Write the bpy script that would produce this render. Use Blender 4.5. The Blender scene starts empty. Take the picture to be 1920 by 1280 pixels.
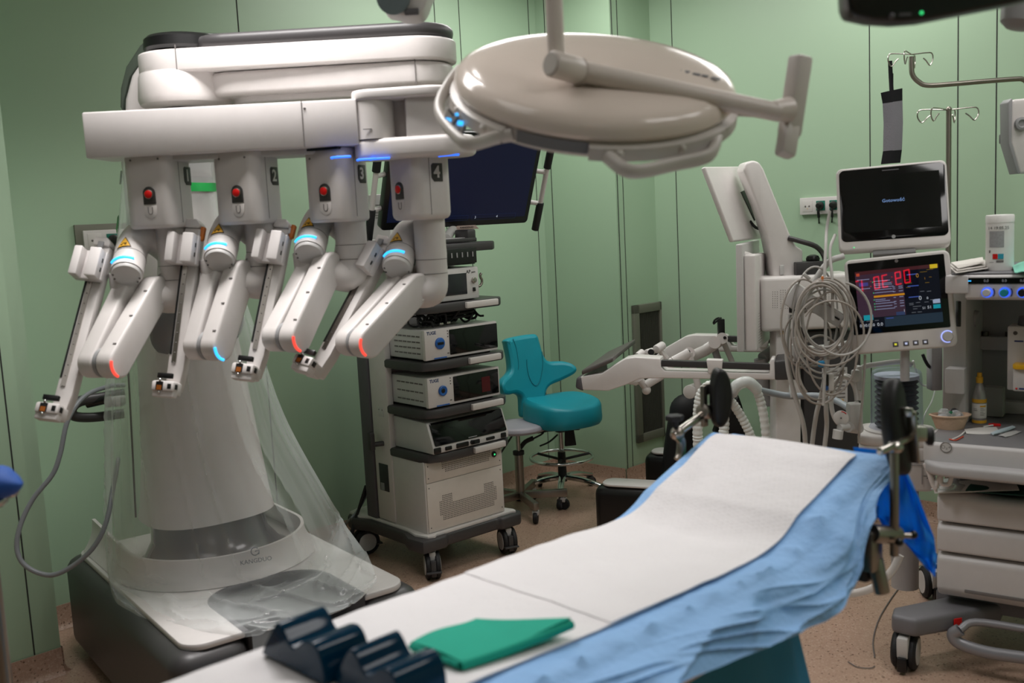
import bpy, bmesh, math, random
from mathutils import Vector as V, Matrix as M4, noise
random.seed(7)
R = math.radians
S = bpy.context.scene
COL = S.collection
# ------------------------------------------------------------------ camera
FPX, EYE = 1867.0, 1.6
ROLL, PIT = math.atan(760/15000), math.atan(FPX/15000)
EYEV = V((0, 0, EYE))
cam = bpy.data.cameras.new('camera'); cam.sensor_width = 36; cam.lens = FPX/1920*36
cam.clip_start = .05
cam.dof.use_dof = True; cam.dof.focus_distance = 4.5; cam.dof.aperture_fstop = 2.8
co = bpy.data.objects.new('camera', cam); COL.objects.link(co)
co.matrix_world = M4.Translation(EYEV) @ M4.Rotation(R(90)-PIT, 4, 'X') @ M4.Rotation(-ROLL, 4, 'Z')
S.camera = co
def ray(px, py):
    u = (px-960)/FPX; v = (640-py)/FPX
    u, v = u*math.cos(ROLL)+v*math.sin(ROLL), -u*math.sin(ROLL)+v*math.cos(ROLL)
    return V((u, math.cos(PIT)+v*math.sin(PIT), -math.sin(PIT)+v*math.cos(PIT)))
def PY(px, py, y): d = ray(px, py); return EYEV + d*(y/d.y)
def PZ(px, py, z): d = ray(px, py); return EYEV + d*((z-EYE)/d.z)
def PP(px, py, p, n): d = ray(px, py); n = V(n); return EYEV + d*((V(p)-EYEV).dot(n)/d.dot(n))
# ------------------------------------------------------------------ world, light, exposure
S.view_settings.view_transform = 'Standard'; S.view_settings.look = 'None'
S.view_settings.gamma = 1; S.view_settings.exposure = -0.62
w = bpy.data.worlds.new('world'); S.world = w; w.use_nodes = True
w.node_tree.nodes['Background'].inputs[0].default_value = (.9, .95, 1, 1)
w.node_tree.nodes['Background'].inputs[1].default_value = .012
S.cycles.use_denoising = True
S.cycles.max_bounces = 8; S.cycles.transparent_max_bounces = 24
CEIL = 3.0
def area(x, y, sx, sy, rz, pw, col=(1, .965, .95)):
    l = bpy.data.lights.new('ceiling_lamp', 'AREA'); l.shape = 'RECTANGLE'; l.size = sx; l.size_y = sy
    l.energy = pw; l.color = col
    o = bpy.data.objects.new('ceiling_lamp', l); COL.objects.link(o)
    o.location = (x, y, CEIL-.03); o.rotation_euler = (0, 0, rz)
    return o
LAMPS = [(-.75, 2.9, 39, 118), (.2, 4.9, 36, 180), (2.0, 3.0, 24, 170), (1.5, 4.4, 21, 180), (-.85, 1.5, 7, 150), (1.6, 1.5, 21, 155), (-2.3, 1.0, 2.5, 180), (.2, -.6, 4, 180)]
for x, y, p, sp in LAMPS:
    o = area(x, y, 1.2, .6, R(44), p); o.data.spread = R(sp)
    if sp == 118: o.rotation_euler.z = 0; o.data.size, o.data.size_y = 1.0, .4
# ------------------------------------------------------------------ materials
def lin(c):
    if isinstance(c, str): c = [int(c[i:i+2], 16)/255 for i in (0, 2, 4)]
    return tuple((x/12.92 if x <= .04045 else ((x+.055)/1.055)**2.4) for x in c[:3])+(1,)
MATS = {}
def mat(name, c, rough=.45, metal=0, var=.04, scale=30, bump=0, emit=0, coat=0, spec=.5, bscale=None, sss=0):
    if name in MATS: return MATS[name]
    m = bpy.data.materials.new(name); m.use_nodes = True; nt = m.node_tree; n = nt.nodes; b = n['Principled BSDF']
    b.inputs['Roughness'].default_value = rough; b.inputs['Metallic'].default_value = metal
    b.inputs['Specular IOR Level'].default_value = spec
    if coat: b.inputs['Coat Weight'].default_value = coat
    L = lin(c)
    if emit:
        b.inputs['Base Color'].default_value = L
        b.inputs['Emission Color'].default_value = L; b.inputs['Emission Strength'].default_value = emit
    else:
        tc = n.new('ShaderNodeTexCoord'); nz = n.new('ShaderNodeTexNoise'); nz.inputs['Scale'].default_value = scale
        nz.inputs['Detail'].default_value = 3
        nt.links.new(tc.outputs['Object'], nz.inputs['Vector'])
        mx = n.new('ShaderNodeMix'); mx.data_type = 'RGBA'
        mx.inputs['A'].default_value = tuple(max(0, x*(1-var)) for x in L[:3])+(1,)
        mx.inputs['B'].default_value = tuple(min(1, x*(1+var)) for x in L[:3])+(1,)
        nt.links.new(nz.outputs['Fac'], mx.inputs['Factor']); nt.links.new(mx.outputs['Result'], b.inputs['Base Color'])
        if bump:
            nb = n.new('ShaderNodeTexNoise'); nb.inputs['Scale'].default_value = bscale or scale; nb.inputs['Detail'].default_value = 4
            nt.links.new(tc.outputs['Object'], nb.inputs['Vector'])
            bp = n.new('ShaderNodeBump'); bp.inputs['Strength'].default_value = bump; bp.inputs['Distance'].default_value = .01
            nt.links.new(nb.outputs['Fac'], bp.inputs['Height']); nt.links.new(bp.outputs['Normal'], b.inputs['Normal'])
    MATS[name] = m; return m
def film(name, c, fac, rough=.15, trans=(1, 1, 1), edge=.55, grain=.12):
    """clear plastic: mostly see-through, partly a glossy white sheet"""
    if name in MATS: return MATS[name]
    m = bpy.data.materials.new(name); m.use_nodes = True; nt = m.node_tree; n = nt.nodes
    b = n['Principled BSDF']; b.inputs['Base Color'].default_value = lin(c); b.inputs['Roughness'].default_value = rough
    t = n.new('ShaderNodeBsdfTransparent'); t.inputs[0].default_value = tuple(trans)+(1,)
    mx = n.new('ShaderNodeMixShader'); lw = n.new('ShaderNodeLayerWeight'); lw.inputs['Blend'].default_value = .35
    tc = n.new('ShaderNodeTexCoord'); nz = n.new('ShaderNodeTexNoise'); nz.inputs['Scale'].default_value = 5
    nt.links.new(tc.outputs['Object'], nz.inputs['Vector'])
    ma = n.new('ShaderNodeMath'); ma.operation = 'MULTIPLY_ADD'; ma.inputs[1].default_value = edge; ma.inputs[2].default_value = fac
    nt.links.new(lw.outputs['Facing'], ma.inputs[0])
    mb = n.new('ShaderNodeMath'); mb.operation = 'MULTIPLY_ADD'; mb.inputs[1].default_value = grain
    nt.links.new(nz.outputs['Fac'], mb.inputs[0]); nt.links.new(ma.outputs[0], mb.inputs[2]); mb.use_clamp = True
    nt.links.new(mb.outputs[0], mx.inputs[0]); nt.links.new(t.outputs[0], mx.inputs[1]); nt.links.new(b.outputs[0], mx.inputs[2])
    nt.links.new(mx.outputs[0], n['Material Output'].inputs[0])
    MATS[name] = m; return m
bright = mat('bright_white_plastic', 'eceae8', .4)
white = mat('white_plastic', 'd3cecc', .38, coat=.1)
white2 = mat('warm_white_plastic', 'cfcac7', .45)
offw = mat('light_grey_plastic', 'c4c2c0', .42)
midg = mat('mid_grey_plastic', '8f8f90', .45)
dark = mat('charcoal_plastic', '3e3c3d', .42)
dark2 = mat('dark_grey_plastic', '58565a', .5)
black = mat('black_plastic', '111112', .35)
rubber = mat('black_rubber', '17171a', .65)
glass = mat('black_screen_glass', '030407', .08)
steel = mat('stainless_steel', 'b9b4ae', .25, metal=1)
brushed = mat('brushed_steel', '9c958d', .38, metal=1)
darksteel = mat('dark_steel', '6b655f', .4, metal=1)
chrome = mat('chrome', 'd8d8d8', .12, metal=1)
seam = mat('dark_seam', '2d2f2c', .8)
gap = mat('panel_gap', '6f6a68', .8)
yel = mat('warning_yellow', 'e0a92c', .5)
redp = mat('red_plastic', 'd3100f', .4)
orange = mat('orange_plastic', 'c26a1e', .4)
brass = mat('brass_contact', 'b8692b', .35, metal=.6)
def cloth(name, c, tr=.5, rough=.6, bump=.3):
    """thin cloth that lets some light through"""
    m = mat(name, c, rough, var=.12, scale=5, bump=bump); nt = m.node_tree; n = nt.nodes; b = n['Principled BSDF']
    t = n.new('ShaderNodeBsdfTranslucent'); t.inputs[0].default_value = lin(c); mx = n.new('ShaderNodeMixShader'); mx.inputs[0].default_value = tr
    nt.links.new(b.outputs[0], mx.inputs[1]); nt.links.new(t.outputs[0], mx.inputs[2]); nt.links.new(mx.outputs[0], n['Material Output'].inputs[0]); return m
led_b = mat('blue_light', '2fb0ff', emit=2.6)
led_r = mat('red_light', 'ff4a3c', emit=1.6)
led_g = mat('green_light', '3cf08a', emit=1.5)
# ------------------------------------------------------------------ mesh builder
def basis(o, x, z=None, y=None):
    """frame at o with local x along x; z (or y) gives the second axis"""
    x = V(x).normalized()
    if z is not None: z = V(z); z = (z - x*z.dot(x)).normalized(); y = z.cross(x)
    else: y = V(y); y = (y - x*y.dot(x)).normalized(); z = x.cross(y)
    m = M4.Identity(4)
    for i in range(3): m[i][0], m[i][1], m[i][2], m[i][3] = x[i], y[i], z[i], o[i]
    return m
def zframe(o, z, hint=(0, 0, 1)):
    z = V(z).normalized(); h = V(hint)
    if abs(z.dot(h)) > .98: h = V((1, 0, 0))
    x = h.cross(z).normalized()
    return basis(o, x, z=z)
def smooth(pts, n=6, cyc=False):
    P = [V(p) for p in pts]; out = []
    k = len(P); rng = range(k if cyc else k-1)
    for i in rng:
        p0 = P[i-1] if (i > 0 or cyc) else P[0]*2-P[1]
        p1, p2 = P[i], P[(i+1) % k]
        p3 = P[(i+2) % k] if (i+2 < k or cyc) else p2*2-p1
        for j in range(n):
            t = j/n
            out.append(.5*((2*p1)+(p2-p0)*t+(2*p0-5*p1+4*p2-p3)*t*t+(3*p1-p0-3*p2+p3)*t**3))
    if not cyc: out.append(P[-1])
    return out
def rrect(w, h, r, n=5):
    """rounded rectangle outline centred on 0"""
    o = []
    for cx, cy, a in ((w/2-r, h/2-r, 0), (-w/2+r, h/2-r, 90), (-w/2+r, -h/2+r, 180), (w/2-r, -h/2+r, 270)):
        for i in range(n+1):
            t = R(a+90*i/n); o.append((cx+r*math.cos(t), cy+r*math.sin(t)))
    return o
def stadium(p, q, r, n=10):
    p, q = V(p).to_2d() if len(p) > 2 else V(p), V(q)
    a = math.atan2(q.y-p.y, q.x-p.x); o = []
    for i in range(n+1): t = a-math.pi/2+math.pi*i/n; o.append((q.x+r*math.cos(t), q.y+r*math.sin(t)))
    for i in range(n+1): t = a+math.pi/2+math.pi*i/n; o.append((p.x+r*math.cos(t), p.y+r*math.sin(t)))
    return o
def zx(o, z, x):
    """frame at o with local z exactly along z and local x as near x as possible"""
    z = V(z).normalized(); x = V(x); x = (x-z*x.dot(z)).normalized()
    return basis(o, x, z=z)
class MB:
    def __init__(s, m=None): s.bm = bmesh.new(); s.mats = []; s.mi = 0; m and s.use(m)
    def use(s, m):
        if m not in s.mats: s.mats.append(m)
        s.mi = s.mats.index(m); return s
    def _put(s, t, M=None, bev=0, seg=2, ang=30):
        if bev:
            es = [e for e in t.edges if len(e.link_faces) == 2 and e.calc_face_angle(0) > R(ang)]
            bmesh.ops.bevel(t, geom=es, offset=bev, segments=seg, affect='EDGES', profile=.5, clamp_overlap=True)
        if M is not None: t.transform(M)
        vm = {}
        for v in t.verts: vm[v] = s.bm.verts.new(v.co)
        for f in t.faces:
            try: nf = s.bm.faces.new([vm[v] for v in f.verts]); nf.material_index = s.mi; nf.smooth = True
            except ValueError: pass
        t.free(); return s
    def box(s, c, d, M=None, bev=0, seg=2):
        t = bmesh.new(); bmesh.ops.create_cube(t, size=1)
        for v in t.verts: v.co = V((v.co.x*d[0]+c[0], v.co.y*d[1]+c[1], v.co.z*d[2]+c[2]))
        return s._put(t, M, bev, seg)
    def prism(s, pts, z0, z1, M=None, bev=0, seg=2, ang=30):
        t = bmesh.new()
        a = [t.verts.new((p[0], p[1], z0)) for p in pts]; b = [t.verts.new((p[0], p[1], z1)) for p in pts]
        n = len(pts); t.faces.new(a[::-1]); t.faces.new(b)
        for i in range(n): t.faces.new((a[i], a[(i+1) % n], b[(i+1) % n], b[i]))
        bmesh.ops.recalc_face_normals(t, faces=t.faces)
        return s._put(t, M, bev, seg, ang)
    def lathe(s, prof, M=None, n=32, sx=1, sy=1):
        t = bmesh.new(); rings = []
        for r, z in prof:
            if r < 1e-6: rings.append([t.verts.new((0, 0, z))])
            else: rings.append([t.verts.new((r*sx*math.cos(2*math.pi*i/n), r*sy*math.sin(2*math.pi*i/n), z)) for i in range(n)])
        for a, b in zip(rings, rings[1:]):
            for i in range(n):
                j = (i+1) % n
                q = [a[i % len(a)], a[j % len(a)], b[j % len(b)], b[i % len(b)]]
                q = list(dict.fromkeys(q))
                if len(q) > 2:
                    try: t.faces.new(q)
                    except ValueError: pass
        if len(rings[0]) > 1: t.faces.new(rings[0][::-1])
        if len(rings[-1]) > 1: t.faces.new(rings[-1])
        bmesh.ops.recalc_face_normals(t, faces=t.faces)
        return s._put(t, M)
    def cyl(s, p, q, r, r2=None, n=24, bev=0):
        p, q = V(p), V(q); L = (q-p).length; r2 = r if r2 is None else r2
        pr = [(r, 0), (r2, L)] if not bev else [(r-bev, 0), (r-bev*.3, bev*.3), (r, bev), (r2, L-bev), (r2-bev*.3, L-bev*.3), (r2-bev, L)]
        return s.lathe(pr, zframe(p, q-p), n)
    def tube(s, pts, r, n=12, cyc=False, sm=0, flat=1, up=(0, 0, 1)):
        if sm: 
            if callable(r) or not isinstance(r, (int, float)): 
                rr = smooth([V((x, 0, 0)) for x in r], sm, cyc); r = [x.x for x in rr]
            pts = smooth(pts, sm, cyc)
        P = [V(p) for p in pts]; k = len(P); t = bmesh.new(); rings = []; prev = None
        for i in range(k):
            d = (P[(i+1) % k]-P[i-1]) if (cyc or 0 < i < k-1) else (P[1]-P[0] if i == 0 else P[-1]-P[-2])
            d = d.normalized() if d.length > 1e-9 else V((0, 0, 1))
            if prev is None:
                u = V(up); u = (u-d*u.dot(d))
                if u.length < .05: u = V((1, 0, 0)); u = u-d*u.dot(d)
            else: u = prev-d*prev.dot(d)
            u.normalize(); prev = u; wv = d.cross(u); ri = r if isinstance(r, (int, float)) else r[i]
            rings.append([t.verts.new(P[i]+u*(ri*math.cos(2*math.pi*j/n))+wv*(ri*flat*math.sin(2*math.pi*j/n))) for j in range(n)])
        for i in range(k if cyc else k-1):
            a, b = rings[i], rings[(i+1) % k]
            for j in range(n): t.faces.new((a[j], a[(j+1) % n], b[(j+1) % n], b[j]))
        if not cyc: t.faces.new(rings[0][::-1]); t.faces.new(rings[-1])
        return s._put(t)
    def loft(s, rings, M=None, cap=True, cyc=True):
        t = bmesh.new(); rs = [[t.verts.new(V(p)) for p in r] for r in rings]; n = len(rs[0])
        for a, b in zip(rs, rs[1:]):
            for j in range(n if cyc else n-1): t.faces.new((a[j], a[(j+1) % n], b[(j+1) % n], b[j]))
        if cap and cyc: t.faces.new(rs[0][::-1]); t.faces.new(rs[-1])
        bmesh.ops.recalc_face_normals(t, faces=t.faces)
        return s._put(t, M)
    def ball(s, c, r, sc=(1, 1, 1), M=None, n=20):
        t = bmesh.new(); bmesh.ops.create_uvsphere(t, u_segments=n, v_segments=n//2+2, radius=r)
        for v in t.verts: v.co = V((v.co.x*sc[0]+c[0], v.co.y*sc[1]+c[1], v.co.z*sc[2]+c[2]))
        return s._put(t, M)
    def grid(s, f, nu, nv, thick=0):
        t = bmesh.new(); g = [[t.verts.new(V(f(i/nu, j/nv))) for j in range(nv+1)] for i in range(nu+1)]
        for i in range(nu):
            for j in range(nv): t.faces.new((g[i][j], g[i+1][j], g[i+1][j+1], g[i][j+1]))
        if thick:
            t.normal_update()
            bmesh.ops.solidify(t, geom=t.faces[:], thickness=thick)
            bmesh.ops.recalc_face_normals(t, faces=t.faces)
        return s._put(t)
    def text(s, txt, M, size, depth=.0006, align='CENTER', bold=0):
        cu = bpy.data.curves.new('lettering', 'FONT'); cu.body = txt; cu.size = size; cu.extrude = depth; cu.offset = bold
        cu.align_x = align; cu.align_y = 'CENTER'; cu.resolution_u = 2
        o = bpy.data.objects.new('lettering', cu); COL.objects.link(o)
        me = bpy.data.meshes.new_from_object(o.evaluated_get(bpy.context.evaluated_depsgraph_get()))
        bpy.data.objects.remove(o); bpy.data.curves.remove(cu)
        t = bmesh.new(); t.from_mesh(me); bpy.data.meshes.remove(me)
        return s._put(t, M)
    def mesh(s, name, off=V((0, 0, 0)), ang=38):
        s.bm.normal_update()
        for e in s.bm.edges:
            if len(e.link_faces) == 2 and e.calc_face_angle(0) > R(ang): e.smooth = False
        me = bpy.data.meshes.new(name)
        for v in s.bm.verts: v.co -= off
        s.bm.to_mesh(me); s.bm.free()
        for m in s.mats: me.materials.append(m)
        return me
WLOC = {}
def thing(name, label, cat, loc, group=None):
    o = bpy.data.objects.new(name, None); COL.objects.link(o); o.empty_display_size = .1
    o.location = loc; o['label'] = label; o['category'] = cat
    if group: o['group'] = group
    WLOC[o] = V(loc); return o
def part(name, mb, parent, label=None, stuff=False):
    me = mb.mesh(name, WLOC[parent]); o = bpy.data.objects.new(name, me); COL.objects.link(o)
    o.parent = parent; WLOC[o] = WLOC[parent]
    if label: o['label'] = label
    if stuff: o['kind'] = 'stuff'
    return o
def solo(name, mb, label, cat, group=None, loc=None):
    lo = V((1e9,)*3); hi = V((-1e9,)*3)
    for v in mb.bm.verts:
        for i in range(3): lo[i] = min(lo[i], v.co[i]); hi[i] = max(hi[i], v.co[i])
    loc = V(loc) if loc else V(((lo.x+hi.x)/2, (lo.y+hi.y)/2, lo.z))
    me = mb.mesh(name, loc); o = bpy.data.objects.new(name, me); COL.objects.link(o); o.location = loc
    o['label'] = label; o['category'] = cat; WLOC[o] = loc
    if group: o['group'] = group
    return o
def struct(name, mb):
    o = bpy.data.objects.new(name, mb.mesh(name)); COL.objects.link(o); o['kind'] = 'structure'; return o
# ------------------------------------------------------------------ room
e1, e2 = V((.719, .695, 0)), V((-.695, .719, 0))
AB = V((.233, 6.075, 0))
def rm(a, b, z=0): return AB + e1*a + e2*b + V((0, 0, z))
fm = mat('speckled_floor', 'a5876f', .32, var=.0)
def floor_mat(m, scale=1):
    nt = m.node_tree; n = nt.nodes; b = n['Principled BSDF']
    tc = n.new('ShaderNodeTexCoord')
    v1 = n.new('ShaderNodeTexVoronoi'); v1.inputs['Scale'].default_value = 170
    v2 = n.new('ShaderNodeTexNoise'); v2.inputs['Scale'].default_value = 260; v2.inputs['Detail'].default_value = 2
    for x in (v1, v2): nt.links.new(tc.outputs['Object'], x.inputs['Vector'])
    r = n.new('ShaderNodeValToRGB'); e = r.color_ramp.elements
    cols = [(0, '6a5040'), (.12, '8c6f5e'), (.16, 'bb9b87'), (.7, 'c2a28e'), (.85, 'cfb3a0'), (1, 'ab8b77')]
    e[0].position, e[0].color = 0, lin(cols[0][1]); e[1].position, e[1].color = 1, lin(cols[-1][1])
    for p, c in cols[1:-1]: q = e.new(p); q.color = lin(c)
    nt.links.new(v1.outputs['Color'], r.inputs[0])
    mx = n.new('ShaderNodeMix'); mx.data_type = 'RGBA'; mx.blend_type = 'MULTIPLY'; mx.inputs['Factor'].default_value = .35
    nt.links.new(r.outputs[0], mx.inputs['A']); nt.links.new(v2.outputs['Fac'], mx.inputs['B'])
    nt.links.new(mx.outputs['Result'], b.inputs['Base Color'])
floor_mat(fm)
wm = mat('green_wall_panel', 'a5bfa3', .42, var=.02, scale=2)
AMIN, BMIN, AMAX = -8.2, -5.6, .43
poly = [rm(AMIN, BMIN), rm(AMAX, BMIN), rm(AMAX, .02), rm(-3.17, .02), rm(-3.17, -.445), rm(AMIN, -.445)]
mb = MB(fm); mb.prism([(p.x, p.y) for p in [rm(AMIN-.2, BMIN-.2), rm(AMAX+.3, BMIN-.2), rm(AMAX+.3, .3), rm(AMIN-.2, .3)]], -.1, 0); struct('floor', mb)
cm = mat('white_ceiling', 'd9dcd8', .7)
mb = MB(cm); mb.prism([(p.x, p.y) for p in [rm(AMIN-.2, BMIN-.2), rm(AMAX+.3, BMIN-.2), rm(AMAX+.3, .3), rm(AMIN-.2, .3)]], CEIL, CEIL+.1); struct('ceiling', mb)
BBM = mat('coved_floor_skirting', '8a6d57', .4)
floor_mat(BBM)
def wall(name, p, q, seams=(), base=True, T=.1, bb=None):
    """wall panel from p to q, its inner face on the line; the room lies to the right of p->q"""
    p, q = V(p), V(q); d = (q-p); L = d.length; d.normalize(); nout = V((-d.y, d.x, 0))
    F = basis(p, d, z=(0, 0, 1))
    mb = MB(wm); mb.box((L/2, T/2, CEIL/2), (L, T, CEIL), F)
    mb.use(seam)
    for s in seams: mb.box((s, -.0003, (CEIL+.1)/2), (.005, .002, CEIL-.1), F)
    o = struct(name, mb)
    if base:
        mb = MB(BBM); mb.prism([(-.004, .1), (-.007, .1), (-.009, .03), (-.016, .012), (-.03, .001), (-.004, .001)], 0, L, F @ M4(((0, 0, 1, 0), (1, 0, 0, 0), (0, 1, 0, 0), (0, 0, 0, 1))))
        struct('baseboard_'+(bb or name[5:]), mb)
    return F
def sm_at(p, q, px, py):
    p, q = V(p), V(q); d = (q-p).normalized(); n = V((-d.y, d.x, 0)); return (PP(px, py, p, n)-p).dot(d)
B0 = rm(0, 0); BC = V((.634, 5.727, 0)); CD = BC + e1*.36
dB = (BC-B0).normalized(); nC = V((dB.y, -dB.x, 0))
P0, P1 = rm(-3.17, 0), rm(0, 0)
wall('wall_back', P0, P1, [sm_at(P0, P1, 443, 0), sm_at(P0, P1, 813, 0), sm_at(P0, P1, 859, 0), sm_at(P0, P1, 989, 0)])
wall('wall_column_front', B0, BC, [sm_at(B0, BC, 1019, 0), sm_at(B0, BC, 1145, 0)])
wall('wall_column_side', BC, CD, [sm_at(BC, CD, 1169, 380), sm_at(BC, CD, 1242, 380)])
D1 = CD - e2*5.4
wall('wall_right', CD, D1, [sm_at(CD, D1, 1269, 380), sm_at(CD, D1, 1631, 200), sm_at(CD, D1, 1796, 200), sm_at(CD, D1, 1868, 200)])
Q0, Q1 = rm(AMIN, -.445), rm(-3.17, -.445)
wall('wall_left', Q0, Q1, [sm_at(Q0, Q1, 18, 820)])
wall('wall_recess_side', Q1, P0, T=.05)
wall('wall_near', rm(AMAX+.2, BMIN), rm(AMIN, BMIN))
wall('wall_entrance', rm(AMIN, BMIN), Q0)
# air vent in the column's side
F = basis(BC, e1, z=(0, 0, 1))
def vl(px, py): p = F.inverted() @ PP(px, py, BC, e2); return p
a, b = vl(1183, 573), vl(1249, 822)
x0, x1, z1, z0 = a.x, b.x, a.z, b.z+.03
t = thing('air_vent', 'tall grey metal air grille with dark louvres set low in the green wall', 'vent', F @ V(((x0+x1)/2, 0, z0)))
fr = mat('grey_metal_frame', '77776b', .5, metal=.3)
mb = MB(fr)
for c, d in (((x0+.025, (z0+z1)/2), (.05, z1-z0)), ((x1-.025, (z0+z1)/2), (.05, z1-z0)), (((x0+x1)/2, z1-.025), (x1-x0, .05)), (((x0+x1)/2, z0+.025), (x1-x0, .05))):
    mb.box((c[0], -.012, c[1]), (d[0], .022, d[1]), F, .003)
part('frame', mb, t)
mb = MB(mat('vent_louvre', '4a4a42', .6))
mb.box(((x0+x1)/2, -.003, (z0+z1)/2), (x1-x0-.08, .004, z1-z0-.08), F)
k = x0+.055
while k < x1-.052: mb.box((k, -.009, (z0+z1)/2), (.004, .012, z1-z0-.1), F); k += .012
part('louvre_panel', mb, t)
# ------------------------------------------------------------------ operating table and what lies on it
t1, t2 = V((.7326, .6807, 0)), V((.6807, -.7326, 0))
def TW(s, w_, z): return t1*s + t2*w_ + V((0, 0, z))
def tz(s): # height of the covered table top along the table
    k = max(0, s-1.675)
    return .888 + .343*k*min(1, k/.13)
def nz3(x, y, z, sc=1): return noise.noise(V((x*sc, y*sc, z*sc)))
T = thing('operating_table', 'operating table under blue drapes with its far end raised, filling the foreground', 'operating table', TW(1.5, -1.26, 0))
mb = MB(darksteel)
mb.box((0, 0, .03), (.9, .55, .06), basis(TW(1.45, -1.26, 0), t1, z=(0, 0, 1)), .02)
part('base', mb, T)
mb = MB(darksteel); mb.box((0, 0, .4), (.3, .26, .7), basis(TW(1.5, -1.26, 0), t1, z=(0, 0, 1)), .03); part('column', mb, T)
mb = MB(rubber)
prof = [TW(s, -1.47, tz(s)-.012) for s in [-.05+.1*i for i in range(24)]]
def matt(z0, z1, w0, w1, ss):
    rings = []
    for s in ss: rings.append([TW(s, w0, tz(s)+z0), TW(s, w1, tz(s)+z0), TW(s, w1, tz(s)+z1), TW(s, w0, tz(s)+z1)])
    return rings
SS = [-.05+2.1*i/40 for i in range(41)]
mb.loft(matt(-.075, -.012, -1.485, -1.05, SS)); part('mattress', mb, T)
mb = MB(darksteel); mb.loft(matt(-.13, -.08, -1.46, -1.07, SS)); part('table_top', mb, T)
for w_ in (-1.483, -1.04):
    mb = MB(steel); mb.loft(matt(-.12, -.095, w_-.006, w_+.006, SS)); part('side_rail', mb, T)
# teal cloth around the column
tealc = cloth('teal_cover_cloth', '3d9cc6', .35)
mb = MB(tealc)
def skirt(u, v):
    th = 2*math.pi*u; z = .76*(1-v)+.005
    sg1 = lambda q: math.copysign(abs(q)**.55, q)
    r = 1+.12*v+.05*math.sin(th*14+v)*(.3+v)
    return TW(1.4+(.46+.1*v)*r*sg1(math.cos(th)), -1.255+(.18+.07*v)*r*sg1(math.sin(th)), z)
mb.grid(skirt, 160, 12); part('column_cover', mb, T, 'teal cloth hanging round the column')
# angled steel release handle under the rail
mb = MB(brushed); a = PP(1652, 1030, t2*-1.02, t2); b = PP(1650, 1108, t2*-.966, t2)
mb.cyl(PP(1640, 1045, t2*-1.0, t2), PP(1654, 1112, t2*-.985, t2), .017, bev=.004); mb.box((0, 0, 0), (.05, .03, .09), basis(PP(1634, 1030, t2*-1.0, t2), t1, z=(0, 0, 1)), .006)
part('release_handle', mb, T)
mb = MB(dark); mb.box((0, 0, 0), (.07, .05, .08), basis(PP(1620, 1050, t2*-1.035, t2), t1, z=(0, 0, 1)), .01); part('rail_clamp', mb, T)
# blue drape
blue = mat('blue_drape', '8ab8ea', .6, var=.14, scale=5, bump=.35, bscale=60)
mb = MB(blue)
def hangz(s): # lower edge of the drape on the near right side
    pts = [(-.1, .85), (1.0, .855), (1.18, .848), (1.324, .83), (1.487, .812), (1.654, .8), (1.778, .83), (1.867, .93), (1.95, .985), (2.2, 1.0)]
    for (a, za), (b, zb) in zip(pts, pts[1:]):
        if a <= s <= b: return za+(zb-za)*(s-a)/(b-a)
    return pts[-1][1]
def drape(u, v):
    s = -.08+2.155*u
    tp = min(1, max(0, (s-1.8)/.25))
    W0, W1 = -1.492, -1.03+.002*tp
    if v < .12:
        k = v/.12; return TW(s, W0-.014-.006*math.sin(s*30)*(1-k), tz(s)+.004-.09*(1-k))
    if v < .5:
        k = (v-.12)/.38; w_ = W0+(W1-W0)*k
        e = max(0, (k-.86)/.14)
        z = tz(s)+.006+e*(.014*abs(nz3(s, w_, 1, 8))+.012*(1-min(1, 3*abs(nz3(s, w_*.6, 4, 11))))**2)
        if k < .12: z -= .004
        return TW(s, w_+e*.012*nz3(s*6, 3, 0), z)
    k = (v-.5)/.5; zt = tz(s)+.004; zb = hangz(s)+.004*nz3(s, 2, 0, 4)
    tri = lambda x: abs((x % 2)-1)
    rdg = lambda x: (1-min(1, abs(x)*3.2))**2
    q = k*.45
    fold = .026*tri(s*4.3+q*1.6+1.0*nz3(s*2, q, 3))+.012*tri(s*9.1-q*3.2+1.1*nz3(s*3, q*2, 9))+.012*rdg(nz3(s*4.2+q*2.4, q*2.6, 3))+.008*rdg(nz3(s*7-q*6, q*4.1, 8))
    r = min(1, k*2.5)
    r = r*r*(3-2*r)
    cor = 1-.75*tp
    out = .008*min(1, k*8)+(.055*k**1.3+fold*r*.9)*cor
    return TW(s, W1+out, zt-(zt-zb)*k**1.25+fold*r*.35*cor-.004*min(1, k*8))
mb.grid(drape, 300, 100)
D = solo('surgical_drape', mb, 'creased pale blue disposable drape covering the operating table and hanging over its right side', 'drape')
# bright blue end flap hanging beyond the table
flapm = cloth('bright_blue_flap', '3fb0fb', .6)
mb = MB(flapm)
ctl = [[(1600, 838), (1640, 842), (1676, 846), (1684, 850)], [(1620, 900), (1660, 900), (1700, 905), (1722, 930)], [(1640, 960), (1672, 970), (1715, 985), (1752, 1008)],
       [(1655, 985), (1690, 1005), (1728, 1042), (1756, 1045)], [(1668, 992), (1700, 1020), (1738, 1066), (1754, 1082)]]
def flap(u, v):
    i = min(3, int(v*4)); k = v*4-i; j = min(2, int(u*3)); q = u*3-j
    def c(a, b): x = ctl[a][b]; return V((x[0], x[1], 0))
    p = (c(i, j)*(1-q)+c(i, j+1)*q)*(1-k)+(c(i+1, j)*(1-q)+c(i+1, j+1)*q)*k
    so = 2.085+.035*v+.03*nz3(u*3, v*3, 0, 1.6)*min(1, v*4)+.012*nz3(u*9, v*4, 2)*min(1, v*4)
    return PP(p.x, p.y, t1*so, t1)
mb.grid(flap, 40, 44, .001)
solo('drape_corner', mb, 'bright blue drape corner hanging beside the vertical steel rod at the table end', 'drape')
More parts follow.
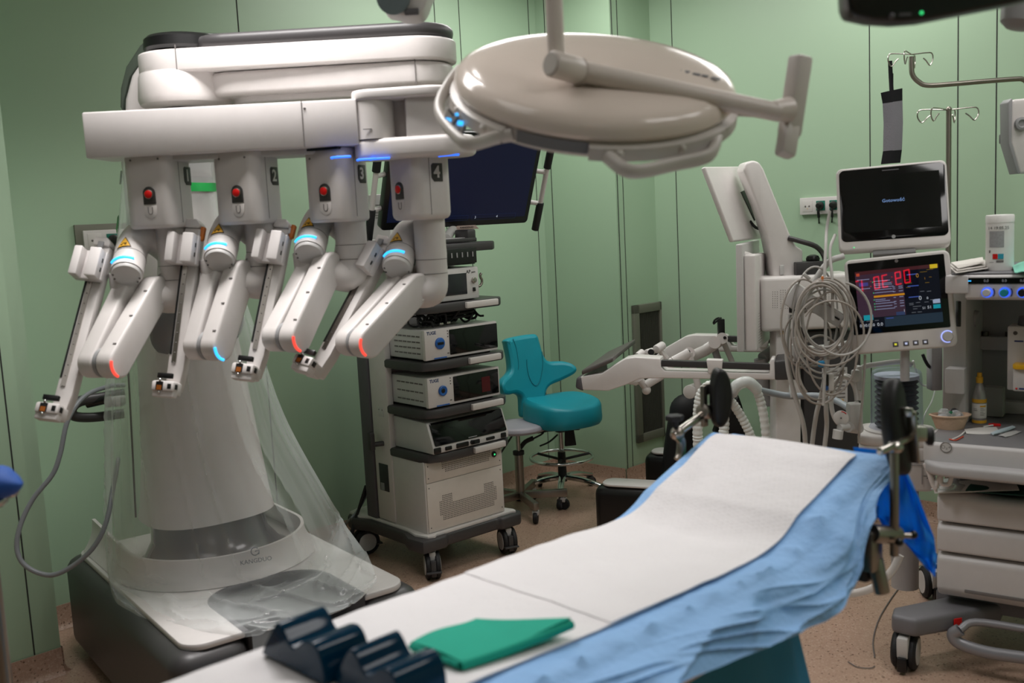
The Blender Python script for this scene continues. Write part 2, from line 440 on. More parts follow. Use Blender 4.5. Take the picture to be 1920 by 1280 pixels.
# white absorbent pads
padm = mat('white_absorbent_pad', 'e9e6e8', .75, var=.03, scale=3, bump=.25, bscale=45)
def pad_mat(m):
    nt = m.node_tree; n = nt.nodes; b = n['Principled BSDF']
    tc = n.new('ShaderNodeTexCoord'); mp = n.new('ShaderNodeMapping'); mp.inputs['Rotation'].default_value = (0, 0, R(20))
    wv = n.new('ShaderNodeTexWave'); wv.inputs['Scale'].default_value = 28; wv2 = n.new('ShaderNodeTexWave'); wv2.inputs['Scale'].default_value = 28; wv2.bands_direction = 'Y'
    nt.links.new(tc.outputs['Object'], mp.inputs[0]); nt.links.new(mp.outputs[0], wv.inputs[0]); nt.links.new(mp.outputs[0], wv2.inputs[0])
    ad = n.new('ShaderNodeMath'); ad.operation = 'MAXIMUM'; nt.links.new(wv.outputs['Fac'], ad.inputs[0]); nt.links.new(wv2.outputs['Fac'], ad.inputs[1])
    bp = n.new('ShaderNodeBump'); bp.inputs['Strength'].default_value = .12; bp.inputs['Distance'].default_value = .004
    old = b.inputs['Normal'].links[0].from_socket
    nt.links.new(ad.outputs[0], bp.inputs['Height']); nt.links.new(old, bp.inputs['Normal']); nt.links.new(bp.outputs[0], b.inputs['Normal'])
pad_mat(padm)
def pad(s0, s1, fl, frt, dz, end=None):
    def f(u, v):
        s = s0+(s1-s0)*u; wl, wr = fl(s), frt(s); w_ = wl+(wr-wl)*v
        z = tz(s)+dz+.0045*nz3(s*3, w_*3, 7, 1.4)+.003*nz3(s, w_, 2, 14)
        if s1 > 2.0: s -= .035*(1-math.sqrt(max(0, 1-(2*v-1)**2*.6)))*max(0, (u-.8)/.2); z -= .01*max(0, (u-.93)/.07)**2
        z = max(z, tz(s)+.0085)
        return TW(s, w_, z)
    m = MB(padm); m.grid(f, 110, 40, .003); return m
def lin_(pts):
    def f(s):
        for (a, x), (b, y) in zip(pts, pts[1:]):
            if s <= b: return x+(y-x)*(s-a)/(b-a)
        return pts[-1][1]
    return f
solo('absorbent_pad', pad(-.05, 1.33, lin_([(-.1, -1.487), (3, -1.487)]), lin_([(-.1, -1.12), (1.0, -1.115), (1.2, -1.1), (1.35, -1.095)]), .0095),
     'quilted white pad on the near part of the table, under the green towel', 'pad', 'white pads on the operating table')
solo('absorbent_pad', pad(1.22, 2.07, lin_([(1.2, -1.487), (1.3, -1.489), (1.5, -1.485), (1.62, -1.47), (1.9, -1.46), (2.1, -1.47)]), lin_([(1.2, -1.1), (1.5, -1.085), (1.72, -1.095), (2.0, -1.09), (2.3, -1.09)]), .0118),
     'quilted white pad on the raised far end of the operating table', 'pad', 'white pads on the operating table')
# folded green towel
gt = mat('green_towel_cloth', '03a78d', .8, var=.05, scale=40, bump=.15, bscale=300)
mb = MB(gt)
A_, B_, C_, D_ = [PZ(*p, .914) for p in ((770, 1207), (893, 1158), (1072, 1178), (862, 1243))]
def towel(z, sh=0):
    def f(u, v):
        p = A_.lerp(B_, u).lerp(D_.lerp(C_, u), v)
        x, y = abs(2*u-1), abs(2*v-1)
        p = p + (V((A_+C_)/2)-p)*sh*.5
        # corners curl up slightly, the middle lies down
        p.z = z + .012*(u*v)**2 + .004*math.sin(u*5+v*3)
        return p
    return f
E4 = [(0, .0035, 0), (.004, .003, .02), (.008, .003, 0), (.012, .004, .01)]
zb = .9015
for z, th, sh in E4: mb.grid(towel(zb+z, sh), 24, 18, th)
# rolled folded edge joining the layers
def roll(u, v):
    p = D_.lerp(C_, u); o = (D_-A_).normalized(); a = math.pi*(v-.5)
    q = p+o*(.007*math.cos(a)); q.z = zb+.0075+.008*math.sin(a)+.012*u*u; return q
mb.grid(roll, 24, 8)
def roll2(u, v):
    p = A_.lerp(D_, u); o = (A_-B_).normalized(); a = math.pi*(v-.5)
    q = p+o*(.005*math.cos(a)); q.z = zb+.009+.005*math.sin(a)+.002*math.sin(u*9); return q
mb.grid(roll2, 24, 8)
solo('folded_towel', mb, 'folded emerald green cloth towel lying on the white pad', 'towel')
# two dark gel positioning blocks with a hollow across the top
gel = mat('dark_navy_gel', '032a40', .1, var=.2, scale=8, spec=.22)
GP = [(0, 0), (.07, .018), (.19, .041), (.28, .058), (.37, .069), (.46, .063), (.56, .045), (.63, .039), (.71, .043), (.82, .056), (.93, .062), (1.02, .062), (1.1, .052), (1.15, .032), (1.16, 0)]
gq = smooth([V((x, y, 0)) for x, y in GP], 4)
zt = .9035
for (p0, p1, lab) in (((490, 1226), (590, 1277), 'dark navy gel block with two humps, the farther of the two on the table'), ((624, 1279), (733, 1334), 'dark navy gel block with two humps, nearer the bottom edge beside the towel')):
    a = PZ(*p0, zt); b = PZ(*p1, zt); d = b-a; d.z = 0; L = d.length
    F = basis(a, d, y=(0, 0, 1)) @ M4.Translation((0, 0, -.09))
    m = MB(gel); m.prism([(p.x*L, max(0, p.y)) for p in gq], 0, .09, F, bev=.012, seg=5, ang=50)
    solo('gel_positioning_pad', m, lab, 'gel pad', 'gel pads on the operating table')
# leg supports on the side rails
lsb = mat('black_foam_pad', '0c0c0d', .5, var=.1, bump=.1)
def kidney(M, h, wd, th, mb):
    """tall kidney-shaped pad, profile in local xy, padded thickness along z"""
    pts = []
    for i in range(40):
        t = 2*math.pi*i/40; x, y = math.cos(t), math.sin(t)
        xx = wd*(x*(.9 if x > 0 else 1)) + .35*wd*(1-y*y)*(-1) * (0 if x < 0 else 1)*.9
        pts.append((xx*.5, y*h/2*(abs(y)**.05)))
    mb.prism(pts, -th/2, th/2, M, bev=th*.42, seg=4, ang=40)
LS = thing('leg_support', 'black padded leg support on a vertical steel rod at the right far table rail', 'leg support', PP(1677, 1040, t2*-.966, t2), 'leg supports of the operating table')
pr = lambda x, y: PP(x, y, t2*-.966, t2)
mb = MB(brushed); mb.cyl(pr(1677, 1042), pr(1677, 836), .0095, bev=.002); part('rod', mb, LS)
mb = MB(steel); mb.cyl(pr(1650, 847), pr(1722, 812), .0085, bev=.002); mb.ball((0, 0, 0), .018, (1, 1, .8), M4.Translation(pr(1678, 838))); mb.box((0, 0, 0), (.035, .03, .035), M4.Translation(pr(1720, 812)), .005); part('cross_bar', mb, LS)
mb = MB(steel); a = PP(1702, 770, t2*-.966, t2); b = PP(1722, 868, t2*-.951, t2)
mb.box((0, 0, 0), (.022, .008, (a-b).length), basis((a+b)/2, t2, z=(a-b)), .002); mb.box((0, 0, 0), (.035, .008, .02), basis(PP(1697, 772, t2*-.966, t2), t2, z=(0, 0, 1)), .002); part('bracket', mb, LS)
mb = MB(rubber); c = pr(1745, 818); mb.cyl(pr(1724, 818), pr(1736, 818), .006)
mb.lathe([(0, 0), (.014, 0), (.02, .006), (.02, .016), (.012, .02), (0, .02)], zframe(pr(1734, 818), t2+t1*.5), 10); part('clamp_knob', mb, LS)
mb = MB(lsb); F = basis(PP(1682, 800, t2*-.99, t2), V((.66, .75, 0)), y=(-.14, 0, 1)); kidney(F, .215, .105, .04, mb); part('pad', mb, LS)
mb = MB(brushed); a, b = PP(1636, 1000, t2*-.99, t2), PP(1684, 1003, t2*-.966, t2)
mb.cyl(a, b, .02, bev=.003); mb.cyl(b, PP(1708, 1004, t2*-.946, t2), .006); part('rail_clamp', mb, LS)
for q_ in ((1713, 1002), (1686, 1016)): mb = MB(black); mb.ball(PP(*q_, t2*-.946, t2), .009); part('clamp_knob', mb, LS)
LS = thing('leg_support', 'black padded leg support on a slanting steel rod, left far table corner', 'leg support', PP(1280, 830, t2*-1.53, t2), 'leg supports of the operating table')
pl = lambda x, y, w_=-1.53: PP(x, y, t2*w_, t2)
mb = MB(steel); mb.cyl(pl(1262, 817), pl(1322, 774), .011, bev=.003); part('rod', mb, LS)
mb = MB(brushed); mb.tube([pl(1268, 815), pl(1277, 826), pl(1276, 850), pl(1272, 862)], .012, sm=4); mb.ball(pl(1270, 812), .018); part('rail_clamp', mb, LS)
mb = MB(brushed); a, b = pl(1322, 722), pl(1318, 800)
mb.box((0, 0, 0), (.02, .012, (a-b).length), basis((a+b)/2, t1, z=(a-b)), .003); mb.box((0, 0, 0), (.04, .012, .03), basis(pl(1330, 728), t1, z=(0, 0, 1)), .003)
mb.cyl(pl(1315, 770), pl(1330, 772), .02, bev=.004); part('bracket', mb, LS)
mb = MB(rubber); mb.prism([(.025*math.cos(i*math.pi/6)*(1 if i % 2 else .8), .025*math.sin(i*math.pi/6)*(1 if i % 2 else .8)) for i in range(12)], 0, .014, zframe(pl(1265, 788), (0, 0, 1)), .003); mb.cyl(pl(1267, 800), pl(1266, 788), .008); part('clamp_knob', mb, LS)
mb = MB(lsb); F = basis(pl(1347, 745, -1.5), V((.95, .3, 0)), y=(.16, 0, 1)); kidney(F @ M4.Rotation(R(180), 4, 'Y'), .155, .068, .04, mb); part('pad', mb, LS)
# green cloth edge showing under the far left corner of the drape
mb = MB(mat('emerald_sheet', '07906f', .8, bump=.1))
def gc(u, v): 
    p = TW(1.87+.18*u, -1.507-.03*v, 0); p.z = tz(1.87+.18*u)-.004-.05*v*(1+.2*math.sin(u*9)); return p
mb.grid(gc, 14, 6, .002)
solo('green_sheet', mb, 'strip of emerald green sheet showing under the drape at the far left table corner', 'sheet')
# ------------------------------------------------------------------ surgical robot (patient cart)
b1, b2 = V((.8, .6, 0)), V((.6, -.8, 0))
BC0 = V((-1.07, 3.5, 0))
FB = basis(BC0, b1, z=(0, 0, 1))          # local x = b1, local y = z cross x = -b2
def BL(x, fwd, z): return BC0+b1*x+b2*fwd+V((0, 0, z))
RB = thing('surgical_robot', 'large white four-armed surgical robot with a charcoal wheeled base, standing at the table', 'surgical robot', BC0)
# outline points are (x, forward) -> local y is -forward
def oxy(pts): return [(x, -f) for x, f in pts][::-1]
def notch(hw, fl, xl, xr, fn, rr, fb=-.64, n=10):
    """rounded rectangle outline with a U notch in its front edge"""
    o = []
    r = .07
    def arc(cx, cy, a0, a1, rad):
        for i in range(n+1): t = R(a0+(a1-a0)*i/n); o.append((cx+rad*math.cos(t), cy+rad*math.sin(t)))
    arc(-hw+r, fb+r, 180, 270, r); arc(hw-r, fb+r, 270, 360, r); arc(hw-r, fl-r, 0, 90, r)
    o.append((xr, fl)); arc(xr-rr, fn+rr, 0, -90, rr); arc(xl+rr, fn+rr, 270, 180, rr); o.append((xl, fl))
    arc(-hw+r, fl-r, 90, 180, r)
    return o
mb = MB(dark)
mb.prism(oxy(notch(.425, .655, -.185, .2, .25, .14)), .03, .385, FB, bev=.05, seg=4, ang=50)
part('base', mb, RB)
mb = MB(midg); mb.prism(oxy([(-.2, .2), (.22, .2), (.22, .635), (-.2, .635)]), .04, .235, FB, bev=.006)
part('foot_tray', mb, RB)
mb = MB(white); mb.prism(oxy(notch(.378, .632, -.195, .212, .235, .16, -.6)), .383, .405, FB, bev=.006, ang=50)
part('base_cover', mb, RB)
mb = MB(dark2)   # rim lining of the foot hollow
lin_pts = [p for p in notch(.425, .655, -.185, .2, .25, .14)]
k0 = [i for i, p in enumerate(lin_pts) if abs(p[0]-.2) < 1e-6 and abs(p[1]-.655) < 1e-6][0]
seq = lin_pts[k0:k0+24]
mb.loft([[BL(p[0], p[1], .2) for p in seq], [BL(p[0], p[1], .395) for p in seq], [BL(p[0]*1.0+.004*(1 if p[0] > 0 else -1), p[1]-.01, .409) for p in seq], [BL(p[0]+.02*(1 if p[0] > 0 else -1), p[1]-.022, .406) for p in seq]], cap=False, cyc=False)
part('hollow_lining', mb, RB)
# white curved flange round the column foot
def flange(u, v):
    if u < .16: x, f = -.31, -.55+.45*u/.16
    elif u > .84: x, f = .31, -.1-.45*(u-.84)/.16
    else:
        t = math.pi*(1-(u-.16)/.68); x, f = .31*math.cos(t), -.1+.29*math.sin(t)
    h = .4+.1*v+ (.025*(1-u/.16) if u < .16 else 0)*v
    k = .045*(1-v)**2.2
    c = V((x, f+.1)); c = c.normalized()*k if .16 <= u <= .84 else V((k*(1 if x > 0 else -1), 0))
    return BL(x+c.x, f+c.y, h)
mb = MB(white); mb.grid(flange, 80, 10, -.012)
o_ = part('column_flange', mb, RB)
mb = MB(mat('flange_mark', '4d5560', .5)); F = basis(PY(478, 1046, 3.31)+V((0, 0, 0)), (.93, .37, 0), z=(-.1, .25, 1))
pf = BL(.06, .222, .44)
F = basis(PP(478, 1040, BL(.06, .215, .45), (-.3*.8-.6*.9, .8*.9, 0)), V((.93, .36, 0)), z=(-.12, .3, 1))
F = F @ M4(((1, 0, 0, 0), (0, 0, -1, 0), (0, 1, 0, 0), (0, 0, 0, 1)))
mb.text('KANGDUO', F @ M4.Translation((0, -.02, .016)), .021, .001); mb.tube([(F @ M4.Translation((0, .012, .016))) @ V((.013*math.cos(R(a)), .013*math.sin(R(a)), 0)) for a in range(40, 340, 12)], .0016)
mb.tube([(F @ M4.Translation((0, .012, .016))) @ V(q) for q in ((.0, 0, 0), (.014, .002, 0), (.012, -.012, 0))], .0016)
part('lettering', mb, o_, 'dark emblem and letters on the flange')
mb = MB(mat('glossy_dark_collar', '4a484b', .2, coat=.3))
cb_ = PY(388, 955, 3.62); ca_ = BL(0, -.12, 0)
def ring_(c, r, z): return [V((c.x+r*math.cos(2*math.pi*i/48), c.y+r*math.sin(2*math.pi*i/48), z)) for i in range(48)]
mb.loft([ring_(ca_, .287, .38), ring_(ca_, .287, .408), ring_(ca_.lerp(cb_, .3), .25, .43), ring_(ca_.lerp(cb_, .7), .21, .49), ring_(cb_, .195, .60)])
part('column_collar', mb, RB)
# column: leaning lofted body
def ell(c, rx, ry, n=40, p=2.6):
    o = []
    for i in range(n):
        t = 2*math.pi*i/n; cx, sy = math.cos(t), math.sin(t)
        o.append(V(c)+b1*(rx*abs(cx)**(2/p)*(1 if cx > 0 else -1))+b2*(ry*abs(sy)**(2/p)*(1 if sy > 0 else -1)))
    return o
def colpt(px, py, y=3.62): return PY(px, py, y)
mb = MB(white)
rows = [(388, 955, .235, .22), (386, 930, .225, .21), (378, 850, .205, .2), (365, 740, .185, .185), (352, 640, .17, .18), (338, 520, .155, .17), (326, 420, .15, .165), (318, 330, .15, .16), (312, 250, .155, .16)]
mb.loft([ell(colpt(x, y), rx, ry) for x, y, rx, ry in rows])
part('column', mb, RB)
mb = MB(mat('glossy_dark_visor', '55545a', .25, coat=.3))
c = PY(368, 610, 3.5)
mb.lathe([(0, -.02), (.1, -.02), (.155, 0), (.16, .02), (.14, .045), (.09, .062), (0, .07)], basis(c, b1, z=(b2*.85-V((0, 0, .45)))), 40, 1.05, .85)
part('column_visor', mb, RB)
# column head: white arch with dark back shell
def pxprism(mb, pts, y0, y1, bev=.0, seg=3, ang=40):
    """outline seen from the front, given depth y0..y1"""
    a = [PY(x, y, y0) for x, y in pts]
    F = M4(((1, 0, 0, 0), (0, 0, 1, 0), (0, 1, 0, 0), (0, 0, 0, 1)))
    q = [(p.x, p.z) for p in a]
    return mb.prism(q, y0, y1, F, bev, seg, ang)
mb = MB(white)
pxprism(mb, [(228, 330), (228, 260), (231, 185), (243, 140), (262, 112), (285, 95), (400, 88), (440, 95), (440, 300), (415, 330)], 3.48, 3.8, .03)
part('column_head', mb, RB)
mb = MB(mat('green_grey_shell', '4c564c', .35))
pxprism(mb, [(225, 200), (226, 165), (236, 125), (262, 85), (285, 66), (320, 58), (420, 62), (440, 90), (300, 100), (265, 116), (243, 145), (232, 190), (230, 210)], 3.6, 3.78, .008)
part('head_shell', mb, RB)
# swinging boom
mb = MB(white)
def hplate(mb, pa, pb, ra, rb, z0, z1, m=None, bev=.012, seg=3):
    """stadium-like plate in plan from axis a to axis b"""
    a, b = V((pa[0], pa[1])), V((pb[0], pb[1])); d = (b-a); L = d.length; an = math.atan2(d.y, d.x); o = []
    for i in range(13): t = an-math.pi/2+math.pi*i/12; o.append((b.x+rb*math.cos(t), b.y+rb*math.sin(t)))
    for i in range(13): t = an+math.pi/2+math.pi*i/12; o.append((a.x+ra*math.cos(t), a.y+ra*math.sin(t)))
    return mb.prism(o, z0, z1, None, bev, seg, 50)
YB = 3.3+.15
SH = PY(348, 160, YB); HB = PY(778, 160, YB-.02)
za = lambda x, y, yy=3.3: PY(x, y, yy).z
hplate(mb, (SH.x, SH.y), (HB.x, HB.y), .145, .145, za(560, 122), za(560, 78), bev=.008)
o_ = part('boom', mb, RB)
mb = MB(gap); p = PY(330, 107, 3.302); mb.box((0, 0, 0), (.003, .004, .078), M4.Translation(PY(330, 107, YB-.146+.0012)))
part('panel_seam', mb, o_)
mb = MB(dark); a = PY(425, 60, YB); hplate(mb, (a.x+.02, a.y), (HB.x, HB.y), .13, .138, za(560, 78), za(560, 50), bev=.02, seg=4); part('boom_cap', mb, RB)
mb = MB(black); mb.lathe([(0, 0), (.115, 0), (.125, .01), (.122, .04), (.11, .05), (0, .058)], M4.Translation((SH.x, SH.y, za(330, 84))), 40); part('joint_cap', mb, RB)
mb = MB(white); mb.lathe([(0, 0), (.13, 0), (.15, .012), (.156, .03), (.15, .1), (.146, .112), (.13, .116), (.13, .13), (0, .13)], M4.Translation((SH.x, SH.y, za(345, 194))), 48); part('shoulder_drum', mb, RB)
mb = MB(black); mb.lathe([(.09, 0), (.09, .04)], M4.Translation((SH.x-.01, SH.y, za(345, 203))), 30); part('shoulder_gasket', mb, RB)
mb = MB(white); a = PY(470, 150, YB); hplate(mb, (a.x-.03, a.y), (HB.x, HB.y), .12, .132, za(620, 168), za(620, 120), bev=.018, seg=4)
hplate(mb, (a.x+.03, a.y), (HB.x-.02, HB.y), .09, .1, za(620, 180), za(620, 166), bev=.006)
o_ = part('boom_housing', mb, RB)
mb = MB(gap); mb.box((0, 0, 0), (.003, .003, .095), M4.Translation(PY(779, 137, YB-.02-.1325))); part('panel_seam', mb, o_)
# cross bar and hub carrying the four arms
YR = 3.05
mb = MB(white)
x0, x1 = PY(152, 210, YR).x, PY(668, 200, YR).x
mb.box(((x0+x1)/2, YR+.1, (za(400, 198, YR)+za(400, 285, YR))/2), (x1-x0, .2, za(400, 198, YR)-za(400, 285, YR)), None, .006)
o_ = part('cross_bar', mb, RB)
mb = MB(gap); mb.box((0, 0, 0), (.003, .002, .138), M4.Translation(PY(568, 233, YR-.0005))); mb.ball(PY(571, 203, YR), .004)
part('panel_seam', mb, o_)
mb = MB(offw); a, b = PY(330, 300, YR+.1), PY(655, 284, YR+.1); mb.box(((a.x+b.x)/2, YR+.12, (a.z+b.z)/2+.004), (b.x-a.x, .14, .02), None, .004); part('guide_rail', mb, RB)
HX = PY(700, 220, YR+.02)
mb = MB(white)
c2 = PY(820, 280, YR+.04)
hplate(mb, (HX.x, YR+.06), (c2.x+.02, YR+.06), .068, .098, za(760, 296, YR), za(760, 256, YR), bev=.016, seg=4)
hplate(mb, (HX.x, YR+.05), (c2.x-.02, YR+.06), .066, .1, za(760, 184, YR), za(760, 164, YR), bev=.008)
o_ = part('hub_housing', mb, RB)
mb = MB(white2); mb.cyl((HX.x, YR+.05, za(700, 260, YR)), (HX.x, YR+.05, za(700, 180, YR)), .06, n=40); part('hub_drum', mb, RB)
mb = MB(gap); mb.box((0, 0, 0), (.026, .002, .0025), M4.Translation(PY(689, 242, YR-.011))); part('index_mark', mb, RB)
mb = MB(white)
a, b = PY(760, 220, YR).x, PY(862, 220, YR).x
mb.box(((a+b)/2, YR+.06, za(800, 219, YR)), (b-a, .14, .135), None, .012); mb.box((PY(745, 220, YR).x, YR+.1, za(745, 219, YR)), (.06, .05, .12), None); part('hub_block', mb, RB)
for px, py in ((652, 298), (697, 287), (722, 299), (850, 295)):
    mb = MB(mat('deep_blue_light', '2a6cff', emit=2.2)); c = PY(px, py, YR+.03); z = za(760, 296, YR)+.001
    q = V((c.x, c.y, z)) if px > 660 else V((c.x, YR+.01, za(px, 297, YR)+.003))
    mb.tube([q+V((.042*math.cos(R(t)), .03*math.sin(R(t))-.02, 0)) for t in range(170, 300, 8)], .0035, n=8)
    part('status_light', mb, RB, 'blue light ring under the hub')
# pushing handle and cable connector at the left rear
mb = MB(dark)
hp = [(232, 738), (190, 745), (150, 752), (134, 766), (140, 780), (175, 782), (232, 775)]
mb.tube([PY(x, y, 3.72-.1*math.sin(i/6*math.pi)) for i, (x, y) in enumerate(hp)], .02, sm=5, flat=.8)
part('push_handle', mb, RB)
mb = MB(black); mb.tube([PY(163, 757, 3.66), PY(206, 747, 3.66)], .016); part('handle_grip', mb, RB)
mb = MB(offw); mb.box((0, 0, 0), (.06, .05, .035), M4.Translation(PY(216, 752, 3.62)), .004); part('connector_block', mb, RB)
# --------------------------------------------- the four arms
def wraptri(mb, O, ax, r, p0, size, m1, m2):
    """warning triangle wrapped on the tube with axis (O, ax); p0 a point near the surface"""
    def onto(p, rr):
        q = O+ax*((p-O).dot(ax)); return q+(p-q).normalized()*rr
    side = ax.cross(V(p0)-O).normalized(); n = (onto(V(p0), 1)-(O+ax*((V(p0)-O).dot(ax)))).normalized()
    upv = ax
    for sc, dr, m in ((1, .0008, m1), (.8, .0016, m2)):
        A, B, C = V((-.5, -.4)), V((.5, -.4)), V((0, .5)); N = 8; t = bmesh.new(); vs = {}
        for i in range(N+1):
            for j in range(N+1-i):
                q = (A*(N-i-j)+B*i+C*j)/N*sc*size
                vs[i, j] = t.verts.new(onto(V(p0)+side*q.x+upv*q.y, r+dr))
        for i in range(N):
            for j in range(N-i):
                t.faces.new((vs[i, j], vs[i+1, j], vs[i, j+1]))
                if i+j < N-1: t.faces.new((vs[i+1, j], vs[i+1, j+1], vs[i, j+1]))
        bmesh.ops.recalc_face_normals(t, faces=t.faces); mb.use(m); mb._put(t)
    mb.use(black)
    def bar(a0, a1, b0, b1):
        q = [onto(V(p0)+side*x*size+upv*y*size, r+.0022) for x, y in ((a0, b0), (a1, b0), (a1, b1), (a0, b1))]
        t = bmesh.new(); t.faces.new([t.verts.new(v) for v in q]); mb._put(t)
    bar(-.18, .14, -.22, -.12); bar(-.1, .16, -.1, -.04)
ARMS = [
 dict(n='1', hx=300, top=301, bot=428, rot=-9, w=.158, btn=(280, 366), cap=(238, 512), ph=20, T=(305, 545), K=(228, 680), RT=(192, 462), RB_=(112, 770), pot=(236, 556), tool=(104, 772), red=1, orange=None),
 dict(n='2', hx=466, top=298, bot=420, rot=-18, w=.158, btn=(445, 363), cap=(412, 486), ph=25, T=(462, 515), K=(421, 648), RT=(362, 428), RB_=(326, 722), pot=(405, 528), tool=(326, 726), red=0, orange=(377, 438)),
 dict(n='3', hx=634, top=297, bot=416, rot=-24, w=.153, btn=(609, 360), cap=(580, 473), ph=29, T=(628, 500), K=(568, 632), RT=(528, 428), RB_=(475, 694), pot=(580, 515), tool=(473, 698), red=1, orange=(546, 434)),
 dict(n='4', hx=788, top=297, bot=412, rot=-47, w=.15, btn=(749, 357), cap=(745, 500), ph=44, T=(790, 540), K=(697, 643), RT=(716, 458), RB_=(594, 690), pot=(752, 535), tool=(592, 696), red=1, orange=None)]
plateD = mat('badge_charcoal', '3b3a38', .5)
lblm = mat('pale_marking', 'cfcac6', .5)
def arm(A):
    n = A['n']; rot = R(A['rot']); w_ = A['w']
    fx = V((math.cos(rot), math.sin(rot), 0)); fy = V((-math.sin(rot), math.cos(rot), 0))   # housing axes; front faces -fy
    # the housing turned so its right side faces the viewer more
    fx = V((math.cos(rot), math.sin(rot), 0)); fy = V((-math.sin(rot), math.cos(rot), 0))
    HC = PY(A['hx'], (A['top']+A['bot'])/2, YR+.11)
    zt, zb = PY(A['hx'], A['top']-6, YR+.11).z+.02, PY(A['hx'], A['bot'], YR+.03).z
    mb = MB(white2)
    FH = basis(HC, fx, z=(0, 0, 1))
    k = w_/2
    mb.prism(rrect(w_, w_, .035, 6), zb-HC.z, zt-HC.z, FH, bev=.012 if n != '4' else .02, seg=3, ang=60)
    arm_o = part('instrument_arm', mb, RB, 'arm numbered %s, its joints, links and slide' % n)
    H = lambda x, y, z: FH @ V((x, y, z))
    front = -k
    # emergency button plate
    Fb = basis(PP(A['btn'][0], A['btn'][1], H(0, front-.0005, 0), fy), fx, z=-fy)
    mb = MB(plateD); mb.prism([(-.02, -.027), (.02, -.027)]+[(.02*math.cos(R(t)), .006+.02*math.sin(R(t))) for t in range(0, 181, 15)], -.002, .0022, Fb, .0008); part('button_plate', mb, arm_o)
    mb = MB(steel); mb.lathe([(.0145, .002), (.0145, .005), (.0125, .006)], Fb @ M4.Translation((0, .003, 0)), 24); mb.use(redp); mb.lathe([(.0122, .003), (.012, .0085), (.008, .0105), (0, .011)], Fb @ M4.Translation((0, .003, 0)), 24); part('stop_button', mb, arm_o, 'red round button')
    mb = MB(lblm); mb.prism([(-.02, -.03), (-.02, -.05)]+[(.02*math.cos(R(t)), -.05+.02*math.sin(R(t))) for t in range(180, 361, 15)]+[(.02, -.03)], -.002, .0012, Fb, .0005)
    mb.use(gap); mb.tube([Fb @ V(p) for p in [(-.007, -.036, .0014), (-.007, -.05, .0014), (-.005, -.056, .0014), (0, -.058, .0014), (.005, -.056, .0014), (.007, -.05, .0014), (.007, -.036, .0014)]], .0014, n=6); part('magnet_mark', mb, arm_o)
    # number badge on the right side / corner of the housing
    Fn = basis(H(k+.0004, 0, 0), fy, z=fx)
    bz = PP({'1': 351, '2': 514, '3': 678, '4': 819}[n], {'1': 330, '2': 330, '3': 326, '4': 323}[n], H(k, 0, 0), fx)
    Fn = basis(bz, fy, z=fx)
    mb = MB(plateD); mb.prism([(-.022, -.016), (-.012, -.028), (.022, -.028), (.022, .028), (-.016, .028), (-.022, .022)], -.001, .0015, Fn, .0005); o2 = part('number_badge', mb, arm_o)
    mb.bm = bmesh.new(); m2 = MB(lblm); m2.text(n, Fn @ M4.Translation((-.001, 0, .0016)), .05, .0006, bold=.0012); part('number', m2, arm_o)
    # seam line and screws of the housing front, black strip on top
    mb = MB(gap); mb.box((k+.0002, -.02, (zb+zt)/2-HC.z), (.001, .0018, zt-zb-.03), FH)
    part('housing_seam', mb, arm_o)
    for sx in (-.045, .045): mb = MB(gap); mb.ball(H(sx, front, (zt-HC.z)-.03), .0034); part('housing_screw', mb, arm_o)
    mb = MB(mat('black_blue_strip', '0b1420', .3)); mb.box((-.012, front+.02, zt-HC.z-.004), (w_*.98, .06, .007), FH); part('top_strip', mb, arm_o)
    # axes of the links
    ph = R(A['ph']); a = V((math.cos(ph), -math.sin(ph), 0)); a = V((math.cos(ph), math.sin(ph), 0))
    a = V((math.cos(ph), -math.sin(ph), 0))
    Tp = PY(A['T'][0], A['T'][1], YR+.07)
    K = PP(A['K'][0], A['K'][1], Tp, a)
    d = (K-Tp).normalized(); e = a.cross(d).normalized()
    if e.y > 0: e = -e
    L = (K-Tp).length; r = .047; th = .058
    def link(Tq, Kq, thick, rr, rt=None):
        Fk = basis(Kq, -d, z=a); L2 = (Kq-Tq).length
        m = MB(white2); m.prism(stadium((0, 0), (L2, 0), rr, 12), -thick, 0, Fk, bev=.009, seg=3, ang=60); return m, Fk
    mb, Fk = link(Tp, K, th, r); lo_ = part('front_link', mb, arm_o)
    mb = MB(led_r if A['red'] else led_b)
    g = basis(K, e, z=a)  # local x = e (front), local y = a x e
    ee, ff = e, a.cross(e)
    dn = d
    mb.tube([K+a*.0005+(dn*math.cos(R(t))+e*math.sin(R(t)))*(r-.004) for t in range(-18, 66, 7)], .0042, n=8)
    part('joint_light', mb, arm_o, ('red' if A['red'] else 'blue')+' light strip on the joint')
    # screws on the front edge of the link
    mb = MB(gap)
    for s in (.12, .5, .85): mb = MB(gap); mb.box((0, 0, 0), (.011, .004, .005), basis(K-a*.012-d*(L*s)+e*r, a, z=e)); part('link_screw', mb, arm_o)
    # knuckle groove ring and left half with the second link
    K2 = K-a*(th+.012)
    mb = MB(midg); mb.cyl(K-a*th, K2, r*.94, n=32); part('knuckle_ring', mb, arm_o)
    PT = PP(A['pot'][0], A['pot'][1], K2-a*.03, a)
    mb = MB(white2)
    T2 = PT; d2 = (T2-K2); d2 = d2-a*d2.dot(a)
    Fk2 = basis(K2, d2, z=a); mb.prism(stadium((0, 0), (d2.length, 0), r*.96, 12), -.058, 0, Fk2, bev=.009, seg=3, ang=60); part('rear_link', mb, arm_o)
    # upright pot below the capped tube
    zc = PY(A['cap'][0], A['cap'][1], PT.y).z
    mb = MB(white2); mb.cyl(V((PT.x, PT.y+.01, PT.z-.015)), V((PT.x, PT.y+.015, zc)), .046, .05, n=36, bev=.004); part('pivot_pot', mb, arm_o)
    # capped tube, bending over and down into the neck
    view = ray(*A['cap']).normalized()
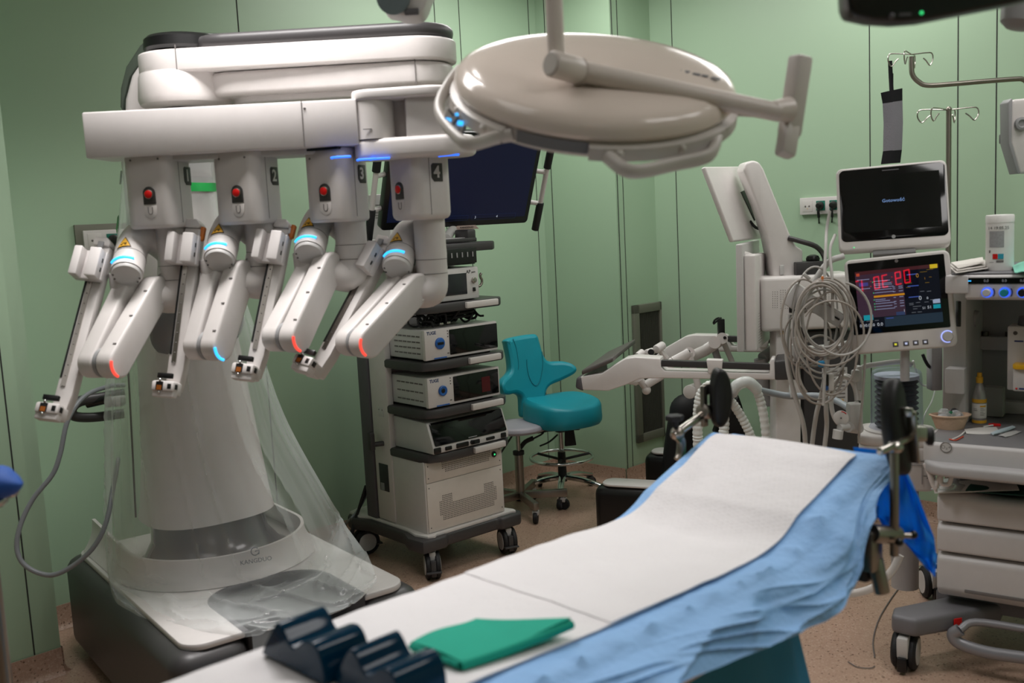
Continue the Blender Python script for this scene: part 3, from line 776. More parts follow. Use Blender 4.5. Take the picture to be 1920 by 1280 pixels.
    CC = PY(A['cap'][0], A['cap'][1], PT.y-.05)
    up = V((0, 0, 1)); rgt = V((1, 0, 0)); ax = (view*.74+up*.62+rgt*.2).normalized()
    rt = .0485
    nk = PY(A['hx']+22 if n != '4' else A['hx']+16, A['bot'], YR+.13)
    zE = PY(A['hx'], A['cap'][1]+22, YR+.13).z
    q1 = CC+ax*.115
    pts = [CC, CC+ax*.05, q1, q1+ax*.03+V((.02, 0, .012)), q1+V((.055, .055, .02)), V(((q1.x+nk.x)/2+.04, q1.y+.07, q1.z-.03)), V((nk.x-.01, nk.y, zE+.02))]
    mb = MB(white2); mb.tube(smooth(pts, 6), rt, n=28); part('elbow_tube', mb, arm_o)
    mb = MB(offw); mb.lathe([(rt*.93, 0), (rt*.93, .006), (rt*.86, .012), (0, .015)], zframe(CC+ax*.001, -ax), 36)
    mb.use(gap)
    Fc = zframe(CC+ax*.001, -ax)
    for t in (20, 45, 165, 190): mb.ball(Fc @ V((rt*.8*math.cos(R(t+150)), rt*.8*math.sin(R(t+150)), .013)), .0032)
    part('tube_cap', mb, arm_o)
    mb = MB(gap); Fs = zframe(CC+ax*.062, ax)
    mb.lathe([(rt+.0003, -.0008), (rt+.0006, 0), (rt+.0003, .0008)], Fs, 36); part('tube_seam', mb, arm_o)
    # blue arc just behind the cap, on the upper front of the tube
    n0 = (V((0, 0, 1))*.9-rgt*.25-view*.35); n0 = (n0-ax*n0.dot(ax)).normalized(); n1 = ax.cross(n0)
    mb = MB(led_b); mb.tube([CC+ax*.02+(n0*math.cos(R(t))+n1*math.sin(R(t)))*(rt+.0005) for t in range(-46, 47, 6)], .0046, n=8); part('status_light', mb, arm_o, 'glowing blue arc')
    mb = MB(); n2 = (n0*.96+(-rgt if False else n1)*.0).normalized()
    wraptri(mb, CC, ax, rt, CC+ax*.087+n2*rt, .052, black, yel); part('warning_label', mb, arm_o, 'yellow warning triangle')
    # neck under the housing, swelling into the rounded elbow of the front link
    top = V((nk.x, nk.y, zb+.02))
    pts = [top, V((nk.x, nk.y, zE+.05)), V((nk.x, nk.y, zE)), V((nk.x-.008, nk.y-.012, zE-.04)), Tp-a*.045+V((.01, .02, -.015)), Tp-a*.02-d*.005]
    rr = [.05, .05, .05, .05, .049, .047]
    mb = MB(white2); mb.tube(pts, rr, n=28, sm=6)
    mb.use(gap)
    for dz in (.06, .015):
        if zE+dz < zb-.012: mb.lathe([(.0503, -.0008), (.051, 0), (.0503, .0008)], M4.Translation((nk.x, nk.y, zE+dz)), 36)
    part('neck', mb, arm_o)
    # instrument slide
    c0 = K2-a*(.058+.034)
    Rt, Rb = PP(*A['RT'], c0, a), PP(*A['RB_'], c0, a)
    dr = (Rb-Rt).normalized(); a = a+V((.08, .36, 0)); a = (a-dr*a.dot(dr)).normalized(); f = a.cross(dr).normalized()
    if f.y > 0: f = -f
    LR = (Rb-Rt).length
    Fr = basis(Rt, a, z=f); Fr = basis(Rt, a, y=-dr)   # local x=a, y=up the slide, z = x cross y
    fz = Fr.to_3x3() @ V((0, 0, 1)); sg = 1 if fz.dot(f) > 0 else -1
    def Z(z): return z*sg
    def bx(m, x, y, z, sx, sy, sz, bev=0): m.box((x, y, Z(z)), (sx, sy, sz), Fr, bev)
    mb = MB(white2); rw = .052
    mb.prism([(-rw/2, 0.0), (rw/2, 0), (rw/2, -LR+.05), (rw/2-.01, -LR-.02), (-rw/2, -LR-.02)], min(Z(-.04), Z(.004)), max(Z(-.04), Z(.004)), Fr, .005)
    mb.prism([(-rw/2-.0, .028), (rw/2-.012, .028), (rw/2, .012), (rw/2, 0), (-rw/2, 0)], min(Z(-.04), Z(.012)), max(Z(-.04), Z(.012)), Fr, .004)
    sl = part('slide_rail', mb, arm_o)
    mb = MB(black); bx(mb, -rw/2+.006, -LR*.48, .005, .006, LR*.66, .002); part('cable_slot', mb, arm_o)
    mb = MB(steel if n != '4' else darksteel); bx(mb, -rw/2+.019, -LR*.5, .0055, .014, LR*.72, .004)
    mb.use(gap)
    for i in range(11): mb.ball(Fr @ V((-rw/2+.019, -LR*(.24+.062*i), Z(.0077))), .0022, n=8)
    part('linear_guide', mb, arm_o, 'steel guide strip with a row of screws')
    # carriage: U-shaped block open to the front
    mb = MB(white); yc = -.075
    bx(mb, -.008, yc, .018, .088, .094, .026, .004)
    bx(mb, -.04, yc, .044, .026, .094, .046, .005); bx(mb, .014, yc, .044, .036, .094, .046, .005)
    part('carriage', mb, arm_o)
    mb = MB(black)
    for yy in (.012, -.018): bx(mb, .0365-.004, yc+yy, .042, .002, .014, .007, .001)
    part('carriage_socket', mb, arm_o)
    if A['orange']:
        p = PP(A['orange'][0], A['orange'][1], Fr @ V((rw/2+.006, 0, 0)), a); q = Fr.inverted() @ p
        mb = MB(offw); mb.box((rw/2+.003, q.y, q.z), (.008, .02, .02), Fr, .002); part('lever_block', mb, arm_o)
        mb = MB(orange); mb.prism([(-.006, -.026), (.004, -.02), (.006, .02), (-.006, .022), (-.012, .0)], -.008, .008, Fr @ M4.Translation((rw/2+.013, q.y, q.z)), .002); part('release_lever', mb, arm_o, 'orange lever')
    else:
        mb = MB(midg); bx(mb, 0, .0, .014, .018, .022, .008, .002); part('release_button', mb, arm_o)
    # tool mount at the lower end
    tl = PP(A['tool'][0], A['tool'][1], c0-a*.0, a); q = Fr.inverted() @ tl
    y_ = -LR+.002; mb = MB(white2)
    bx(mb, 0, y_-.016, .03, .05, .04, .075, .006); bx(mb, -.003, y_-.03, .052, .066, .03, .036, .005)
    bx(mb, -.003, y_-.012, .056, .07, .032, .04, .007)
    tm = part('tool_mount', mb, arm_o)
    mb = MB(black); bx(mb, -.002, y_+.02, .064, .046, .016, .014, .002); part('latch_clip', mb, arm_o)
    mb = MB(black); bx(mb, -.012, y_-.012, .0765, .022, .026, .002); mb.use(brass); bx(mb, -.012, y_-.017, .0778, .015, .014, .002)
    mb.use(chrome); mb.ball(Fr @ V((-.012, y_+.006, Z(.076))), .005, n=10); mb.ball(Fr @ V((-.012, y_-.03, Z(.074))), .0045, n=10); part('contact_slot', mb, arm_o, 'slot with copper coloured contact')
    mb = MB(black); bx(mb, .0325, y_-.012, .058, .002, .016, .018, .001); bx(mb, .018, y_-.012, .0765, .012, .016, .002, .001); part('sensor_window', mb, arm_o)
for A in ARMS: arm(A)
# clear plastic cover hanging over the column and base
filmM = film('clear_plastic_film', 'f4f8f8', .10, .1, edge=.4, grain=.1)
rows = [[(238, 300, 3.8), (238, 300, 3.44), (318, 296, 3.38), (398, 300, 3.42), (404, 300, 3.8)],
        [(227, 440, 3.8), (229, 445, 3.42), (322, 450, 3.33), (412, 445, 3.4), (421, 440, 3.8)],
        [(220, 600, 3.8), (222, 620, 3.4), (340, 640, 3.22), (450, 615, 3.35), (472, 600, 3.8)],
        [(213, 760, 3.75), (215, 800, 3.36), (360, 840, 3.16), (490, 810, 3.25), (526, 770, 3.75)],
        [(213, 890, 3.8), (213, 965, 3.34), (390, 1020, 3.1), (560, 965, 3.25), (606, 920, 3.72)],
        None, None, None]
def zrow(pts): return [PZ(*p) for p in pts]
RW = [[PY(*p) for p in r] for r in rows[:5]]
RW.append(zrow([(213, 1010, .47), (214, 1080, .43), (400, 1112, .43), (590, 1068, .43), (640, 975, .43)]))
RW.append(zrow([(214, 1085, .36), (228, 1140, .37), (400, 1150, .425), (600, 1100, .425), (690, 1045, .42)]))
RW.append(zrow([(222, 1130, .30), (262, 1178, .345), (420, 1180, .415), (610, 1150, .41), (705, 1085, .415)]))
RW.append(zrow([(244, 1214, .2), (268, 1205, .29), (470, 1196, .40), (650, 1142, .40), (706, 1098, .412)]))
def cr(p, t):
    k = len(p)-1; i = min(k-1, int(t*k)); q = t*k-i
    p0 = p[max(0, i-1)]; p3 = p[min(k, i+2)]; p1, p2 = p[i], p[i+1]
    return .5*((2*p1)+(p2-p0)*q+(2*p0-5*p1+4*p2-p3)*q*q+(3*p1-p0-3*p2+p3)*q**3)
def drapef(u, v):
    col = [cr(r, u) for r in RW]
    p = cr(col, v)
    k = min(1, v*3)
    fold = (.020*math.sin(u*21+v*1.2)*max(0, math.sin(u*math.pi))+.010*abs(math.sin(u*37-v*3))+.012*nz3(u*9-v*1.5, v*2.2, 4))*k
    crk = (.007*abs(nz3(u*16, v*12, 1))+.005*abs(nz3(u*34-v*20, v*24, 6)))*k
    d = V((p.x+1.05, p.y-3.6, 0)).normalized()
    rdg = lambda x: (1-min(1, abs(x)*4))**3
    if v > .58:
        e = min(1, (v-.58)/.06); p = p+V((0, 0, e*(.003+abs(fold)*.2+.011*rdg(nz3(u*5-v*7, v*2.5+u*3, 5))+.009*rdg(nz3(u*9+v*8, v*4-u*4, 2)))))
        return p+d*(fold*(1-e)+crk*(1-e))
    crk = .012*rdg(nz3(u*11-v*2.2, v*1.6, 4))*k
    return p+d*(fold+crk)
mb = MB(filmM); mb.grid(drapef, 150, 150)
PD = solo('plastic_cover', mb, 'clear plastic dust cover hung over the robot column and spread over its base', 'plastic cover', loc=(-1.05, 3.5, .3))
gtape = mat('green_tape', '0c8a3c', .5)
mb = MB(gtape)
vs = [i/40 for i in range(41)]
def tape(u, v):
    # find cover height band near the given picture rows
    p = drapef(.5+.36*u, .047+.013*v); d = V((p.x+1.05, p.y-3.6, 0)).normalized(); return p+d*.004
mb.grid(tape, 20, 3); part('green_tape', mb, PD, 'green tape band round the cover')
mb = MB(gtape); mb.grid(lambda u, v: drapef(.0+.2*u, .085+.018*v+.02*u)+V((-.004, -.004, 0)), 10, 3); part('green_tape', mb, PD)
mb = MB(mat('white_label_paper', 'eef2f0', .6)); mb.grid(lambda u, v: drapef(.04+.1*u, .026+.024*v)+V((-.006, -.006, 0)), 6, 4); part('paper_label', mb, PD)
# grey cable looping from the robot's side
cab = mat('grey_cable_sheath', '8b8f94', .4)
mb = MB(cab)
cp = [(232, 722, 3.66), (205, 724, 3.6), (160, 742, 3.5), (128, 785, 3.42), (113, 850, 3.38), (98, 890, 3.36), (62, 935, 3.33), (38, 985, 3.3), (32, 1030, 3.28), (50, 1062, 3.27), (95, 1078, 3.27), (140, 1058, 3.28), (178, 1022, 3.29), (200, 975, 3.32), (212, 915, 3.4), (222, 860, 3.5)]
mb.tube([PY(*p) for p in cp], .0085, sm=6)
solo('power_cable', mb, 'thick grey cable hanging in a loop beside the robot base', 'cable')
# ------------------------------------------------------------------ surgical light
lampw = mat('lamp_cream_shell', 'dccfc5', .14, var=.02, spec=.35)
lampg = mat('lamp_grey', 'c6c0ba', .4)
lampa = mat('lamp_arm_cream', 'd9cfc8', .35)
lampd = mat('lamp_dark_grey', '77777a', .5)
DC = PY(1117, 133, 2.2)
SL = thing('surgical_light', 'large round cream surgical light on a jointed arm, hanging over the table', 'surgical light', DC)
tilt = V((.085, -.425, .88)).normalized()
DF = zframe(DC, tilt, (0, 1, 0))
DR = .304
mb = MB(lampw)
mb.lathe([(0, .02), (.1, .0195), (.18, .0165), (.24, .011), (.275, .004), (.295, -.006), (.303, -.02), (.3045, -.034), (.298, -.044), (.285, -.046)], DF, 96)
part('dish', mb, SL)
mb = MB(lampg); mb.lathe([(.292, -.044), (.297, -.05), (.297, -.068), (.285, -.082), (.25, -.088), (0, -.088)], DF, 96); o_ = part('lamp_ring', mb, SL)
mb = MB(mat('lamp_front_glass', 'd8d4cf', .1)); mb.lathe([(.26, -.0885), (.25, -.096), (.15, -.104), (0, -.107)], DF, 64); part('front_glass', mb, SL)
mb = MB(lampd)
Di = DF.inverted()
def dishp(px, py, h):  # point of a plane parallel to the dish at height h
    o = DF @ V((0, 0, h)); return PP(px, py, o, tilt)
def ang(px, py, h=-.06): q = Di @ dishp(px, py, h); return math.degrees(math.atan2(q.y, q.x))
a0, a1 = ang(957, 262), ang(1103, 278)
if a1 < a0: a0, a1 = a1, a0
mb.loft([[DF @ V((.301*math.cos(R(a0+(a1-a0)*i/24)), .301*math.sin(R(a0+(a1-a0)*i/24)), z)) for i in range(25)] for z in (-.046, -.07)], cap=False, cyc=False)
part('rim_band', mb, SL)
def grip(pts, r, name='grip_handle', fl=.75):
    m = MB(lampg); m.tube([dishp(x, y, h) for x, y, h in pts], r, sm=6, n=14, flat=fl); return part(name, m, SL)
grip([(862, 132, -.05), (842, 158, -.06), (824, 195, -.075), (830, 225, -.08), (862, 262, -.08), (885, 270, -.078), (930, 258, -.07), (962, 252, -.06)], .0145)
grip([(1105, 268, -.06), (1135, 290, -.068), (1168, 316, -.075), (1200, 321, -.078), (1262, 308, -.08), (1318, 296, -.078), (1338, 280, -.074), (1350, 240, -.065), (1356, 222, -.058)], .0145)
mb = MB(lampg)
def bracket(t0, t1, r0=.297, r1=.313, z0=-.046, z1=-.078):
    n = 20; rings = []
    for r, z in ((r0, z0), (r1, z0-.006), (r1, z1), (r0, z1)):
        rings.append([DF @ V((r*math.cos(R(t0+(t1-t0)*i/n)), r*math.sin(R(t0+(t1-t0)*i/n)), z)) for i in range(n+1)])
    rings.append(rings[0]); mb.loft(rings, cap=False, cyc=False)
def arng(p, q):
    a, b = ang(*p), ang(*q); 
    if b-a > 180: b -= 360
    if a-b > 180: a -= 360
    return a, b
bracket(*arng((850, 150), (948, 250))); bracket(*arng((1105, 270), (1352, 215)))
for px, py in ((846, 150), (858, 206), (917, 236), (1155, 273), (1252, 262)): mb.ball(DF @ V((.312*math.cos(R(ang(px, py))), .312*math.sin(R(ang(px, py))), -.062)), .009)
part('grip_bracket', mb, SL)
# lit control panel inside the left grip
mb = MB(white); cpc = dishp(853, 229, -.075)
vw = ray(853, 229).normalized(); FC = basis(cpc, V((.95, .2, -.2)), z=-vw)
mb.prism([(-.022, .028), (.012, .012), (.026, -.004), (.018, -.034), (-.004, -.03), (-.026, -.008)], -.006, .002, FC, .002); o_ = part('control_panel', mb, SL)
mb = MB(mat('panel_navy', '1a1d3a', .4))
for p, q in (((-.017, .024), (-.005, .012)), ((-.006, -.01), (.006, .012)), ((.009, -.012), (.018, -.029)), ((.018, -.029), (.0225, -.006))): mb.tube([FC @ V((p[0], p[1], .0025)), FC @ V((q[0], q[1], .0025))], .0017, n=6)
part('panel_marking', mb, o_)
for x, y, s in ((-.015, .001, 1), (.011, .0, 1), (.001, .0165, .55), (.002, -.017, .6)):
    mb = MB(led_b); mb.box((x, y, .0035), (.0115*s, .009*s, .002), FC, .001); part('touch_button', mb, o_, 'glowing blue button')
# writing on the dish (too blurred to read) and pale edge stripe
mb = MB(mat('dish_marking', '5d6066', .5))
wp = [(1256, 129), (1290, 135), (1322, 141), (1353, 148)]
for i, ((x, y), wd, hh) in enumerate(zip([(1268, 131), (1284, 134), (1306, 139), (1322, 142), (1342, 147)], [.022, .02, .018, .014, .02], [.008, .009, .007, .007, .008])):
    Fm = basis(dishp(x, y, .0125-.0035*i/4+.0035), dishp(1353, 148, .01)-dishp(1256, 129, .01), z=tilt); mb.box((0, 0, 0), (wd*.95, hh*1.7, .001), Fm)
part('dish_marking', mb, SL)
# arms
YL = 2.02
mb = MB(lampa); J = PY(1040, 120, YL)
mb.cyl((J.x+.005, J.y+.02, J.z), (J.x+.005, J.y+.02, CEIL+.005), .0175); mb.cyl((J.x+.005, J.y+.02, CEIL-.05), (J.x+.005, J.y+.02, CEIL+.005), .07)
part('ceiling_tube', mb, SL)
mb = MB(lampa); a, b = PY(1033, 119, YL-.015), PY(1086, 134, YL+.03)
mb.cyl(a, b, .0265, bev=.004); mb.use(lampg); mb.cyl(a+(a-b).normalized()*.0005, a+(a-b).normalized()*.003, .0215)
mb.use(lampa); mb.cyl(b, b+(b-a).normalized()*.008, .028, .024); part('swivel_joint', mb, SL)
mb = MB(lampa); c = PY(1462, 211, 2.06)
mb.cyl(b, c, .022, .019); part('support_arm', mb, SL)
mb = MB(lampa); c2 = PY(1478, 206, 2.08)
mb.cyl(PY(1448, 207, 2.058), c2, .019, .026); part('arm_elbow', mb, SL)
mb = MB(lampa); a = PY(1368, 204, 2.2); b = PY(1476, 206, 2.14)
mb.tube([a, a.lerp(b, .5), b], [.021, .024, .026], n=4, up=(0, 0.7, .7)); part('fork_arm', mb, SL)
mb = MB(lampd); mb.box((0, 0, 0), (.02, .03, .04), basis(PY(1366, 212, 2.26), V((1, .2, -.1)), z=(0, 0, 1)), .005); part('fork_hinge', mb, SL)
mb = MB(lampg); p0, p1, p2 = PY(1501, 104, 2.1), PY(1482, 232, 2.1), PY(1474, 282, 2.08)
dd = (p1-p0); FY = zx(p0, -dd, V((.85, .5, .16)))
mb.prism([(-.02, -.02), (.02, -.02), (.022, .012), (-.018, .02)], -.165, .0, FY, .008)
FY2 = zx(p1, p1-p2, V((.85, .5, .16))); mb.prism([(-.022, -.018), (.016, -.018), (.018, .012), (-.018, .018)], -.075, .01, FY2, .008); 
part('yoke', mb, SL)
mb = MB(lampd); mb.box((.0225, -.004, -.1), (.003, .008, .13), FY, .001); part('yoke_slot', mb, SL)
# ------------------------------------------------------------------ endoscopy tower
c1 = V((math.cos(R(41)), math.sin(R(41)), 0)); c2_ = V((-c1.y, c1.x, 0)); CO = V((-.411, 4.347, 0))
FCt = basis(CO, c1, z=(0, 0, 1))   # x across the front, y into depth, z up
ET = thing('endoscopy_tower', 'white wheeled equipment tower with charcoal shelves beside the robot', 'equipment cart', FCt @ V((.22, .25, 0)))
def P2(pts, bev=None): return pts
mb = MB(dark)
mb.prism([(-.075, -.045), (.06, -.045), (.075, -.028), (.37, -.028), (.39, -.05), (.5, -.05), (.53, -.02), (.53, .05), (.5, .12), (.5, .5), (.52, .58), (.48, .64), (-.02, .64), (-.075, .58), (-.085, .52), (-.05, .44), (-.05, .14), (-.085, .06)], .135, .195, FCt, .012)
part('base', mb, ET)
mb = MB(white2); mb.prism([(-.03, -.02), (.0, -.035), (.02, -.02), (.47, -.02), (.49, -.03), (.5, 0), (.47, .1), (.47, .6), (.0, .62), (-.05, .6), (-.06, .5), (-.03, .44), (-.03, .14), (-.05, .05)], .19, .206, FCt, .004); part('base_cover', mb, ET)
def caster(x, y, rot=0, big=1):
    m = MB(rubber); Fw = FCt @ M4.Translation((x, y, 0)) @ M4.Rotation(rot, 4, 'Z')
    for s in (-.022, .022):
        m.lathe([(.04, -.011), (.058, -.011), (.0625, -.006), (.0625, .006), (.058, .011), (.04, .011)], Fw @ M4.Translation((s, 0, .0625)) @ M4.Rotation(R(90), 4, 'Y'), 32)
        m.use(offw); m.lathe([(0, -.013), (.042, -.012), (.045, -.008), (.045, .008), (.042, .012), (0, .013)], Fw @ M4.Translation((s*1.08, 0, .0625)) @ M4.Rotation(R(90), 4, 'Y'), 28); m.use(rubber)
    o = part('caster', m, ET)
    m = MB(offw); m.cyl(Fw @ V((0, 0, .12)), Fw @ V((0, 0, .14)), .02); m.box((0, -.012, .105), (.03, .045, .05), Fw, .006); m.use(dark); m.box((0, -.052, .06), (.024, .02, .075), Fw, .004); m.box((0, -.06, .045), (.07, .03, .008), Fw, .003)
    part('caster_fork', m, o)
caster(0.0, 0.0, R(-30)); caster(.45, 0, R(-22)); caster(-.01, .53, R(75)); caster(.46, .56, R(20))
# lower cabinet with two perforated panels
mb = MB(white2); mb.box((.215, .15, .37), (.462, .3, .335), FCt, .006); cb = part('cabinet', mb, ET)
mb = MB(offw); mb.box((.214, -.002, .4), (.44, .004, .25), FCt, .001); mb.box((.214, -.002, .4865), (.44, .003, .003), FCt)
mb = MB(mat('panel_beige_white', 'd5cdc5', .45)); mb.box((.214, -.002, .323), (.444, .006, .225), FCt, .0015); mb.box((.214, -.002, .4875), (.444, .006, .098), FCt, .0015)
mb.use(gap)
for zz in (.232, .415, .46, .515):
    for xx in (.004, .425): mb.ball(FCt @ V((xx, -.005, zz)), .003, n=8)
pn = part('front_panel', mb, ET)
mb = MB(black)
def dots(x0, x1, z0, z1, keep):
    nx = int((x1-x0)/.0085); nzz = int((z1-z0)/.0085)
    for i in range(nx+1):
        for j in range(nzz+1):
            x, z = x0+i*.0085, z0+j*.0085
            if keep((x-x0)/(x1-x0), (z-z0)/(z1-z0)): 
                t = bmesh.new(); q = [FCt @ V((x+dx, -.0055, z+dz)) for dx, dz in ((-.0022, -.0022), (.0022, -.0022), (.0022, .0022), (-.0022, .0022))]
                t.faces.new([t.verts.new(v) for v in q]); mb._put(t)
rc = lambda u, v: not ((u < .04 and (v < .2 or v > .8)) or (u > .96 and (v < .2 or v > .8)))
dots(.085, .37, .475, .53, rc)
dots(.06, .395, .255, .37, lambda u, v: rc(u, v) and (v < .62 or u < .22 or u > .78))
part('vent_holes', mb, pn, 'rows of small dark vent holes')
mb = MB(black); Fk = basis(FCt @ V((.39, -.006, .497)), c1, y=(0, 0, 1)); mb.lathe([(0, 0), (.014, 0), (.014, .004), (.011, .006), (0, .006)], Fk, 24); mb.use(led_g); mb.lathe([(.0, .006), (.0045, .006), (.004, .0075), (0, .0075)], Fk, 12); part('power_button', mb, ET, 'black button with a green light')
# side column
mb = MB(white2)
mb.box((-.005, .31, .86), (.035, .14, 1.3), FCt, .008); mb.box((.43, .33, .92), (.035, .1, 1.16), FCt, .008)
part('upright', mb, ET)
mb = MB(offw); mb.box((.2, .40, .8), (.40, .05, 1.2), FCt, .008); part('back_panel', mb, ET)
mb = MB(dark2); mb.prism([(-.03, .385), (-.03, .47), (-.0, .5), (.44, .5), (.46, .47), (.46, .385)], .2, 1.5, FCt, .012); part('rear_column', mb, ET)
mb = MB(dark); mb.prism([(.016*math.cos(R(t)), .02+.018*math.sin(R(t))) for t in range(0, 181, 20)]+[(-.016, -.05), (.016, -.05)], -.012, .012, basis(FCt @ V((-.075, .32, .61)), c2_, y=(0, 0, 1)), .003)
mb.cyl(FCt @ V((-.075, .32, .585)), FCt @ V((-.02, .3, .585)), .012); part('cable_hook', mb, ET)
mb = MB(mat('rating_plate', '2b2c2e', .5)); mb.box((-.0235, .31, .42), (.002, .075, .13), FCt, .001); mb.use(midg); mb.box((-.0247, .325, .375), (.001, .03, .035), FCt); part('rating_plate', mb, ET)
mb = MB(offw); mb.box((-.0232, .30, .735), (.003, .045, .045), FCt, .001); mb.use(gap)
for yy in (.287, .313): mb.ball(FCt @ V((-.0245, yy, .745)), .003, n=8)
part('socket_plate', mb, ET)
def shelf(z, x0=-.022, x1=.475, y0=-.055, y1=.3, handle=True):
    m = MB(dark); r = .04
    o = [(x0, y1), (x0, y0+.08), (x0+.02, y0+.03), (x0+.07, y0+.004), (x0+.1, y0), (x1-.04, y0), (x1, y0+.04), (x1, y1)]
    m.prism(o, z-.04, z, FCt, .008); s = part('shelf', m, ET)
    if handle:
        m = MB(white2); m.box(((x0+x1)*.5+.095, y0-.007, z-.018), (.185, .02, .028), FCt, .004); part('shelf_handle', m, s, 'pale pull handle')
for z in (.572, .772, .985, 1.238): shelf(z)
shelf(1.497, handle=False, y0=-.03)
mb = MB(black); mb.box((.1, .1, 1.44), (.45, .28, .07), FCt, .004); mb.box((.1, .1, 1.41), (.44, .26, .02), FCt)
for i in range(14): mb.use(midg); mb.box((-.09+i*.03, -.042, 1.445), (.006, .002, .022), FCt)
part('black_rack_unit', mb, ET)
mb = MB(dark); mb.box((.36, .08, 1.53), (.05, .1, .05), FCt, .008); mb.box((.2, .1, 1.508), (.36, .16, .018), FCt, .004); part('top_bracket', mb, ET)
mb = MB(brushed); Fh = basis(FCt @ V((.36, .02, 1.33)), c1, y=(0, 0, 1)); mb.box((-.005, 0, 0), (.012, .075, .01), Fh, .003); mb.tube([Fh @ V(p) for p in [(.0, -.035, 0), (.02, -.038, 0), (.034, -.026, 0), (.036, -.01, 0), (.03, .0, 0), (.028, .012, 0), (.034, .02, 0)]], .006, sm=5); part('side_hook', mb, ET)
# equipment standing on the shelves
def unit(nm, lab, x0, x1, z0, z1, y0=-.035, y1=.27, m=None, bev=.006, front=None):
    o = thing(nm, lab, 'medical device', FCt @ V(((x0+x1)/2, (y0+y1)/2, z0)))
    mb = MB(m or offw); mb.box(((x0+x1)/2, (y0+y1)/2, (z0+z1)/2), (x1-x0, y1-y0, z1-z0), FCt, bev); part('housing', mb, o)
    return o
FX = lambda x, y, z: basis(FCt @ V((x, y, z)), c1, y=(0, 0, 1))   # local z towards the viewer
def vents(o, x, z0, z1, rows):
    mb = MB(gap)
    for i in range(rows):
        for j in range(6): mb.box((x-.001, .02+j*.034, z0+(z1-z0)*i/(rows-1)), (.002, .026, .006), FCt)
    part('vent_slots', mb, o)
feet = MB(rubber)
# generator with a sloped black screen
z0 = .573
g = thing('electrosurgical_generator', 'white device with a sloped black screen and sockets on the lowest shelf', 'medical device', FCt @ V((.225, .1, z0)))
mb = MB(offw)
Fs = FCt @ M4(((0, 0, 1, 0), (1, 0, 0, 0), (0, 1, 0, 0), (0, 0, 0, 1)))
mb.prism([(-.052, z0+.002), (-.052, z0+.032), (-.012, z0+.14), (.26, z0+.148), (.27, z0+.002)], .005, .45, Fs, .006); part('housing', mb, g)
mb = MB(glass); sd = V((0, .04, .108)).normalized()
Fsc = basis(FCt @ V((.228, -.0335, z0+.087)), c1, y=FCt.to_3x3() @ sd); mb.prism(rrect(.42, .107, .008), -.001, .0025, Fsc, .001); o_ = part('screen', mb, g)
mb = MB(midg); mb.text('bowa', Fsc @ M4.Translation((.005, -.047, .003)), .011, .0003) if 0 else mb.box((.005, -.047, .003), (.05, .004, .0004), Fsc); part('lettering', mb, o_)
mb = MB(black)
for x, sx, sz in ((.028, .038, .026), (.09, .036, .018), (.17, .07, .022), (.245, .05, .02), (.335, .05, .014), (.415, .03, .024)):
    mb = MB(black); mb.box((x, -.054, z0+.018), (sx, .01, sz), FCt, .004); part('socket', mb, g)
mb = MB(black); mb.cyl(FCt @ V((.225, -.05, z0+.02)), FCt @ V((.225, -.085, z0+.026)), .009); part('cable_plug', mb, g)

# two light grey units with blue controls
for z0, lab, knob in ((.773, 'white medical device with a blue round port, second shelf from the bottom', 0), (.986, 'white medical device with a blue round switch and screen, third shelf from the bottom', 1)):
    z1 = z0+.142
    u = thing('medical_device', lab, 'medical device', FCt @ V((.22, .1, z0)))
    mb = MB(offw); mb.box((.215, .13, (z0+z1)/2+.004), (.405, .29, z1-z0-.01), FCt, .006); part('housing', mb, u)
    mb = MB(white); mb.box((.218, -.022, (z0+z1)/2+.003), (.418, .024, z1-z0-.006), FCt, .006); part('front_panel', mb, u)
    mb = MB(rubber); 
    for x in (.04, .39):
        for y in (.0, .25): mb.cyl(FCt @ V((x, y, z0)), FCt @ V((x, y, z0+.009)), .012)
    part('foot', mb, u)
    mb = MB(glass); mb.prism(rrect(.265 if not knob else .28, .113, .004), -.001, .0025, FX(.285, -.034, (z0+z1)/2+.004), .001); o_ = part('screen', mb, u)
    Fk = FX(.09, -.034, (z0+z1)/2+.006)
    mb = MB(mat('cobalt_blue', '1f5fae', .35)); mb.lathe([(0, 0), (.026, 0), (.026, .005), (.022, .008), (.0, .008)] if knob else [(0, 0), (.023, 0), (.023, .007), (.019, .009), (.011, .006), (0, .006)], Fk, 32)
    mb.use(black)
    if knob: mb.box((0, 0, .0085), (.034, .012, .002), Fk, .0005)
    else: mb.lathe([(0, .0065), (.0105, .0065), (.009, .0075), (0, .0075)], Fk, 20)
    part('control_knob', mb, u, 'round blue control')
    mb = MB(mat('navy_print', '1b3a6b', .5)); mb.text('TUGE', FX(.047, -.034, z1-.016), .02, .0005, bold=.0006); part('lettering', mb, u)
    mb = MB(mat('blue_strip', '2463b8', .4)); mb.box((.09, -.035, z0+.012), (.07, .002, .005), FCt); mb.use(gap)
    mb.box((.135, -.035, z0+.028), (.01, .001, .005), FCt)
    for k in range(3): mb.ball(FCt @ V((.137, -.0345, z1-.014-.013*k)), .003, n=8)
    part('port', mb, u)
    vents(u, .0125, z0+.035, z1-.03, 4 if knob else 3)
    if not knob:
        mb = MB(black); mb.lathe([(0, 0), (.009, 0), (.009, .006), (0, .006)], FX(.38, -.031, z0+.095), 16); mb.use(mat('screen_red_glow', '51121c', .2)); mb.box((.34, -.0372, z0+.07), (.05, .0006, .07), FCt); part('screen_button', mb, o_)
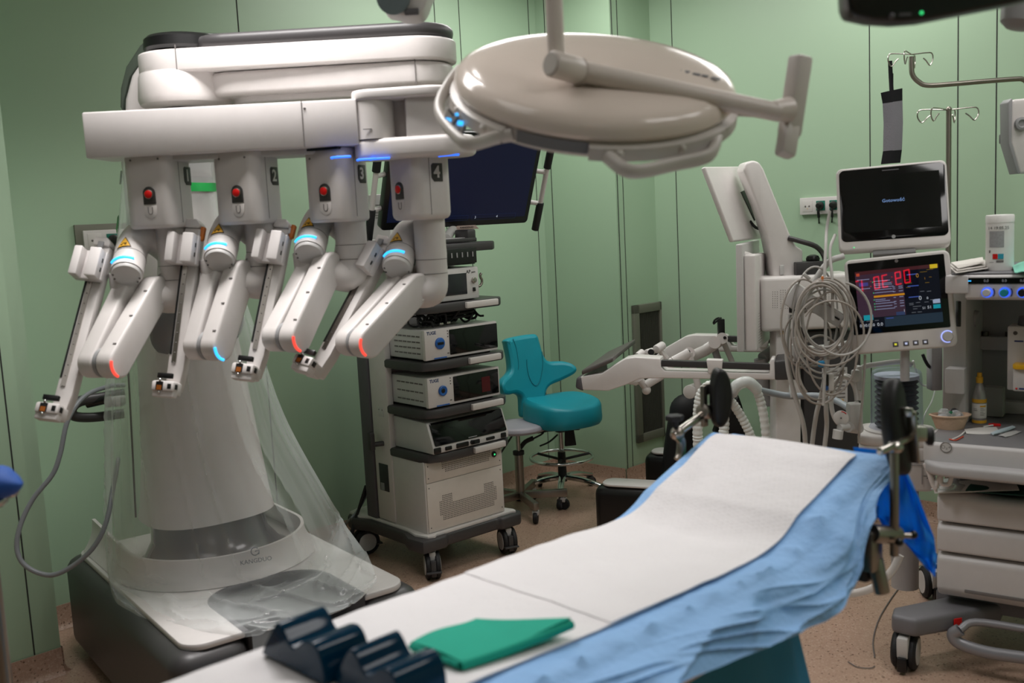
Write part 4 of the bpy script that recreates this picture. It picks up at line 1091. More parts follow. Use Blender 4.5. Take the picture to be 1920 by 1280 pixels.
# argon unit
z0 = 1.24; u = thing('medical_device', 'white medical device with a grey display on the upper shelf of the tower', 'medical device', FCt @ V((.16, .1, z0)))
mb = MB(offw); mb.box((.155, .12, z0+.075), (.365, .3, .145), FCt, .008); part('housing', mb, u)
mb = MB(mat('grey_display', '2a2c30', .08)); mb.box((.19, -.031, z0+.075), (.15, .003, .095), FCt, .002); part('display', mb, u)
mb = MB(steel); mb.lathe([(0, 0), (.013, 0), (.013, .01), (.008, .012), (0, .012)], FX(.305, -.03, z0+.087), 20); mb.lathe([(0, 0), (.012, 0), (.012, .008), (0, .008)], FX(.035, -.03, z0+.03), 20); mb.use(black); mb.box((.305, -.032, z0+.045), (.014, .008, .018), FCt, .002); part('socket', mb, u)
mb = MB(black); mb.text('AP', FX(.278, -.0305, z0+.126), .022, .0004); mb.text('pure', FX(.307, -.0305, z0+.124), .012, .0004); part('lettering', mb, u)
mb = MB(rubber); [mb.cyl(FCt @ V((x, y, z0-.001)), FCt @ V((x, y, z0+.004)), .012) for x in (.0, .31) for y in (.0, .25)]; part('foot', mb, u)
# coil of black leads on top of the third-shelf unit
mb = MB(rubber); rnd = random.Random(3)
zt = .986+.142+.008
for k in range(5):
    cx = .03+.045*k+rnd.uniform(-.01, .01); pts = []
    for i in range(26):
        t = i/26*2*math.pi*2; pts.append(FCt @ V((cx+.03*math.cos(t)+.02*i/26, .04+.03*math.sin(t*.5+k)+.01*k, zt+.026+.024*math.sin(t))))
    mb.tube(pts, .0042, n=8)
pts = [FCt @ V((.02+.013*i, .02+.03*math.sin(i*1.1), zt+.03+.02*math.sin(i*.8+1)+(.012*math.sin(i*2.1)))) for i in range(28)]
mb.tube(pts, .005, n=8, sm=3)
pts = [FCt @ V((.38-.012*i, .05+.03*math.cos(i*1.3), zt+.03+.022*math.cos(i*.9))) for i in range(26)]
mb.tube(pts, .006, n=8, sm=3)
pts = [FCt @ V((.27+.09*math.cos(i*.5), .06+.05*math.sin(i*.5), zt+.016+.0012*i)) for i in range(40)]
mb.tube(pts, .007, n=8, sm=2)
mb.use(steel); mb.box((.13, .0, zt+.008), (.02, .012, .01), FCt, .002); mb.box((.17, .0, zt+.009), (.02, .012, .01), FCt, .002)
solo('cable_bundle', mb, 'tangled bundle of black leads lying on the upper white device of the tower', 'cables')
# big monitor on the tower
mw, mh = .79, .46
ma = R(32); mx = V((math.cos(ma), math.sin(ma), 0)); mn = V((mx.y, -mx.x, 0))  # faces the viewer's right
tl_ = R(24); mup = (V((0, 0, 1))*math.cos(tl_)+mn*math.sin(tl_)).normalized()
Bm = PY(857, 425, 4.72)
FM = basis(Bm, mx, y=mup)   # origin at bottom centre, x right, y up the screen, z out
MO = thing('surgical_monitor', 'large black surgical monitor with white side handles on top of the tower', 'monitor', FCt @ V((.2, .12, 1.5)))
mb = MB(black); mb.prism([(p[0], p[1]+mh/2) for p in rrect(mw, mh, .02)], -.045, 0, FM, .005); part('casing', mb, MO)
mb = MB(mat('screen_deep_navy', '071030', emit=.5)); mb.box((0, mh/2+.008, .0008), (mw-.05, mh-.06, .002), FM); sc = part('screen', mb, MO)
su = mat('screen_line_blue', '20305e', emit=.25); sw_ = mat('screen_white', 'cfd8ea', emit=.5)
mb = MB(su)
for x0_, x1_ in ((-.3, -.18), (-.1, .05), (.07, .315)):
    for zz in (.032, .057): mb.box(((x0_+x1_)/2, zz, .0022), (x1_-x0_, .0012, .0006), FM)
    mb.box((x0_, .0445, .0022), (.0012, .025, .0006), FM); mb.box((x1_, .0445, .0022), (.0012, .025, .0006), FM)
mb.use(sw_)
for x_, s_ in ((-.285, '1'), (.09, '3'), (.21, '4')): mb.text(s_, FM @ M4.Translation((x_, .044, .0024)), .018, .0002)
part('screen_overlay', mb, sc)
mb = MB(mat('pinkish_badge', 'c9b2aa', .4)); mb.prism([(-.07, -.012), (.07, -.012), (.05, .006), (-.05, .006)], -.004, .004, FM @ M4.Translation((.05, -.002, .002)), .001); o_ = part('brand_badge', mb, MO)
mb = MB(black); mb.text('KANGDUO', FM @ M4.Translation((.05, -.003, .0065)), .014, .0003); part('lettering', mb, o_)
for sx in (-1, 1):
    xx = sx*(mw/2+.055)
    mb = MB(white); mb.cyl(FM @ V((xx, -.03, .0)), FM @ V((xx, mh-.05, .0)), .0125)
    for yy in (.1, .26): mb.tube([FM @ V((sx*mw/2-.01*sx, yy, -.03)), FM @ V((xx, yy+.0, 0))], .011, n=8)
    o_ = part('side_handle', mb, MO)
    for y0_, y1_ in ((-.04, .105), (.28, .42)):
        mb = MB(rubber); mb.cyl(FM @ V((xx, y0_, 0)), FM @ V((xx, y1_, 0)), .0185, bev=.003); part('rubber_grip', mb, o_)
mb = MB(offw); mb.box((.05, .1, -.06), (.12, .12, .03), FM, .004)
mb.tube([FM @ V((.05, .1, -.07)), FM @ V((.06, .0, -.09)), FCt @ V((.28, .12, 1.52))], .022, sm=4); mb.box((.28, .12, 1.512), (.2, .14, .014), FCt, .004); part('mount_arm', mb, MO)
# white machine half hidden behind the robot's third arm
WD = thing('medical_device', 'white boxy device half hidden behind the third robot arm, left of the monitor', 'medical device', FCt @ V((-.04, .2, 1.5)))
mb = MB(offw)
a, b = PY(694, 365, 4.75), PY(730, 448, 4.75)
mb.box(((a.x+b.x)/2, 4.8, (a.z+b.z)/2-.02), (b.x-a.x+.02, .12, a.z-b.z+.04), None, .008); part('housing', mb, WD)
mb = MB(gap)
for k in range(6): mb.box((a.x+.05, 4.738, a.z-.05-.012*k), (.06, .002, .003))
part('vent_slots', mb, WD)
mb = MB(offw); mb.box((0, 0, 0), (.3, .2, .02), basis(PY(720, 452, 4.68), c1, z=(0, 0, 1)), .004); part('stand', mb, WD)
mb = MB(black); mb.tube([PY(716, 402, 4.73), PY(722, 396, 4.72), PY(726, 404, 4.72), PY(724, 418, 4.72)], .006, sm=4); part('cable_clip', mb, WD)
# black leads trailing behind the tower
mb = MB(rubber)
for o in (0, .02): mb.tube([FCt @ V(p) for p in ((-.02+o, .48, .35), (-.06, .52, .2), (-.14+o, .5, .06), (-.2, .4, .012), (-.3-o, .45, .012), (-.38, .62, .012))], .007, sm=5)
mb.use(cab); mb.tube([PY(686, 930, 4.8), PY(672, 955, 4.75), PY(655, 975, 4.72), PZ(630, 1000, .02)], .007, sm=4)
solo('trailing_cable', mb, 'cables trailing down to the floor behind the equipment tower', 'cable')
# ------------------------------------------------------------------ teal chair and grey stool
teal = mat('teal_vinyl', '0f8fa0', .42, var=.06, scale=14, bump=.08)
tealD = mat('teal_seam', '0a6f7d', .5)
CH = thing('swivel_chair', 'teal swivel chair with a winged backrest and chrome foot ring in the corner', 'chair', V((.25, 5.56, 0)))
zc_ = lambda x, y: (920+x/3.555, 600+y/3.555)
nb = V((.5, -.86, 0)).normalized(); nb = (nb+V((0, 0, .12))).normalized()
bp0 = PY(1005, 700, 5.5); bu = V((-nb.y, nb.x, 0)).normalized(); bv = nb.cross(bu)
FBk = basis(bp0, bu, z=nb)
ol = [(98, 132), (180, 108), (290, 92), (318, 102), (332, 140), (350, 205), (372, 255), (402, 274), (470, 274), (520, 290), (544, 325), (530, 362), (470, 402), (405, 436), (378, 478), (368, 560), (360, 640), (235, 650), (215, 620), (212, 560), (205, 510), (165, 490), (110, 497), (62, 490), (42, 462), (38, 425), (60, 392), (105, 360), (125, 325), (118, 250), (100, 170)]
def bloc(x, y): p = FBk.inverted() @ PP(*zc_(x, y), bp0, nb); return (p.x, p.y)
op = smooth([V((*bloc(*p), 0)) for p in ol], 4, True)
def inset(P, d):
    o = []
    for i in range(len(P)):
        t = (P[(i+1) % len(P)]-P[i-1]).normalized(); n = V((t.y, -t.x, 0)); o.append(P[i]+n*d)
    return o
ar = sum(op[i-1].x*op[i].y-op[i].x*op[i-1].y for i in range(len(op)))
sg = -1 if ar > 0 else 1
def puff(p, z):
    return FBk @ V((p.x, p.y, z+1.0*max(0, abs(p.x)-.05)**2*1.6))
rings = []
for d, z in ((.02, -.072), (.006, -.066), (0, -.05), (0, -.022), (.004, -.008), (.012, -.001), (.022, .003)): rings.append([puff(q, z) for q in inset(op, sg*d)])
mb = MB(teal); mb.loft(rings, cap=False)
# front and rear covers
for dd, z in ((.022, .003), (.02, -.072)):
    q = inset(op, sg*dd); t = bmesh.new(); t.faces.new([t.verts.new((p.x, p.y, 0)) for p in q])
    for ax_ in (V((1, 0, 0)), V((0, 1, 0))):
        for k in range(-16, 17): bmesh.ops.bisect_plane(t, geom=t.verts[:]+t.edges[:]+t.faces[:], plane_co=ax_*(.025*k), plane_no=ax_)
    for v in t.verts: v.co = puff(v.co, z)
    bmesh.ops.recalc_face_normals(t, faces=t.faces); mb._put(t)
bk = part('backrest', mb, CH)
mb = MB(tealD); sl = [(238, 262), (240, 310), (252, 370), (272, 415), (298, 436), (320, 415), (335, 365), (345, 290), (340, 210)]
mb.tube([FBk @ V((*bloc(*p), .0045+1.6*max(0, abs(bloc(*p)[0])-.05)**2)) for p in sl], .0022, n=6, sm=4)
sl = [(140, 125), (165, 190), (180, 290), (176, 330)]
mb.tube([FBk @ V((*bloc(*p), .004+1.6*max(0, abs(bloc(*p)[0])-.05)**2)) for p in sl], .002, n=6, sm=4)
part('stitching', mb, bk, 'darker stitched seam')
sc_ = PY(1054, 770, 5.38); SC = V((sc_.x, sc_.y, 0))
zt_, zb_ = PY(1054, 752, 5.38).z, PY(1054, 795, 5.38).z
sf = V((nb.x, nb.y, 0)).normalized(); sr = V((-sf.y, sf.x, 0))
def seat_ring(k, z, hump=0):
    o = []
    for i in range(56):
        t = 2*math.pi*i/56; cx, sy = math.cos(t), math.sin(t)
        x = .205*k*abs(cx)**.75*(1 if cx > 0 else -1); y = .20*k*abs(sy)**.75*(1 if sy > 0 else -1)
        o.append(SC+sf*x+sr*y+V((0, 0, z+hump*(.02*(y/.2)**2-.012*(x/.2)))))
    return o
mb = MB(teal); mb.loft([seat_ring(.86, zb_+.002), seat_ring(.94, zb_+.008), seat_ring(.99, zb_+.025), seat_ring(1, zb_+.045), seat_ring(.985, zt_-.02, .4), seat_ring(.95, zt_-.006, .7), seat_ring(.88, zt_+.002, 1), seat_ring(.6, zt_+.006, 1), seat_ring(.3, zt_+.006, 1), seat_ring(.02, zt_+.006, 1)])
part('seat', mb, CH)
BCc = V((.25, 5.56, 0))
mb = MB(rubber); mb.box((SC.x-.02, SC.y+.03, zb_-.012), (.22, .18, .028), None, .006); mb.cyl((BCc.x, BCc.y, zb_-.08), (BCc.x, BCc.y, zb_-.01), .03, .045)
mb.tube([V((SC.x-.04, SC.y+.04, zb_-.02)), bp0-nb*.06+V((0, 0, -.32)), bp0-nb*.085+V((0, 0, -.18))], .018, n=8, sm=4, flat=.5)
part('tilt_mechanism', mb, CH)
mb = MB(rubber); mb.tube([PY(1022, 800, 5.4), PY(1018, 812, 5.38), PY(1000, 822, 5.36)], .005, n=8, sm=3); mb.tube([PY(1000, 821, 5.36), PY(985, 828, 5.35), PY(975, 840, 5.34)], .013, n=8, sm=3, flat=.5)
mb.tube([PY(1045, 815, 5.45), PY(1030, 828, 5.38), PY(1012, 836, 5.36)], .005, n=8, sm=3); part('adjusting_lever', mb, CH)
mb = MB(rubber); mb.prism([(-.03, -.06), (.035, -.06), (.02, .06), (-.025, .06)], -.008, .008, basis(PY(1068, 815, 5.32), V((1, .3, 0)), y=(0, 0, 1)), .003); part('rear_flap', mb, CH)
mb = MB(chrome); mb.cyl((BCc.x, BCc.y, .12), (BCc.x, BCc.y, zb_-.06), .016); mb.use(rubber); mb.cyl((BCc.x, BCc.y, .09), (BCc.x, BCc.y, .26), .026, .022); part('gas_lift', mb, CH)
mb = MB(chrome); zr = PY(1042, 857, 5.56).z; mb.tube([V((BCc.x+.178*math.cos(t*math.pi/24), BCc.y+.178*math.sin(t*math.pi/24), zr)) for t in range(48)], .0095, cyc=True)
mb.use(rubber)
for k in range(3): t = R(20+120*k); mb.tube([V((BCc.x, BCc.y, zr-.015)), V((BCc.x+.172*math.cos(t), BCc.y+.172*math.sin(t), zr))], .008, n=8)
part('foot_ring', mb, CH)
def swivel(parent, p, ang, r=.03, m=offw, hm=offw):
    mb = MB(rubber); F = M4.Translation((p.x, p.y, r)) @ M4.Rotation(ang, 4, 'Z')
    mb.lathe([(r*.55, -.011), (r*.93, -.011), (r, -.006), (r, .006), (r*.93, .011), (r*.55, .011)], F @ M4.Rotation(R(90), 4, 'Y'), 24)
    mb.use(m); mb.lathe([(0, -.013), (r*.62, -.012), (r*.62, .012), (0, .013)], F @ M4.Rotation(R(90), 4, 'Y'), 20)
    o = part('caster', mb, parent); mb = MB(hm)
    mb.box((0, .008, r*.75), (.034, r*1.3, r*.8), F, .006); mb.cyl(F @ V((0, .0, r*1.0)), F @ V((0, 0, r*1.7)), .008); part('caster_fork', mb, o)
for a in (-25, -97, -169, 119, 47):
    d = V((math.cos(R(a)), math.sin(R(a)), 0)); mb = MB(chrome)
    mb.tube([BCc+V((0, 0, .115)), BCc+d*.12+V((0, 0, .105)), BCc+d*.265+V((0, 0, .068))], [.017, .016, .011], sm=4, n=10, flat=1.2); part('base_leg', mb, CH)
    swivel(CH, BCc+d*.262, R(a+70), .028, dark2, dark)
ST = thing('stool', 'round grey padded stool on a steel cross base beside the equipment tower', 'stool', V((.005, 5.3, 0)))
gv = mat('grey_vinyl', '9b98a0', .45, var=.03, scale=10)
SP = V((.005, 5.3, 0)); zs = PZ(966, 806, .55); 
zt_ = PY(966, 796, 5.3).z
mb = MB(gv); mb.lathe([(0, -.035), (.13, -.035), (.15, -.03), (.158, -.018), (.156, -.004), (.148, .004), (.12, .008), (0, .010)], M4.Translation((SP.x, SP.y, zt_)), 48); part('seat', mb, ST)
mb = MB(brushed); mb.cyl((SP.x, SP.y, .1), (SP.x, SP.y, zt_-.16), .024); mb.use(steel); mb.cyl((SP.x, SP.y, .3), (SP.x, SP.y, zt_-.03), .0125); mb.use(rubber); mb.cyl((SP.x, SP.y, zt_-.165), (SP.x, SP.y, zt_-.145), .031); part('column', mb, ST)
mb = MB(rubber); mb.tube([V((SP.x-.02, SP.y-.03, zt_-.04)), V((SP.x-.1, SP.y-.08, zt_-.14))], .005); part('height_lever', mb, ST)
for a in (0, -72, -144, 144, 72):
    d = V((math.cos(R(a)), math.sin(R(a)), 0)); mb = MB(brushed)
    mb.box((.13, 0, .095), (.25, .03, .04), basis(SP, d, z=(0, 0, 1)), .003); part('base_leg', mb, ST)
    swivel(ST, SP+d*.235, R(a+60), .032, rubber, offw)
# ------------------------------------------------------------------ surgeon console
ns, ls = V((-.92, .39, 0)).normalized(), V((.39, .92, 0)).normalized()
KP = PY(1500, 800, 4.75)
SCN = thing('surgeon_console', 'white surgeon console with two armrest rails and screens seen from behind', 'console', V((KP.x, KP.y, 0)))
conw = mat('console_white', 'dfdad8', .4, coat=.1)
def slab4(mb, c4, th, n, bev=.004):
    """quad slab from 4 world corners, thickness th along n"""
    n = V(n).normalized(); a = [V(p) for p in c4]; t = bmesh.new()
    A = [t.verts.new(p) for p in a]; B = [t.verts.new(p+n*th) for p in a]
    t.faces.new(A); t.faces.new(B[::-1])
    for i in range(4): t.faces.new((A[i], B[i], B[(i+1) % 4], A[(i+1) % 4]))
    bmesh.ops.recalc_face_normals(t, faces=t.faces)
    return mb._put(t, None, bev, 3)
# wheeled feet
for px, py, zz in ((1112, 912, .3), (1206, 852, .3)):
    p = PZ(px, py, zz); F = basis(V((p.x, p.y, 0)), -ns, z=(0, 0, 1))
    mb = MB(black); mb.box((.45, .075, .165), (.9, .15, .27), F, .04, 4); o_ = part('foot', mb, SCN)
    mb = MB(conw); mb.prism([(q[0]+.46, q[1]+.075) for q in rrect(.86, .125, .05)], .3, .312, F, .005); part('foot_cover', mb, o_)
    mb = MB(rubber); [mb.cyl(F @ V((x, .02, .03)), F @ V((x, .13, .03)), .03) for x in (.1, .8)]; part('wheel', mb, o_)
mb = MB(conw); pxprism(mb, [(1455, 825), (1455, 612), (1502, 608), (1502, 960), (1455, 960)], 4.66, 4.78, .008); part('column_cover', mb, SCN)
mb = MB(dark); a, b = PY(1500, 620, 4.72), PY(1612, 960, 4.72)
mb.box(((a.x+b.x)/2, 4.8, a.z/2), (b.x-a.x, .24, a.z), None, .015); part('column', mb, SCN)
mb = MB(offw); mb.box((0, 0, 0), (.12, .006, .17), M4.Translation(PY(1565, 722, 4.678))); mb.use(gap)
for k in range(8): mb.box((0, 0, 0), (.1, .002, .004), M4.Translation(PY(1565, 696+7*k, 4.674)))
mb.use(yel); mb.prism([(-.012, -.01), (.012, -.01), (0, .012)], 0, .002, basis(PY(1580, 752, 4.673), (1, 0, 0), y=(0, 0, 1))); part('rating_plate', mb, SCN)
mb = MB(yel); mb.prism([(-.02, -.016), (.02, -.016), (0, .02)], 0, .002, basis(PY(1470, 620, 4.655), (1, 0, 0), y=(0, 0, 1))); mb.use(black); mb.prism([(-.006, -.008), (.006, -.008), (0, .01)], .002, .003, basis(PY(1470, 620, 4.655), (1, 0, 0), y=(0, 0, 1))); part('warning_label', mb, SCN, 'yellow warning triangle')
# near armrest (rail with a slot) and far armrest
def prismY(mb, pts, ya, yb, th, bev=.01):
    """outline in picture rows; distance runs from ya at the outline's left end to yb at its right end"""
    xs = [p[0] for p in pts]; x0, x1 = min(xs), max(xs)
    A0, A1 = PY(x0, 690, ya), PY(x1, 690, yb); d = (A1-A0); d.z = 0; d.normalize(); n = V((-d.y, d.x, 0))
    F = basis(A0, d, y=(0, 0, 1)); Fi = F.inverted(); q = [Fi @ PP(x, y, A0, n) for x, y in pts]
    mb.prism([(p.x, p.y) for p in q], -th, 0, F, bev, 3, 40); return F, A0, n
yA, yB = 4.72, 4.45
def yat(px): # distance along the near rail
    return yA+(yB-yA)*(px-1082)/(1455-1082)
ol = [(1088, 706), (1128, 700), (1152, 684), (1172, 672), (1190, 669), (1238, 672), (1240, 688), (1246, 695), (1442, 700), (1442, 680), (1446, 673), (1452, 672), (1455, 712), (1300, 710), (1240, 709), (1200, 710), (1172, 722), (1140, 733), (1092, 731)]
mb = MB(conw); Fr_, A0_, n_ = prismY(mb, ol, yA, yB, .10, .006); part('armrest_rail', mb, SCN)
def onrail(px, py, off=0): return PP(px, py, A0_-n_*off, n_)
mb = MB(dark)
slab4(mb, [onrail(1240, 675), onrail(1444, 682), onrail(1444, 694), onrail(1240, 687)], .03, n_, .002); part('handrail_bar', mb, SCN)
mb = MB(conw); slab4(mb, [onrail(1324, 674, .006), onrail(1355, 675, .006), onrail(1353, 700, .006), onrail(1328, 700, .006)], .05, n_, .004); part('rail_bracket', mb, SCN)
mb = MB(mat('armrest_pad_grey', '5d5856', .5)); slab4(mb, [onrail(1090, 704), onrail(1150, 678), onrail(1150, 678)+n_*.62+V((0, 0, .005)), onrail(1090, 704)+n_*.62], .025, (0, 0, 1), .01); part('armrest_pad', mb, SCN)
mb = MB(dark2); slab4(mb, [onrail(1080, 708, .004), onrail(1090, 705, .004), onrail(1094, 734, .004), onrail(1078, 728, .004)], .6, n_, .012); part('armrest_end_cap', mb, SCN)
mb = MB(dark); slab4(mb, [onrail(1452, 676, .004), onrail(1500, 672, .004), onrail(1500, 712, .004), onrail(1452, 713, .004)], .2, n_, .01); part('rail_mount', mb, SCN)
yA2, yB2 = 5.3, 5.02
mb = MB(conw); ol = [(1222, 672), (1250, 650), (1285, 630), (1300, 627), (1360, 628), (1368, 640), (1372, 648), (1450, 649), (1450, 661), (1340, 659), (1300, 662), (1262, 676), (1240, 690)]
Fr2, A2, n2 = prismY(mb, ol, yA2, yB2, .07, .008); part('armrest_rail', mb, SCN)
on2 = lambda px, py, off=0: PP(px, py, A2-n2*off, n2)
mb = MB(dark); slab4(mb, [on2(1364, 630), on2(1450, 632), on2(1450, 643), on2(1364, 641)], .03, n2, .002); part('handrail_bar', mb, SCN)
mb = MB(conw); slab4(mb, [on2(1418, 629, .006), on2(1444, 630, .006), on2(1438, 652, .006), on2(1424, 652, .006)], .04, n2, .004); part('rail_bracket', mb, SCN)
# hand controllers: jointed white links
def chain(pts, r, m=conw, joints=True, name='hand_control_link', flat=.6, y=4.95):
    mb = MB(m); P = [PY(p[0], p[1], p[2] if len(p) > 2 else y) for p in pts]
    for a, b in zip(P, P[1:]): mb.tube([a, b], r, n=12, flat=flat)
    if joints:
        for p in P: mb.ball(p, r*1.12, n=14)
    return part(name, mb, SCN)
chain([(1357, 634, 5.0), (1322, 657, 4.98), (1298, 668, 4.95)], .03, joints=False)
mb = MB(conw); [mb.cyl(PY(x, y, 4.9), PY(x, y, 5.0), r) for x, y, r in ((1354, 634, .028), (1292, 662, .03), (1340, 642, .03))]
mb.use(black); [mb.cyl(PY(x, y, 4.893), PY(x, y, 4.9), .008) for x, y in ((1359, 633), (1291, 659))]; part('hand_control_joint', mb, SCN)
chain([(1292, 662, 4.9), (1262, 678, 4.88), (1232, 700, 4.86)], .026, joints=False)
chain([(1292, 662, 4.9), (1306, 712, 4.9), (1312, 735, 4.9)], .017, joints=False)
chain([(1356, 640, 5.0), (1378, 690, 4.98)], .014, joints=False, m=offw)
chain([(1340, 655, 5.0), (1352, 692, 4.98)], .02, joints=False, m=midg)
mb = MB(conw)
mb.cyl(PY(1196, 668, 4.82), PY(1206, 660, 4.84), .02, bev=.004); mb.cyl(PY(1212, 662, 4.82), PY(1224, 658, 4.86), .018, bev=.004); mb.cyl(PY(1230, 655, 4.82), PY(1243, 647, 4.86), .021, bev=.004)
mb.tube([PY(1236, 655, 4.85), PY(1250, 672, 4.85)], .014, n=8); mb.tube([PY(1206, 664, 4.84), PY(1236, 656, 4.84)], .01, n=8); part('finger_grip', mb, SCN)
mb = MB(black); mb.lathe([(.006, -.01), (.015, -.01), (.015, .01), (.006, .01)], zframe(PY(1221, 660, 4.8), (-.3, -1, .2)), 20); part('grip_wheel', mb, SCN)
mb = MB(conw); mb.tube([PY(1172, 712, 4.86), PY(1192, 716, 4.86), PY(1205, 708, 4.86)], .018, n=10, flat=.6); mb.tube([PY(1200, 712, 4.86), PY(1212, 728, 4.86)], .019, n=10); mb.tube([PY(1210, 722, 4.86), PY(1240, 704, 4.88)], .022, n=10); mb.ball(PY(1212, 731, 4.86), .023); part('lower_grip', mb, SCN)
mb = MB(conw); mb.cyl(PY(1292, 735, 4.9), PY(1310, 728, 5.0), .035, bev=.006); part('pivot_motor', mb, SCN)
mb = MB(black); mb.box((0, 0, 0), (.034, .03, .1), M4.Translation(PY(1352, 616, 5.05)), .003); mb.tube([PY(1352, 603, 5.05), PY(1348, 596, 5.05), PY(1340, 600, 5.05), PY(1338, 607, 5.05), PY(1347, 599, 5.04), PY(1352, 596, 5.05)], .005, n=8, sm=3); part('black_sensor', mb, SCN)
mb = MB(midg); mb.cyl(PY(1426, 672, 4.8), PY(1436, 760, 4.8), .032); mb.tube([PY(1430, 672, 4.8), PY(1454, 655, 4.85)], .03, n=12); part('support_tube', mb, SCN)
# big housing with the rear of the screens
mb = MB(conw); a = PY(1428, 520, 4.62); b = PY(1606, 614, 4.62)
mb.box(((a.x+b.x)/2, 4.72, (a.z+b.z)/2), (b.x-a.x, .2, a.z-b.z), None, .02, 4)
o_ = part('electronics_housing', mb, SCN)
mb = MB(gap)
def dotrow(x0, y0, nx, ny, Yd, st=4.2, s=.0028):
    for i in range(nx):
        for j in range(ny): mb.box((0, 0, 0), (s, .001, s), M4.Translation(PY(x0+i*st, y0+j*st, Yd)))
dotrow(1449, 547, 3, 8, 4.619); dotrow(1464, 544, 4, 9, 4.619); dotrow(1550, 548, 4, 8, 4.619); part('vent_holes', mb, o_)
mb = MB(black); slab4(mb, [PY(1480, 540, 4.615), PY(1512, 540, 4.615), PY(1512, 586, 4.615), PY(1480, 586, 4.615)], .01, (0, 1, 0), .002); mb.use(orange); mb.box((0, 0, 0), (.06, .002, .006), M4.Translation(PY(1497, 541, 4.613))); part('open_port', mb, o_, 'dark opening with cables')
# lower screen, seen from behind at a sharp angle
q = [PY(1382, 660, 4.55), PY(1379, 458, 4.55)]; q += [q[1]+ls*.5+V((0, 0, .0)), q[0]+ls*.5]
mb = MB(offw); slab4(mb, q, .03, -ns, .006); o_ = part('lower_screen', mb, SCN)
mb = MB(conw); off = -ns*.03
slab4(mb, [q[0]+off+ls*.03+V((0, 0, .0)), q[1]+off+ls*.03+V((0, 0, -.05)), q[1]+off+ls*.45+V((0, 0, -.06)), q[0]+off+ls*.45], .055, -ns, .01); part('screen_rear_cover', mb, o_)
mb = MB(conw); p = PY(1412, 500, 4.5); slab4(mb, [PY(1394, 470, 4.6), PY(1428, 480, 4.66), PY(1428, 516, 4.66), PY(1414, 518, 4.6)], .05, (0, 1, 0), .006); part('screen_bracket', mb, o_)
mb = MB(gap); dotrow(1401, 592, 5, 11, 4.505, 2.6, .0024) if 0 else None
for i in range(5):
    for j in range(12): mb.box((0, 0, 0), (.0026, .0026, .0026), M4.Translation(q[0]+off*1.0-ns*.0555+ls*(.09+.02*i)+V((0, 0, .03+.0125*j))))
part('vent_holes', mb, o_)
# upper slanted screen
u4 = [PY(1376, 452, 4.62), PY(1322, 312, 4.62), PY(1398, 311, 4.95), PY(1440, 444, 4.95)]
nu = (u4[1]-u4[0]).cross(u4[3]-u4[0]).normalized()
if nu.dot(V((-1, 0, 0))) < 0: nu = -nu
mb = MB(conw); slab4(mb, u4, .025, nu, .008); o_ = part('upper_screen', mb, SCN)
uv = lambda a, b: (u4[1].lerp(u4[2], a)).lerp(u4[0].lerp(u4[3], a), b)-nu*.002
mb = MB(black); slab4(mb, [uv(.62, .36), uv(.78, .33), uv(.86, .72), uv(.74, .76)], .004, -nu, .001); mb.use(offw); mb.cyl(uv(.88, .48), uv(.88, .48)-nu*.02, .016); mb.use(rubber); mb.tube([uv(.62, .76), uv(.66, .86)-nu*.01, uv(.8, .9)-nu*.02, uv(.95, .84)], .007, n=8, sm=3); part('open_cable_port', mb, o_, 'dark opening with cables')
# white neck holding the screens
mb = MB(conw); pxprism(mb, [(1393, 318), (1398, 305), (1412, 300), (1424, 304), (1432, 316), (1462, 390), (1482, 440), (1494, 462), (1506, 468), (1506, 522), (1450, 522), (1446, 480), (1438, 440), (1420, 385)], 4.68, 4.82, .012, 3, 30); o_ = part('screen_arm', mb, SCN)
mb = MB(offw); mb.box((0, 0, 0), (.02, .012, .045), M4.Translation(PY(1466, 506, 4.675)), .004); part('latch', mb, o_)
mb = MB(dark); mb.tube([PY(1478, 446, 4.68), PY(1500, 452, 4.66), PY(1530, 462, 4.66), PY(1545, 480, 4.7), PY(1548, 500, 4.74)], .012, n=10, sm=4); part('cable_loom', mb, SCN)
mb = MB(dark); a = PY(1493, 492, 4.64); b = PY(1545, 522, 4.64); mb.box(((a.x+b.x)/2, 4.7, (a.z+b.z)/2), (b.x-a.x, .12, a.z-b.z), None, .003); o_ = part('control_box', mb, SCN)
mb = MB(black); mb.lathe([(.02, -.02), (.03, -.01), (.032, .004), (.026, .016), (.012, .022), (0, .022)], M4.Translation(PY(1524, 486, 4.7)), 24); part('dome_knob', mb, o_)
mb = MB(rubber); mb.tube([PY(1290, 760, 5.2), PY(1282, 800, 5.2), PY(1275, 850, 5.2), PY(1270, 900, 5.2)], .09, n=14, sm=3, flat=.7); mb.ball(PY(1290, 772, 5.2), .1, (1, .8, 1)); part('seat_hose_cover', mb, SCN, 'rounded black side cover') 
mb = MB(black); pxprism(mb, [(1345, 820), (1362, 770), (1385, 740), (1392, 760), (1400, 790), (1400, 820)], 4.95, 5.1, .01); part('pedal_cover', mb, SCN)
